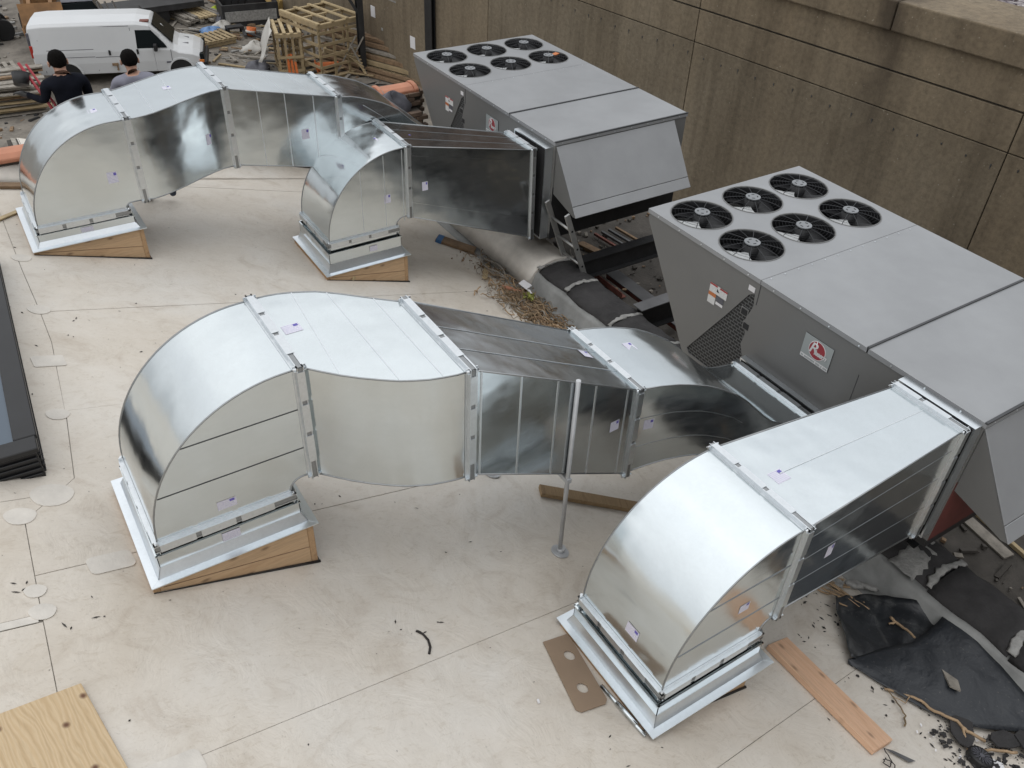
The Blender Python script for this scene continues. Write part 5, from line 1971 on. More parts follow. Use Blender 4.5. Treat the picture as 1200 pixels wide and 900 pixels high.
# ---- heap of dry vines and old cable along the parapet
b = MB()
rv_ = random.Random(33)
for k in range(300):
    # long springy strands lying every which way, thicker in the middle of the heap
    y = 7.75 + rv_.gauss(0, 0.55)
    if k % 4 == 0:
        y = rv_.uniform(6.8, 9.4)
    y = min(max(y, 6.6), 9.5)
    wide = 0.21 if 7.0 < y < 8.7 else 0.09
    x = min(5.55 + rv_.gauss(0, wide) + 0.07 * (y - 7.8), 5.84)
    a = PI / 2 + rv_.gauss(0, 0.7)
    bend = rv_.gauss(0, 1.3)
    L = rv_.uniform(0.15, 0.55)
    px_, py_ = x - math.cos(a) * L / 2, y - math.sin(a) * L / 2
    P = []
    hh = rv_.uniform(0.015, 0.10) * (1.0 if 7.0 < y < 8.8 else 0.6)
    for t in range(10):
        aa = a + bend * (t / 9 - 0.5) + 0.5 * math.sin(t * 1.3 + k)
        px_ += math.cos(aa) * L / 9
        py_ += math.sin(aa) * L / 9
        P.append((min(px_, 5.87), py_, max(0.014, hh + 0.03 * math.sin(t * 0.9 + k))))
    b.tube([on_roof(*p) for p in P], rv_.choice((0.003, 0.004, 0.005, 0.007, 0.009)), 5, rv_.choice((0, 0, 1, 1, 2, 3)))
tag(b.build('dry_vines', ['twig', 'root', 'grey_wood', 'brown_wood']), kind='stuff', label='heap of dry brown vines along the parapet')
b = MB()
for k in range(260):
    y = rv_.uniform(6.8, 9.5)
    x = 5.58 + rv_.gauss(0, 0.18) + 0.05 * (y - 8)
    s = rv_.uniform(0.012, 0.035)
    c = on_roof(min(x, 5.86), y, rv_.uniform(0.02, 0.09))
    rot = Euler((rv_.random() * 3, rv_.random() * 3, rv_.random() * 6)).to_matrix()
    b.add([c + rot @ Vector(p) * s for p in ((-1, 0, 0), (0, 0.5, 0.1), (1, 0, 0), (0, -0.5, 0.1))], [(0, 1, 2, 3)])
tag(b.build('dry_leaves', 'brown_wood'), kind='stuff', label='dead leaves in the vine heap')


def loop_cable(cx, cy, rx, ry, n, mat, label, r=0.010):
    b = MB()
    for k in range(n):
        ox, oy = rr_.uniform(-0.03, 0.03), rr_.uniform(-0.03, 0.03)
        b.tube([on_roof(cx + ox + rx * math.cos(t) * (1 + 0.12 * math.sin(2 * t + k)), cy + oy + ry * math.sin(t), 0.02 + 0.03 * k + 0.02 * (1 + math.sin(3 * t + k))) for t in [2 * PI * i / 26 + k for i in range(25)]], r, 6)
    return tag(b.build('cable', mat), label, 'cable', 'old cables in the vine heap')


loop_cable(5.42, 7.80, 0.15, 0.25, 2, 'twig', 'grey brown cable loop lying out on the white roof from the vine heap')
loop_cable(5.70, 6.95, 0.10, 0.18, 2, 'tar', 'dark cable loop at the lower end of the vine heap', 0.008)
loop_cable(5.62, 8.9, 0.09, 0.32, 3, 'grey_wood', 'grey coiled cable at the upper end of the vine heap', 0.011)
b = MB()
for k in range(34):
    c = on_roof(5.60 + rr_.gauss(0, 0.04), 7.95 + rr_.gauss(0, 0.05), 0.10 + rr_.uniform(0, 0.06))
    rot = Euler((rr_.random() * 3, rr_.random() * 3, rr_.random() * 6)).to_matrix()
    b.add([c + rot @ Vector(p) * 0.035 for p in ((-1, 0, 0), (0, 0.6, 0.2), (1, 0, 0), (0, -0.6, 0.2))], [(0, 1, 2, 3)])
tag(b.build('leaf_clump', 'leaf'), 'yellow green leaf clump on the vine heap', 'leaves')
b = MB()
b.prism([on_roof(5.63, 8.3, 0.14), on_roof(5.74, 8.35, 0.17), on_roof(5.78, 8.2, 0.16), on_roof(5.66, 8.14, 0.13)], RN * 0.01)
b.prism([on_roof(5.67, 8.14, 0.13), on_roof(5.71, 8.13, 0.13), on_roof(5.68, 7.95, 0.10)], RN * 0.01)
tag(b.build('paper_scrap', 'white_label'), 'white crumpled paper scrap in the vine heap', 'paper')
b = MB()
b.tube([on_roof(5.42, 8.36, 0.06), on_roof(5.53, 8.26, 0.07)], 0.028, 10)
b.tube([on_roof(5.53, 8.26, 0.07), on_roof(5.62, 8.18, 0.075)], 0.018, 10)
tag(b.build('pipe_fitting', 'terracotta'), 'short reddish pipe fitting at the edge of the vine heap', 'pipe')

# ---- aluminium ladder standing against the parapet
lad = thing('ladder', (6.82, 8.1, -7.0), 'dented aluminium ladder end standing by the collar of the farther unit', 'ladder')
La0, La1 = Vector((6.86, 8.415, -6.99)), Vector((6.10, 8.355, -5.11))
off = Vector((0.0, -0.45, 0.0))
for k in range(2):
    b = MB()
    p0, p1 = La0 + off * k, La1 + off * k + Vector((0, 0, 0.0))
    b.bar(p0, p1, 0.075, 0.028, off)
    b.build('rail', 'alu', lad, None, 0.004)
    b = MB()
    for t in (0.22, 0.38, 0.54, 0.70, 0.86):
        b.cyl(lerp(p0, p1, t) + off.normalized() * (0.017 if k else -0.017), 0.016, 0.004, off, 10)
    b.build('rung_end', 'gasket', lad)
for t in (0.22, 0.38, 0.54, 0.70, 0.86):
    b = MB()
    p = lerp(La0, La1, t)
    b.tube([p + off * 0.03, p + off * 0.97], 0.019, 10)
    b.build('rung', 'alu', lad)

# ---- things on the lower roof
b = MB()
rl = random.Random(9)
for k in range(1100):
    x, y = rl.uniform(6.6, 10.2), rl.uniform(0.5, 10.8)
    s = rl.choice((0.012, 0.016, 0.02, 0.03, 0.05))
    L = s * rl.uniform(1, 5) if rl.random() < 0.4 else s
    b.box((x, y, (-6.985 if x > 7.28 or y < 6.2 else -6.585) + s * 0.3), (L, s, s * 0.7), Euler((rl.uniform(-0.3, 0.3), rl.uniform(-0.3, 0.3), rl.random() * 6)).to_matrix(), rl.choice((0, 1, 2, 2)))
tag(b.build('debris', ['grey_wood', 'brown_wood', 'gutter']), kind='stuff', label='wood and stone debris on the lower roof')


def low_board(p0, p1, w, t, mat, label, z=-6.995, cat='board', grp='boards lying on the lower roof'):
    b = MB()
    b.bar((p0[0], p0[1], z + t / 2), (p1[0], p1[1], z + t / 2), w, t)
    return tag(b.build('board', mat, None, None, 0.003), label, cat, grp)


low_board((8.10, 2.72), (8.0, 2.10), 0.15, 0.025, 'grey_wood', 'short weathered plank on the lower roof beside the hood of the nearer unit')
low_board((8.30, 2.95), (8.14, 1.90), 0.05, 0.05, 'pale_wood', 'thin pale batten beyond the weathered plank on the lower roof')
low_board((8.6, 6.9), (8.95, 7.7), 0.11, 0.04, 'grey_wood', 'grey plank on the lower roof between the units, upper one')
low_board((8.3, 6.2), (9.1, 6.75), 0.06, 0.04, 'grey_wood', 'thin grey stick on the lower roof against the nearer unit')
low_board((7.92, 9.85), (8.05, 9.3), 0.14, 0.06, 'brown_wood', 'brown timber offcut on the lower roof behind the ladder')
for k in range(4):
    b = MB()
    b.bar((8.30 + 0.15 * k, 9.95, -6.93), (8.36 + 0.15 * k, 9.3, -6.93), 0.04, 0.04)
    tag(b.build('pipe', ('rust_steel', 'grey_steel', 'grey_steel', 'brown_wood')[k]), ('reddish', 'grey', 'second grey', 'brown')[k] + ' thin bar lying under the hood of the farther unit, ' + ('first', 'second', 'third', 'last')[k] + ' from the ladder', 'bar', 'bars under the far hood')
for k, (x, y) in enumerate(((8.62, 6.5), (7.15, 8.25))):
    b = MB()
    for j in range(5):
        b.box((x + rl.uniform(-0.05, 0.05), y + rl.uniform(-0.05, 0.05), -6.95 + 0.02 * j), (0.09, 0.06, 0.05), Euler((rl.random(), rl.random(), rl.random() * 6)).to_matrix())
    tag(b.build('paper_scrap', 'white_label'), ('white paper scrap on the lower roof against the nearer unit', 'white paper scrap on the lower roof behind the ladder')[k], 'paper')


# ================================================================== PEOPLE
def person(loc, h, label, shirt, trousers, hair_len, pose, sleeve_long, rotz):
    """one continuous skinned body; pose gives the joints in metres (facing +y), h the height"""
    p = thing('person', loc, label, 'person', None, rotz)
    J = pose
    V, E_, R_ = [], [], []
    idx = {}

    def j(name, co, r, par=None):
        idx[name] = len(V)
        V.append(co)
        R_.append(r)
        if par is not None:
            E_.append((idx[par], idx[name]))
    j('pelvis', J['pelvis'], (0.165, 0.125))
    j('waist', J['waist'], (0.155, 0.115), 'pelvis')
    j('chest', J['chest'], (0.185, 0.13), 'waist')
    j('upper', J['upper'], (0.15, 0.095), 'chest')
    j('neck0', J['neck0'], (0.062, 0.062), 'upper')
    j('neck1', J['neck1'], (0.056, 0.058), 'neck0')
    j('head0', J['head0'], (0.078, 0.088), 'neck1')
    j('head1', J['head1'], (0.084, 0.102), 'head0')
    j('head2', J['head2'], (0.055, 0.07), 'head1')
    for s in 'LR':
        j('sh' + s, J['sh' + s], (0.072, 0.072), 'upper')
        j('ua' + s, J['ua' + s], (0.062, 0.062), 'sh' + s)
        j('el' + s, J['el' + s], (0.047, 0.047), 'ua' + s)
        j('fa' + s, J['fa' + s], (0.045, 0.045), 'el' + s)
        j('wr' + s, J['wr' + s], (0.028, 0.034), 'fa' + s)
        j('pa' + s, J['pa' + s], (0.022, 0.042), 'wr' + s)
        d = (Vector(J['pa' + s]) - Vector(J['wr' + s])).normalized()
        side = d.cross(Vector((0, 0, 1)))
        if side.length < 0.1:
            side = Vector((1, 0, 0))
        side.normalize()
        nrm = side.cross(d)
        for fi, (o_, L) in enumerate(((-0.030, 0.070), (-0.010, 0.080), (0.010, 0.075), (0.030, 0.058))):
            b0 = Vector(J['pa' + s]) + d * 0.035 + side * o_
            j('f%d%s0' % (fi, s), tuple(b0), (0.0095, 0.0095), 'pa' + s)
            j('f%d%s1' % (fi, s), tuple(b0 + d * L * 0.5 - nrm * 0.008), (0.009, 0.009), 'f%d%s0' % (fi, s))
            j('f%d%s2' % (fi, s), tuple(b0 + d * L * 0.8 - nrm * 0.035), (0.0075, 0.0075), 'f%d%s1' % (fi, s))
        tb = Vector(J['wr' + s]) + d * 0.03 + side * (0.035 if s == 'L' else -0.035)
        j('t' + s + '0', tuple(tb), (0.012, 0.012), 'wr' + s)
        j('t' + s + '1', tuple(tb + d * 0.04 + side * (0.022 if s == 'L' else -0.022)), (0.010, 0.010), 't' + s + '0')
        j('hip' + s, J['hip' + s], (0.10, 0.11), 'pelvis')
        j('kn' + s, J['kn' + s], (0.065, 0.068), 'hip' + s)
        j('cf' + s, J['cf' + s], (0.062, 0.066), 'kn' + s)
        j('an' + s, J['an' + s], (0.042, 0.045), 'cf' + s)
        j('ft' + s, J['ft' + s], (0.045, 0.035), 'an' + s)
    me = bpy.data.meshes.new('body')
    me.from_pydata(V, E_, [])
    o = bpy.data.objects.new('body', me)
    COL.objects.link(o)
    sk_ = o.modifiers.new('skin', 'SKIN')
    sk_.use_smooth_shade = True
    for v, r in zip(me.skin_vertices[0].data, R_):
        v.radius = r
    me.skin_vertices[0].data[0].use_root = True
    ss = o.modifiers.new('sub', 'SUBSURF')
    ss.levels = ss.render_levels = 2
    dg = bpy.context.evaluated_depsgraph_get()
    ev = o.evaluated_get(dg)
    nm = bpy.data.meshes.new_from_object(ev, depsgraph=dg)
    o.modifiers.clear()
    o.data = nm
    nm.name = 'body'
    nm.materials.clear()
    for k in ('skin', shirt, trousers, 'black_plastic'):
        nm.materials.append(M[k])
    bones = [(Vector(V[a]), Vector(V[b])) for a, b in E_]
    names = {v: k for k, v in idx.items()}
    bn = [(names[a], names[b]) for a, b in E_]
    for poly in nm.polygons:
        c = poly.center
        best, bd = None, 9
        for (a, b_), nn in zip(bones, bn):
            ab = b_ - a
            t = max(0, min(1, (c - a).dot(ab) / max(ab.length_squared, 1e-9)))
            d = (c - (a + ab * t)).length
            if d < bd:
                bd, best, bt = d, nn, t
        k = best[1]
        if k.startswith(('waist', 'chest', 'upper', 'sh', 'ua')):
            mi = 1
        elif k.startswith('el'):
            mi = 1 if (sleeve_long or bt < 0.55) else 0
        elif k.startswith(('fa', 'wr')):
            mi = 1 if sleeve_long else 0
        elif k.startswith('neck0'):
            mi = 1 if (bt < 0.75 or sleeve_long) else 0
        elif k.startswith(('pelvis', 'hip', 'kn', 'cf')):
            mi = 2
        elif k.startswith('an'):
            mi = 2
        elif k.startswith('ft'):
            mi = 3
        elif sleeve_long and k.startswith(('pa', 'f0', 'f1', 'f2', 'f3', 't')):
            mi = 3
        else:
            mi = 0
        poly.material_index = mi
        poly.use_smooth = True
    o.parent = p
    # hair: cap over the back and top of the skull
    hb = MB()
    c0, c1, c2 = Vector(J['head0']), Vector(J['head1']), Vector(J['head2'])
    upv = (c2 - c0).normalized()
    cen = lerp(c0, c1, 0.72)
    fwd = Vector((0, 1, 0)) - upv * upv.y
    fwd.normalize()
    rt_ = fwd.cross(upv)
    rows = []
    hr = random.Random(4)
    for i in range(11):
        th_ = PI * (0.02 + hair_len * i / 10)
        row = []
        for k in range(20):
            ph = 2 * PI * k / 20
            r = 1.0 + hr.uniform(-0.02, 0.03)
            cut = 0.78 if math.sin(ph) > 0.2 else 1.0      # hairline higher at the face
            t2 = th_ * cut
            row.append(cen + upv * (0.106 * math.cos(t2) * r) + (rt_ * math.cos(ph) * 0.093 + fwd * (math.sin(ph) * 0.112)) * (math.sin(t2) ** 0.8 if t2 < PI / 2 else 1 - 0.42 * ((t2 - PI / 2) / 0.75) ** 2) * r)
        rows.append(row)
    hb.loft(rows, True, 0, True)
    hb.build('hair', 'hair', p, (0, 0, 0))
    fb = MB()
    for s in (-1, 1):
        ec = cen + rt_ * s * 0.090 - upv * 0.03
        fb.loft([[ec + fwd * (a * math.cos(t)) + upv * (b_ * math.sin(t)) + rt_ * s * z for t in [2 * PI * q / 10 for q in range(10)]] for a, b_, z in ((0.012, 0.02, -0.01), (0.018, 0.032, 0.006), (0.016, 0.028, 0.014), (0.006, 0.012, 0.016))], True, 0, True)
    nb_ = cen + fwd * 0.10 - upv * 0.045
    fb.loft([[nb_ + fwd * f_ + upv * u_ + rt_ * w for w in (-ww, 0, ww)] for f_, u_, ww in ((0.0, 0.045, 0.008), (0.022, 0.005, 0.014), (0.018, -0.012, 0.016), (0.0, -0.016, 0.012))], False, 0, True, False)
    fb.build('face', 'skin', p, (0, 0, 0))
    eb = MB()
    for s in (-1, 1):
        eb.loft([[cen + fwd * (0.098 + 0.004 * q) + rt_ * (s * 0.034 + 0.016 * (1 - q * 0.5) * math.cos(t)) - upv * (0.022 - 0.007 * math.sin(t)) for t in [2 * PI * w / 8 for w in range(8)]] for q in (0, 1)], True, 0, True)
    eb.bar(cen + fwd * 0.094 - upv * 0.085 - rt_ * 0.024, cen + fwd * 0.094 - upv * 0.085 + rt_ * 0.024, 0.012, 0.008)
    eb.build('eyes_and_mouth', 'brown_wood', p, (0, 0, 0))
    return p


def stand_pose(h, lean, armL, armR):
    k = h / 1.78
    z = lambda v: v * k
    P = {'pelvis': (0, 0, z(0.98)), 'waist': (0, lean * 0.08, z(1.12)), 'chest': (0, lean * 0.24, z(1.31)), 'upper': (0, lean * 0.33, z(1.43)),
         'neck0': (0, lean * 0.40, z(1.50)), 'neck1': (0, lean * 0.46, z(1.545)), 'head0': (0, lean * 0.54 + 0.012, z(1.595)), 'head1': (0, lean * 0.58 + 0.012, z(1.665)), 'head2': (0, lean * 0.60, z(1.725)),
         'shL': (-0.195, lean * 0.33, z(1.43)), 'shR': (0.195, lean * 0.33, z(1.435)),
         'hipL': (-0.095, 0, z(0.90)), 'hipR': (0.095, 0, z(0.90)), 'knL': (-0.13, 0.05, z(0.50)), 'knR': (0.12, 0.02, z(0.50)),
         'cfL': (-0.135, 0.01, z(0.36)), 'cfR': (0.125, -0.02, z(0.36)), 'anL': (-0.14, -0.03, 0.09), 'anR': (0.13, -0.05, 0.09), 'ftL': (-0.155, 0.12, 0.045), 'ftR': (0.145, 0.10, 0.045)}
    for s, a in (('L', armL), ('R', armR)):
        sh = Vector(P['sh' + s])
        el, wr = Vector(a[0]), Vector(a[1])
        P['ua' + s] = tuple(lerp(sh, el, 0.45))
        P['el' + s] = tuple(el)
        P['fa' + s] = tuple(lerp(el, wr, 0.35))
        P['wr' + s] = tuple(wr)
        P['pa' + s] = tuple(wr + (wr - el).normalized() * 0.075)
    return P


P1 = (1.03, 10.40, roof_z(1.03) + 0.012)
person(P1, 1.78, 'man in a black top seen from behind, standing beyond the far duct at the left', 'navy_cloth', 'trouser', 0.86,
       stand_pose(1.80, 0.16, ((-0.24, 0.06, 1.28), (-0.36, 0.24, 1.31)), ((0.24, 0.14, 1.18), (0.16, 0.36, 1.10))), True, 0.12)
P2 = (1.78, 10.66, roof_z(1.78) + 0.012)
person(P2, 1.86, 'man in a grey T-shirt seen from behind, standing beyond the far duct', 'grey_cloth', 'denim', 0.68,
       stand_pose(1.88, 0.14, ((-0.29, 0.10, 1.22), (-0.22, 0.32, 1.10)), ((0.28, 0.12, 1.22), (0.16, 0.36, 1.14))), False, -0.05)

# red-handled tool and black bucket the dark-topped man holds
b = MB()
b.tube([(0.66, 10.78, -3.27), (0.80, 10.46, -3.60), (0.93, 10.30, -4.0)], 0.016, 8)
b.tube([(0.73, 10.80, -3.30), (0.86, 10.48, -3.63), (0.98, 10.32, -4.0)], 0.014, 8)
tb_ = b.build('bar', 'red_paint')
tag(tb_, 'red handled bar pair held by the man in the black top', 'tool')
b = MB()
b.cyl((0.63, 10.66, -3.40), 0.075, 0.13, (0.2, 0.5, 0.8), 16, 0, 0.09)
tag(b.build('bucket', 'black_plastic'), 'black pail hanging by the left hand of the man in the black top', 'bucket')


# ================================================================== THE YARD
def yd(x, y, h=0.0):
    return Vector((x, y, YARD + h))


# ---- white cargo van
VL = 5.6
van = thing('cargo_van', yd(2.60, 34.75), 'white cargo van parked in the yard behind the two men', 'van', None, math.atan2(-1.71, 5.3))


def van_section(x, zb, zbelt, zt, wb, wbelt, wt, y_off=1.0):
    """half widths; local y from 0 (near side) to 2"""
    c = 1.0
    r = 0.09
    pts = [(-wb, zb), (-wbelt, lerp(zb, zbelt, 0.5)), (-wbelt, zbelt), (-lerp(wbelt, wt, 0.92), zt - r), (-wt + r, zt), (0, zt + 0.035), (wt - r, zt), (lerp(wbelt, wt, 0.92), zt - r), (wbelt, zbelt), (wbelt, lerp(zb, zbelt, 0.5)), (wb, zb)]
    return [Vector((x, c + a, z)) for a, z in pts]


b = MB()
st = [(0.02, 0.50, 1.15, 1.93, 0.92, 0.96, 0.84), (0.07, 0.42, 1.15, 2.04, 0.95, 1.0, 0.88), (0.5, 0.40, 1.15, 2.08, 0.96, 1.0, 0.89), (2.2, 0.40, 1.15, 2.09, 0.96, 1.0, 0.89), (3.5, 0.40, 1.15, 2.08, 0.96, 1.0, 0.88), (3.95, 0.40, 1.15, 2.0, 0.96, 1.0, 0.84)]
b.loft([van_section(*s) for s in st], True, 0, False)
# cab nose: windscreen slope, bonnet, front
st = [(3.95, 0.40, 1.15, 2.0, 0.96, 1.0, 0.84), (4.25, 0.40, 1.14, 1.72, 0.96, 0.995, 0.80), (4.62, 0.40, 1.10, 1.30, 0.96, 0.985, 0.80), (4.75, 0.40, 1.02, 1.20, 0.96, 0.98, 0.86), (5.25, 0.42, 0.92, 1.10, 0.94, 0.96, 0.86), (5.48, 0.44, 0.82, 0.99, 0.90, 0.92, 0.82), (5.56, 0.50, 0.78, 0.90, 0.86, 0.88, 0.78)]
b.loft([van_section(*s) for s in st], True, 0, False)
b.build('body', 'white_paint', van, (0, 0, 0), 0.02, 2)


def vq(name, mat, pts, par=None, t=0.012):
    q = MB()
    q.prism(pts, (0, 0.02, 0))
    return q.build(name, mat, par or van, (0, 0, 0))


def side(x, z, off=-0.004):
    """point on the near flank"""
    w = 1.0 if z < 1.15 else lerp(1.0, lerp(1.0, 0.88, 0.92), (z - 1.15) / 0.86)
    if z < 0.78:
        w = lerp(0.96, 1.0, (z - 0.4) / 0.375)
    return Vector((x, 1.0 - w + off, z))


for name, mat, pts in (('side_window', 'glass_dark', [(3.42, 1.22), (4.42, 1.22), (4.34, 1.36), (3.98, 1.80), (3.46, 1.82)]),):
    o = vq(name, mat, [side(*p) for p in pts])
q = MB()
for line in ([(2.02, 0.5), (2.02, 1.95)], [(2.62, 0.5), (2.62, 1.97)], [(3.30, 0.5), (3.30, 1.9)], [(1.98, 1.96), (3.28, 1.96)], [(4.50, 0.6), (4.52, 1.15)], [(0.55, 1.0), (2.0, 1.0)], [(0.5, 1.25), (2.0, 1.25)], [(2.02, 0.98), (3.28, 0.98)], [(0.32, 0.5), (0.30, 1.6)]):
    for a, c in zip(line[:-1], line[1:]):
        q.bar(side(*a, -0.001), side(*c, -0.001), 0.016, 0.01, (0, 1, 0))
q.build('door_gap', 'bag_grey', van, (0, 0, 0))
for x, z in ((2.50, 1.12), (3.42, 1.12)):
    q = MB()
    q.box(side(x, z, -0.015), (0.07, 0.03, 0.17))
    q.build('door_handle', 'black_plastic', van, (0, 0, 0), 0.01)
q = MB()
q.box(side(2.60, 0.72, -0.03), (0.20, 0.05, 0.08))
q.box(side(2.66, 0.60, -0.02), (0.05, 0.03, 0.2))
q.build('hinge', 'brown_wood', van, (0, 0, 0))
q = MB()
q.prism([Vector((4.02, 0.24, 1.97)), Vector((4.02, 1.76, 1.97)), Vector((4.60, 1.80, 1.33)), Vector((4.60, 0.20, 1.33))], (0.018, 0, 0.016))
q.build('windscreen', 'glass_dark', van, (0, 0, 0))
q = MB()
q.prism([Vector((4.80, 0.6, 1.192)), Vector((4.80, 1.4, 1.192)), Vector((5.1, 1.4, 1.142)), Vector((5.1, 0.6, 1.142))], (0, 0, 0.012))
q.build('bonnet_vent', 'bag_grey', van, (0, 0, 0))
q = MB()
q.box((5.60, 1.0, 0.55), (0.16, 1.88, 0.24))
q.box((5.45, 0.08, 0.55), (0.4, 0.06, 0.24))
q.build('front_bumper', 'black_plastic', van, (0, 0, 0), 0.03, 2)
q = MB()
q.box((5.565, 1.0, 0.82), (0.03, 1.2, 0.2))
q.build('grille', 'black_plastic', van, (0, 0, 0))
for y in (0.16, 1.84):
    q = MB()
    q.box((5.52, y, 0.84), (0.14, 0.24, 0.22))
    q.build('headlight', 'glass_dark', van, (0, 0, 0), 0.02)
    q = MB()
    q.box((5.50, y + (-0.045 if y < 1 else 0.045), 0.70), (0.16, 0.18, 0.10))
    q.build('indicator', 'amber_lens', van, (0, 0, 0), 0.01)
    q = MB()
    q.box((0.045, 0.06 if y < 1 else 1.94, 1.22), (0.10, 0.10, 0.40))
    q.build('tail_light', 'red_lens', van, (0, 0, 0), 0.01)
    q = MB()
    q.box((0.03, 0.085 if y < 1 else 1.915, 1.62), (0.08, 0.09, 0.42))
    q.build('pillar_trim', 'bag_grey', van, (0, 0, 0), 0.01)
q = MB()
q.box((-0.03, 1.0, 0.5), (0.16, 1.9, 0.2))
q.build('rear_bumper', 'black_plastic', van, (0, 0, 0), 0.02)
q = MB()
q.box((3.80, 0.35, 2.05), (0.30, 0.22, 0.05))
q.build('roof_patch', 'rust_steel', van, (0, 0, 0), 0.01)
for x in (1.05, 4.78):
    for y in (0.14, 1.86):
        q = MB()
        q.loft([[Vector((x + r * math.cos(t), y + dy, 0.37 + r * math.sin(t))) for t in [2 * PI * i / 28 for i in range(28)]] for r, dy in ((0.23, -0.12), (0.34, -0.125), (0.37, -0.09), (0.37, 0.09), (0.34, 0.12), (0.23, 0.12))], True, 0, False)
        wv_ = q.build('wheel', 'tyre', van, (0, 0, 0), 0.0)
        sy = -1 if y < 1 else 1
        q = MB()
        q.cyl((x, y + sy * 0.115, 0.37), 0.20, 0.03, (0, 1, 0), 24)
        q.build('rim', 'bag_grey', wv_, (0, 0, 0))
        q = MB()
        q.cyl((x, y + sy * 0.135, 0.37), 0.07, 0.04, (0, 1, 0), 14)
        for k in range(6):
            a = k * PI / 3
            q.cyl((x + 0.13 * math.cos(a), y + sy * 0.13, 0.37 + 0.13 * math.sin(a)), 0.02, 0.02, (0, 1, 0), 8)
        q.build('hub_cap', 'chrome', wv_, (0, 0, 0))
        q = MB()
        if y < 1:
            q.loft([[Vector((x + r * math.cos(t), 0.015 + dy, 0.40 + r * math.sin(t))) for t in [PI * i / 18 for i in range(19)]] for r, dy in ((0.40, 0.03), (0.40, -0.03), (0.455, -0.03), (0.455, 0.03))], False, 0, False, False)
            q.build('wheel_arch', 'white_paint', van, (0, 0, 0))
            q = MB()
            q.add([Vector((x, 0.012, 0.40))] + [Vector((x + 0.41 * math.cos(t), -0.004 + 0.012 * 0, 0.40 + 0.41 * math.sin(t))) for t in [PI * i / 18 for i in range(19)]], [(0, i, i + 1) for i in range(1, 19)])
            q.build('wheel_well', 'tyre', van, (0, 0, 0))
q = MB()
q.box((4.05, -0.14, 1.28), (0.12, 0.2, 0.24))
q.build('door_mirror', 'black_plastic', van, (0, 0, 0), 0.02)
q = MB()
q.box((4.40, -0.006, 0.72), (0.18, 0.012, 0.05))
q.build('badge', 'bag_grey', van, (0, 0, 0))


van.scale = (1.025, 1.025, 1.025)

# ---- crates
def slat_crate(base, w, d, h, rot, label, nx, ny, levels, mat='crate_wood'):
    """open timber crate of posts, rails and slats; every stick a part"""
    c = thing('timber_crate', base, label, 'crate', 'open timber crates in the yard', rot)

    def stick(name, p0, p1, ww, tt, up=(0, 0, 1), m=mat):
        q = MB()
        q.bar(p0, p1, ww, tt, up)
        return q.build(name, m, c, (0, 0, 0))
    for i in range(nx):
        x = lerp(0.05, w - 0.05, i / (nx - 1))
        for y in (0.05, d - 0.05):
            stick('post', (x, y, 0.1), (x, y, h - 0.05), 0.09, 0.05, (0, 1, 0))
    for j_ in range(1, ny - 1):
        y = lerp(0.05, d - 0.05, j_ / (ny - 1))
        for x in (0.05, w - 0.05):
            stick('post', (x, y, 0.1), (x, y, h - 0.05), 0.09, 0.05, (1, 0, 0))
    for z, ww in levels:
        for y in (0.0, d):
            stick('rail', (0, y, z), (w, y, z), 0.035, ww)
        for x in (-0.01, w + 0.01):
            stick('rail', (x, 0.02, z + 0.02), (x, d - 0.02, z + 0.02), 0.035, ww)
    for i in range(nx):
        x = lerp(0.06, w - 0.06, i / (nx - 1))
        stick('top_bar', (x, -0.02, h), (x, d + 0.02, h), 0.12, 0.05, (0, 0, 1), 'pale_wood')
    for j_ in range(ny):
        y = lerp(0.06, d - 0.06, j_ / (ny - 1))
        stick('top_bar', (0, y, h - 0.055), (w, y, h - 0.055), 0.10, 0.05, (0, 0, 1), 'pale_wood')
    for k in range(5):
        stick('floor_board', (0.02, lerp(0.1, d - 0.1, k / 4), 0.12), (w - 0.02, lerp(0.1, d - 0.1, k / 4), 0.12), 0.2, 0.03)
    for y in (0.1, d - 0.1):
        stick('skid', (0, y, 0.05), (w, y, 0.05), 0.1, 0.1)
    return c


big = slat_crate(yd(11.72, 30.85), 2.05, 2.35, 2.12, 0.25, 'big open timber crate of rails and posts standing in the yard by the steel post', 4, 3, ((0.55, 0.10), (0.95, 0.09), (1.35, 0.11), (1.78, 0.10), (2.0, 0.14)))
small = slat_crate(yd(10.42, 31.75), 0.92, 1.75, 1.72, -0.25, 'smaller upright timber crate draped with a white plastic sheet', 4, 2, ((0.35, 0.09), (0.85, 0.09), (1.62, 0.12)))
b = MB()
rows = []
for i in range(9):
    t = i / 8
    rows.append([Vector((lerp(10.36, 10.86, t) - 0.06 * s - 0.03 * math.sin(5 * t + s) - 0.18 * (s / 6) * (1 + 0.4 * math.sin(6 * t)), lerp(31.9, 33.6, t) + 0.04 * math.sin(9 * t), YARD + lerp(1.80, 0.55 + 0.45 * abs(t - 0.4), s / 6))) for s in range(7)])
b.loft(rows, False, 0, True, False)
o = b.build('plastic_sheet', 'tarp_white')
m_ = o.modifiers.new('thick', 'SOLIDIFY')
m_.thickness = 0.01
tag(o, 'white plastic sheet hanging down the left side of the smaller crate', 'plastic sheet')
b = MB()
for k in range(3):
    b.bar(yd(10.75 + 0.13 * k, 31.6 - 0.05 * k, 0.1), yd(10.78 + 0.12 * k, 31.72, 0.95), 0.08, 0.05, (0, 1, 0))
tag(b.build('orange_fence_roll', 'orange'), 'orange barrier slats leaning inside the smaller crate', 'barrier')


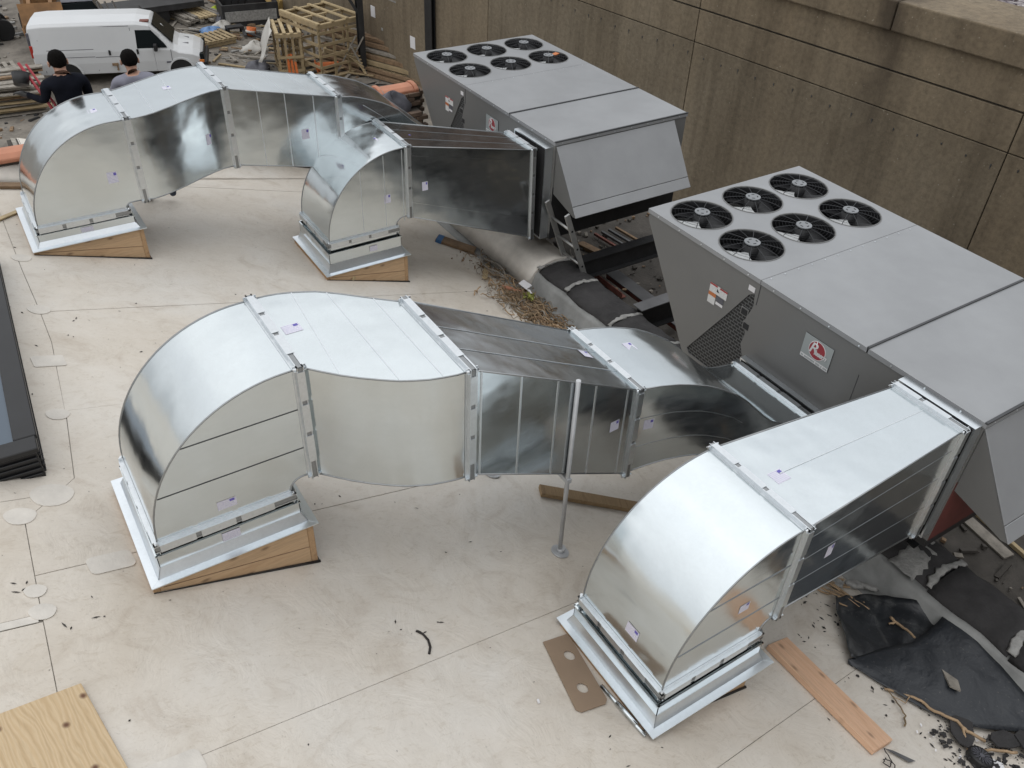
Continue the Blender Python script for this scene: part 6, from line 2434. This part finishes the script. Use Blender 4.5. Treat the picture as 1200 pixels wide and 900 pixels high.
def cone(x, y, label, lying=None, s=1.0):
    c = thing('traffic_cone', yd(x, y), label, 'traffic cone', 'orange traffic cones')
    mat_ = Matrix.Identity(3) if lying is None else Euler(lying).to_matrix()
    q = MB()
    q.loft([[Vector((r * math.cos(t), r * math.sin(t), z)) for t in [2 * PI * i / 18 for i in range(18)]] for r, z in ((0.17, 0.03), (0.15, 0.06), (0.035, 0.70), (0.02, 0.71))], True, 0, False)
    q2 = MB()
    q2.box((0, 0, 0.018), (0.38, 0.38, 0.035))
    for qq in (q, q2):
        for v in qq.v:
            v.xyz = mat_ @ (v * s)
        lift = -min(min(v.z for v in q.v), min(v.z for v in q2.v)) if qq is q else lift
    for qq, nm, mt in ((q, 'cone_body', 'orange'), (q2, 'cone_base', 'orange')):
        for v in qq.v:
            v.z += lift
        qq.build(nm, mt, c, (0, 0, 0))
    return c


cone(11.95, 32.0, 'orange traffic cone lying on its side in front of the big crate', (0, math.radians(78), -0.35), 1.25)
cone(12.3, 40.3, 'orange traffic cone lying tipped on the dark steel bin', (math.radians(60), 0, 0.8), 1.0)

# ---- long pile of old lumber at the wall foot
pile = thing('lumber_pile', yd(14.6, 31.4), 'long pile of weathered lumber along the foot of the concrete wall', 'lumber pile')
pr_ = random.Random(17)
pd = Vector((0.42, -0.90, 0)).normalized()
pn = Vector((0.90, 0.42, 0)).normalized()
k = 0
for lay in range(7):
    for c_ in range(9 - lay):
        q = MB()
        L = pr_.uniform(2.3, 3.1)
        cc = Vector((14.3, 31.0, YARD + 0.09 + lay * 0.17)) + pn * ((c_ + lay * 0.75) * 0.20 - 0.75) + pd * pr_.uniform(-0.35, 0.35)
        w, t = pr_.uniform(0.12, 0.2), pr_.uniform(0.09, 0.15)
        q.bar(cc - pd * L, cc + pd * L + pn * pr_.uniform(-0.08, 0.08), w, t)
        q.build('lumber_piece', pr_.choice(('grey_wood', 'grey_wood', 'brown_wood', 'crate_wood')), pile)
        k += 1
# ---- heap of planks left behind the men
heap = thing('pallet_heap', yd(1.7, 33.6), 'heap of old pallets and grey planks at the left edge beyond the roof', 'pallet heap')
for lay in range(10):
    for c_ in range(7):
        q = MB()
        y = 32.4 + c_ * 0.42 + pr_.uniform(-0.12, 0.12)
        x0_ = 0.6 + pr_.uniform(-0.4, 0.35)
        x1_ = 2.5 + pr_.uniform(-0.4, 0.3)
        if y > 34.4 and lay > 6:
            continue
        z = 0.06 + lay * 0.105
        q.bar(yd(x0_, y, z), yd(x1_, y - 0.15 + pr_.uniform(-0.1, 0.1), z), pr_.uniform(0.1, 0.3), 0.05)
        q.build('plank', pr_.choice(('grey_wood', 'brown_wood', 'grey_wood', 'crate_wood')), heap)
pal = thing('pallet', yd(1.5, 35.6), 'grey pallet lying beyond the plank heap at the left edge', 'pallet', 'wooden pallets in the yard')


def pallet(root, x, y, rot, w=1.25, d=1.0, z=0.0, mat='grey_wood'):
    R3 = Matrix.Rotation(rot, 3, 'Z')
    for k in range(7):
        q = MB()
        q.box(R3 @ Vector((lerp(-w / 2 + 0.07, w / 2 - 0.07, k / 6), 0, 0.125 + z)) + yd(x, y), (0.135, d, 0.022), R3)
        q.build('deck_board', mat, root)
    for k in range(3):
        q = MB()
        q.box(R3 @ Vector((0, lerp(-d / 2 + 0.06, d / 2 - 0.06, k / 2), 0.065 + z)) + yd(x, y), (w, 0.08, 0.09), R3)
        q.build('stringer', mat, root)


pallet(pal, 1.3, 35.7, 0.05, 1.6, 1.3, 0.45)
for v in ((1.0, 35.4), (1.6, 36.0)):
    q = MB()
    q.box(yd(v[0], v[1], 0.24), (0.5, 0.5, 0.46))
    q.build('block', 'grey_wood', pal)
p2_ = thing('pallet', yd(9.55, 37.3), 'wooden pallet lying on the dirt in front of the van', 'pallet', 'wooden pallets in the yard')
pallet(p2_, 9.55, 37.25, 0.18, 1.5, 1.25, 0.0, 'crate_wood')
pallet(p2_, 9.58, 37.2, 0.22, 1.5, 1.25, 0.15, 'crate_wood')

# ---- stack of long boards beyond the van
stk = thing('lumber_stack', yd(9.9, 41.5), 'stack of long boards beyond the front of the van, pale ones on top', 'lumber stack')
for lay in range(3):
    for c_ in range(9):
        q = MB()
        off_ = c_ * 0.2
        a = Vector((8.55 + off_, 43.4 - 0.05 * c_, YARD + 0.07 + 0.11 * lay))
        e = Vector((9.35 + off_, 39.9 + pr_.uniform(-0.3, 0.3), YARD + 0.07 + 0.11 * lay))
        q.bar(a, e, 0.15, 0.08)
        mt = 'grey_wood'
        if lay == 2:
            mt = 'pale_wood' if 3 <= c_ <= 6 else 'grey_wood'
        q.build('long_board', mt, stk)


# ---- bags and cloths
def lump(name, c, s, mat, label, cat, seed, group=None, n=10):
    q = MB()
    rg_ = random.Random(seed)
    ph = [rg_.uniform(0, 6.28) for _ in range(6)]
    rows = []
    for i in range(n):
        th_ = PI * i / (n - 1) * 0.62
        row = []
        for k in range(16):
            a = 2 * PI * k / 16
            r = 1 + 0.16 * math.sin(3 * a + ph[0]) + 0.12 * math.sin(5 * a + ph[1] + 3 * th_) + 0.08 * math.sin(9 * a + ph[2] - 4 * th_)
            row.append(Vector(c) + Vector((s[0] * math.sin(th_) * math.cos(a) * r, s[1] * math.sin(th_) * math.sin(a) * r, s[2] * (math.cos(th_) - math.cos(PI * 0.62)) * (0.8 + 0.2 * math.sin(2 * a + ph[3])) - 0.02)))
        rows.append(row)
    q.loft(rows, True, 0, True)
    return tag(q.build(name, mat), label, cat, group)


lump('sack', yd(9.85, 38.5), (0.42, 0.3, 0.24), 'bag_blue', 'light blue sack lying on the dirt beyond the pallet', 'sack', 1)
lump('sack', yd(10.5, 38.95), (0.42, 0.35, 0.28), 'tarp_white', 'white sack between the light blue sack and the steel bin', 'sack', 2)
lump('sack', yd(10.75, 39.9), (0.35, 0.4, 0.3), 'bag_grey', 'dark grey sack below the yellow green cloth', 'sack', 3)
lump('cloth', yd(10.95, 41.1), (0.42, 0.32, 0.3), 'hiviz', 'bright yellow green cloth lying by the long boards', 'cloth', 4)
lump('sack', yd(10.75, 35.6), (0.55, 0.5, 0.30), 'tarp_white', 'white plastic sack slumped left of the smaller crate', 'sack', 5)
lump('sack', yd(10.1, 33.3), (0.45, 0.5, 0.3), 'bag_grey', 'grey plastic heap at the foot of the smaller crate', 'sack', 6)
lump('sack', (5.80, 12.34, -5.27), (0.30, 0.16, 0.30), 'bag_grey', 'crumpled grey black sack below the terracotta coping by the far unit', 'sack', 7, None, 14)
lump('tarpaulin', yd(15.0, 41.0), (1.1, 0.7, 0.9), 'tarp_blue', 'blue tarpaulin bundle by the wall behind the big crate', 'tarpaulin', 8)
b = MB()
b.cyl(yd(11.3, 37.5, 0.17), 0.17, 0.34, (0.2, 0.1, 0.97), 18, 0, 0.2)
bk = b.build('bucket', 'orange')
tag(bk, 'orange bucket with a pale band standing below the steel bin', 'bucket')
b = MB()
b.cyl(yd(11.25, 37.47, 0.18), 0.20, 0.10, (0.2, 0.1, 0.97), 18, 0, 0.21)
o = b.build('band', 'tarp_white', bk)

# ---- dark steel bin with rebar and a wooden slab beside it
bn_ = thing('steel_bin', yd(11.9, 39.6), 'dark open steel bin with rods sticking up, in the yard behind the crates', 'bin', None, -0.12)
for c_, s_ in (((0, -0.7, 0.45), (2.4, 0.08, 0.9)), ((0, 0.7, 0.45), (2.4, 0.08, 0.9)), ((-1.16, 0, 0.45), (0.08, 1.32, 0.9)), ((1.16, 0, 0.45), (0.08, 1.32, 0.9)), ((0, 0, 0.06), (2.2, 1.3, 0.1))):
    q = MB()
    q.box(c_, s_)
    q.build('bin_wall', 'dark_metal', bn_, (0, 0, 0), 0.01)
q = MB()
q.box((0, -0.76, 0.42), (2.2, 0.03, 0.42))
q.build('pale_side', 'grey_mastic', bn_, (0, 0, 0))
for x in (-0.9, -0.6, -0.3, 0.0):
    q = MB()
    q.cyl((x, 0.3, 0.9), 0.03, 0.9, (0, 0, 1), 6)
    q.build('rod', 'dark_metal', bn_, (0, 0, 0))
b = MB()
b.box(yd(10.75, 38.0, 0.3), (0.7, 0.4, 0.08))
for x, y in ((10.45, 37.85), (11.05, 37.85), (10.45, 38.15), (11.05, 38.15)):
    b.box(yd(x, y, 0.13), (0.08, 0.08, 0.26))
tag(b.build('steel_bench', 'dark_metal'), 'low dark steel bench between the sacks and the steel bin', 'bench')

# ---- yellow machine boom at the top
bm_ = thing('excavator_boom', yd(13.2, 40.6), 'yellow machine boom slanting down in front of the wall at the top', 'machine boom')
b = MB()
b.prism([yd(11.6, 42.2, 2.7), yd(11.6, 42.2, 3.25), yd(13.3, 39.3, 0.75), yd(13.15, 39.3, 0.2)], (0.32, 0.14, 0))
b.build('boom', 'machine_yellow', bm_)
b = MB()
b.tube([yd(11.95, 42.2, 2.4), yd(13.5, 39.7, 0.45)], 0.06, 10)
b.build('hydraulic_ram', 'dark_metal', bm_)
b = MB()
b.prism([yd(13.7, 39.6, 0.05), yd(13.7, 39.6, 2.6), yd(13.9, 39.6, 2.6), yd(14.1, 39.6, 0.05)], (0.1, 0.4, 0))
b.build('stabiliser_leg', 'brown_wood', bm_)
# ---- orange loader bucket and dark pickup behind the van, machine at the left edge
def ydl(x, y, h=0.0):
    return yd(x + 0.62, y - 2.2, h)


ld = thing('loader', ydl(3.4, 42.2), 'rusty orange loader with an open bucket behind the tail of the van', 'loader')
b = MB()
pf = [(0, 1.0), (-0.25, 0.45), (-0.15, 0.12), (0.35, 0.0), (0.85, 0.08), (0.85, 0.16), (0.38, 0.1), (-0.06, 0.2), (-0.14, 0.45), (0.08, 0.95)]
b.prism([ydl(2.3, 41.0 + a, 0.55 + z * 1.3) for a, z in pf], (1.5, -0.3, 0))
b.build('bucket', 'machine_orange', ld)
for x in (2.32, 3.76):
    b = MB()
    b.prism([ydl(x, 41.0 + a - (0.2 * (x - 2.3)), 0.55 + z * 1.3) for a, z in ((0, 1.0), (-0.2, 0.45), (-0.1, 0.15), (0.35, 0.04), (0.8, 0.1))], (0.04, 0, 0))
    b.build('bucket_side', 'machine_orange', ld)
for x in (2.6, 3.4):
    b = MB()
    b.bar(ydl(x, 41.3, 0.9), ydl(x + 0.4, 43.6, 1.5), 0.14, 0.22)
    b.build('arm', 'machine_orange', ld)
b = MB()
b.box(ydl(3.5, 44.2, 1.0), (1.5, 1.6, 1.0))
b.build('engine_body', 'machine_orange', ld, None, 0.05)
for x, y in ((2.6, 43.4), (4.3, 43.2)):
    b = MB()
    b.cyl(ydl(x, y, 0.45), 0.45, 0.3, (1, 0, 0), 22)
    b.build('wheel', 'tyre', ld)
tr = thing('pickup_truck', yd(4.75, 39.3), 'dark green pickup truck parked behind the van, seen over its roof', 'truck', None, -0.15)
b = MB()
secs = [(-1.1, 0.45, 1.0, 0.85), (-1.05, 0.45, 1.12, 0.9), (-0.2, 0.45, 1.15, 0.92), (0.2, 0.45, 1.18, 0.92), (2.6, 0.45, 1.1, 0.92), (2.7, 0.5, 1.0, 0.88)]
b.loft([[Vector((x, -w, z0)), Vector((x, -w, z1)), Vector((x, w, z1)), Vector((x, w, z0))] for x, z0, z1, w in secs], True, 0, False)
b.build('body', 'dark_metal', tr, (0, 0, 0), 0.05, 2)
b = MB()
b.loft([[Vector((x, -w, 1.12)), Vector((x, -w * 0.86, z1)), Vector((x, w * 0.86, z1)), Vector((x, w, 1.12))] for x, z1, w in ((-0.75, 1.14, 0.86), (-0.2, 1.72, 0.86), (0.9, 1.76, 0.86), (1.25, 1.14, 0.86))], True, 0, False)
b.build('cab', 'glass_dark', tr, (0, 0, 0), 0.04, 2)
b = MB()
b.box((0.35, 0, 1.775), (1.15, 1.4, 0.04))
b.build('cab_roof', 'bag_grey', tr, (0, 0, 0), 0.02)
for x in (-0.5, 2.0):
    for y in (-0.85, 0.85):
        b = MB()
        b.cyl((x, y, 0.38), 0.38, 0.22, (0, 1, 0), 22)
        b.build('wheel', 'tyre', tr, (0, 0, 0))
for k in range(3):
    b = MB()
    b.bar((1.2 + 0.28 * k, -0.9, 1.1), (1.05 + 0.28 * k, -0.8, 1.75), 0.07, 0.05)
    b.build('rack_bar', 'chrome', tr, (0, 0, 0))
def ydm(x, y, h=0.0):
    return yd(x + 1.35, y - 0.9, h)


mc = thing('machine', ydm(0.2, 42.0), 'dark tangled machine with hoses at the top left corner', 'machine')
b = MB()
b.box(ydm(0.1, 42.4, 0.9), (1.7, 1.4, 0.9), Matrix.Rotation(0.2, 3, 'Z'))
b.box(ydm(0.3, 41.4, 0.55), (0.8, 0.8, 0.5))
b.box(ydm(-0.4, 43.0, 1.8), (0.8, 0.9, 1.2))
b.build('engine_block', 'dark_metal', mc, None, 0.04)
b = MB()
b.box(ydm(0.6, 42.1, 1.40), (0.7, 0.5, 0.16))
b.build('pale_cover', 'grey_mastic', mc, None, 0.03)
b = MB()
mr = random.Random(6)
for k in range(7):
    P = [ydm(0.0 + mr.uniform(-0.3, 0.9), 41.2 + mr.uniform(-0.2, 0.4), z) for z in (1.3, 0.7, 0.15, 0.4, 0.9)]
    b.tube([P[0], lerp(P[0], P[1], 0.5), P[1], lerp(P[1], P[2], 0.6), P[2], P[3], P[4]], 0.03, 6)
b.build('hose', 'tyre', mc)
for x, y in ((-0.5, 41.6), (1.0, 41.9), (0.9, 43.1), (-0.6, 43.2)):
    b = MB()
    b.cyl(ydm(x, y, 0.4), 0.4, 0.25, (0, 1, 0), 20)
    b.build('wheel', 'tyre', mc)

# ---- sloping concrete slab and dark trench beyond the van
b = MB()
b.prism([yd(5.2, 44.0, 0.0), yd(5.6, 52, 0.0), yd(13.5, 52, 0.0), yd(9.0, 44.3, 0.0)], (0, 0, 0.12))
tag(b.build('slab', 'slab', None, None, 0.03), kind='structure', label='weathered concrete slab beyond the van')
tr2 = thing('flatbed_trailer', yd(8.0, 41.2), 'low dark trailer bed in the shade beyond the van', 'trailer', None, 0.08)
for c_, s_, m_ in (((0, 0, 0.72), (4.6, 1.5, 0.12), 'dark_metal'), ((0, -0.72, 0.60), (4.6, 0.06, 0.14), 'dark_metal'), ((0, 0.72, 0.60), (4.6, 0.06, 0.14), 'dark_metal')):
    q = MB()
    q.box(c_, s_)
    q.build('bed', m_, tr2, (0, 0, 0), 0.01)
for x in (-0.6, 0.4):
    for y in (-0.62, 0.62):
        q = MB()
        q.cyl((x, y, 0.33), 0.33, 0.2, (0, 1, 0), 20)
        q.build('wheel', 'tyre', tr2, (0, 0, 0))

# ---- scattered yard rubbish: too many bits to count
b = MB()
yr = random.Random(12)
for k in range(1500):
    x, y = yr.uniform(-2, 16), yr.uniform(29, 50)
    if 2.2 < x < 8.6 and 33 < y < 41:
        continue
    s = yr.choice((0.03, 0.05, 0.07, 0.1, 0.16))
    L = s * yr.uniform(1, 7) if yr.random() < 0.3 else s * yr.uniform(1, 1.6)
    b.box(yd(x, y, s * 0.2), (L, s, s * 0.6), Euler((yr.uniform(-0.2, 0.2), yr.uniform(-0.2, 0.2), yr.random() * 6)).to_matrix(), yr.choice((0, 0, 1, 2, 3)))
tag(b.build('rubble', ['grey_wood', 'dark_metal', 'grey_mastic', 'brown_wood']), kind='stuff', label='scattered rubble and scraps on the yard dirt')
for k, (x, y, L, a) in enumerate(((10.4, 36.2, 1.4, -0.5), (11.0, 36.6, 0.9, 0.3), (9.9, 35.0, 1.1, -0.7), (12.9, 33.6, 1.2, 1.1))):
    q = MB()
    q.bar(yd(x, y, 0.05), yd(x + L * math.cos(a), y + L * math.sin(a), 0.07), 0.13, 0.06)
    tag(q.build('beam_offcut', ('dark_metal', 'brown_wood', 'grey_wood', 'crate_wood')[k]), ('long dark beam lying right of the pallet', 'brown beam below the orange bucket', 'grey beam nearest the grey plastic heap', 'pale beam beside the big crate')[k], 'beam', 'loose beams on the dirt')
b = MB()
for k in range(170):
    x, y = yr.uniform(8.6, 13.2), yr.uniform(30.5, 45)
    L = yr.uniform(0.3, 1.5)
    a = yr.choice((yr.uniform(0, PI), -0.9 + yr.uniform(-0.2, 0.2)))
    z = yr.uniform(0.02, 0.12)
    b.bar(yd(x, y, z), yd(x + L * math.cos(a), y + L * math.sin(a), z + yr.uniform(-0.02, 0.1)), yr.uniform(0.05, 0.14), 0.04, (0, 0, 1), yr.choice((0, 0, 1, 2, 3)))
tag(b.build('scrap_lumber', ['grey_wood', 'brown_wood', 'dark_metal', 'crate_wood']), kind='stuff', label='scattered lumber scraps on the yard dirt')
# leaning broken frame beside the steel post
fr_ = thing('broken_frame', yd(13.2, 31.6), 'broken slatted wooden frame leaning against the steel post', 'wooden frame')
for k in range(6):
    q = MB()
    q.bar(yd(12.75 + 0.11 * k, 31.35 - 0.1 * k, 0.95 - 0.1 * k), yd(13.35, 30.95 - 0.08 * k, 0.75 - 0.11 * k), 0.09, 0.025)
    q.build('slat', 'crate_wood', fr_)
for a, c in (((12.6, 31.5, 0.1), (13.25, 31.0, 1.5)), ((13.0, 31.0, 1.2), (13.55, 30.75, 0.0)), ((13.15, 31.1, 0.75), (13.5, 30.9, 1.45))):
    q = MB()
    q.bar(yd(*a), yd(*c), 0.1, 0.05)
    q.build('strut', 'grey_wood', fr_)


SMALL = ('cleat', 'corner_lock', 'wire_guard', 'hub_slot', 'door_gap', 'fine_print', 'hub_cap', 'rung_end', 'lamination_joint', 'chalk_marks', 'mortar_joint', 'screw')
for o in scene.objects:
    if o.parent is not None and o.name.split('.')[0] in SMALL:
        o['kind'] = 'stuff'

# ================================================================== lift the whole place so that the yard lies at z = 0
bpy.context.view_layer.update()
for o in scene.objects:
    if o.parent is None:
        o.location.z -= YARD
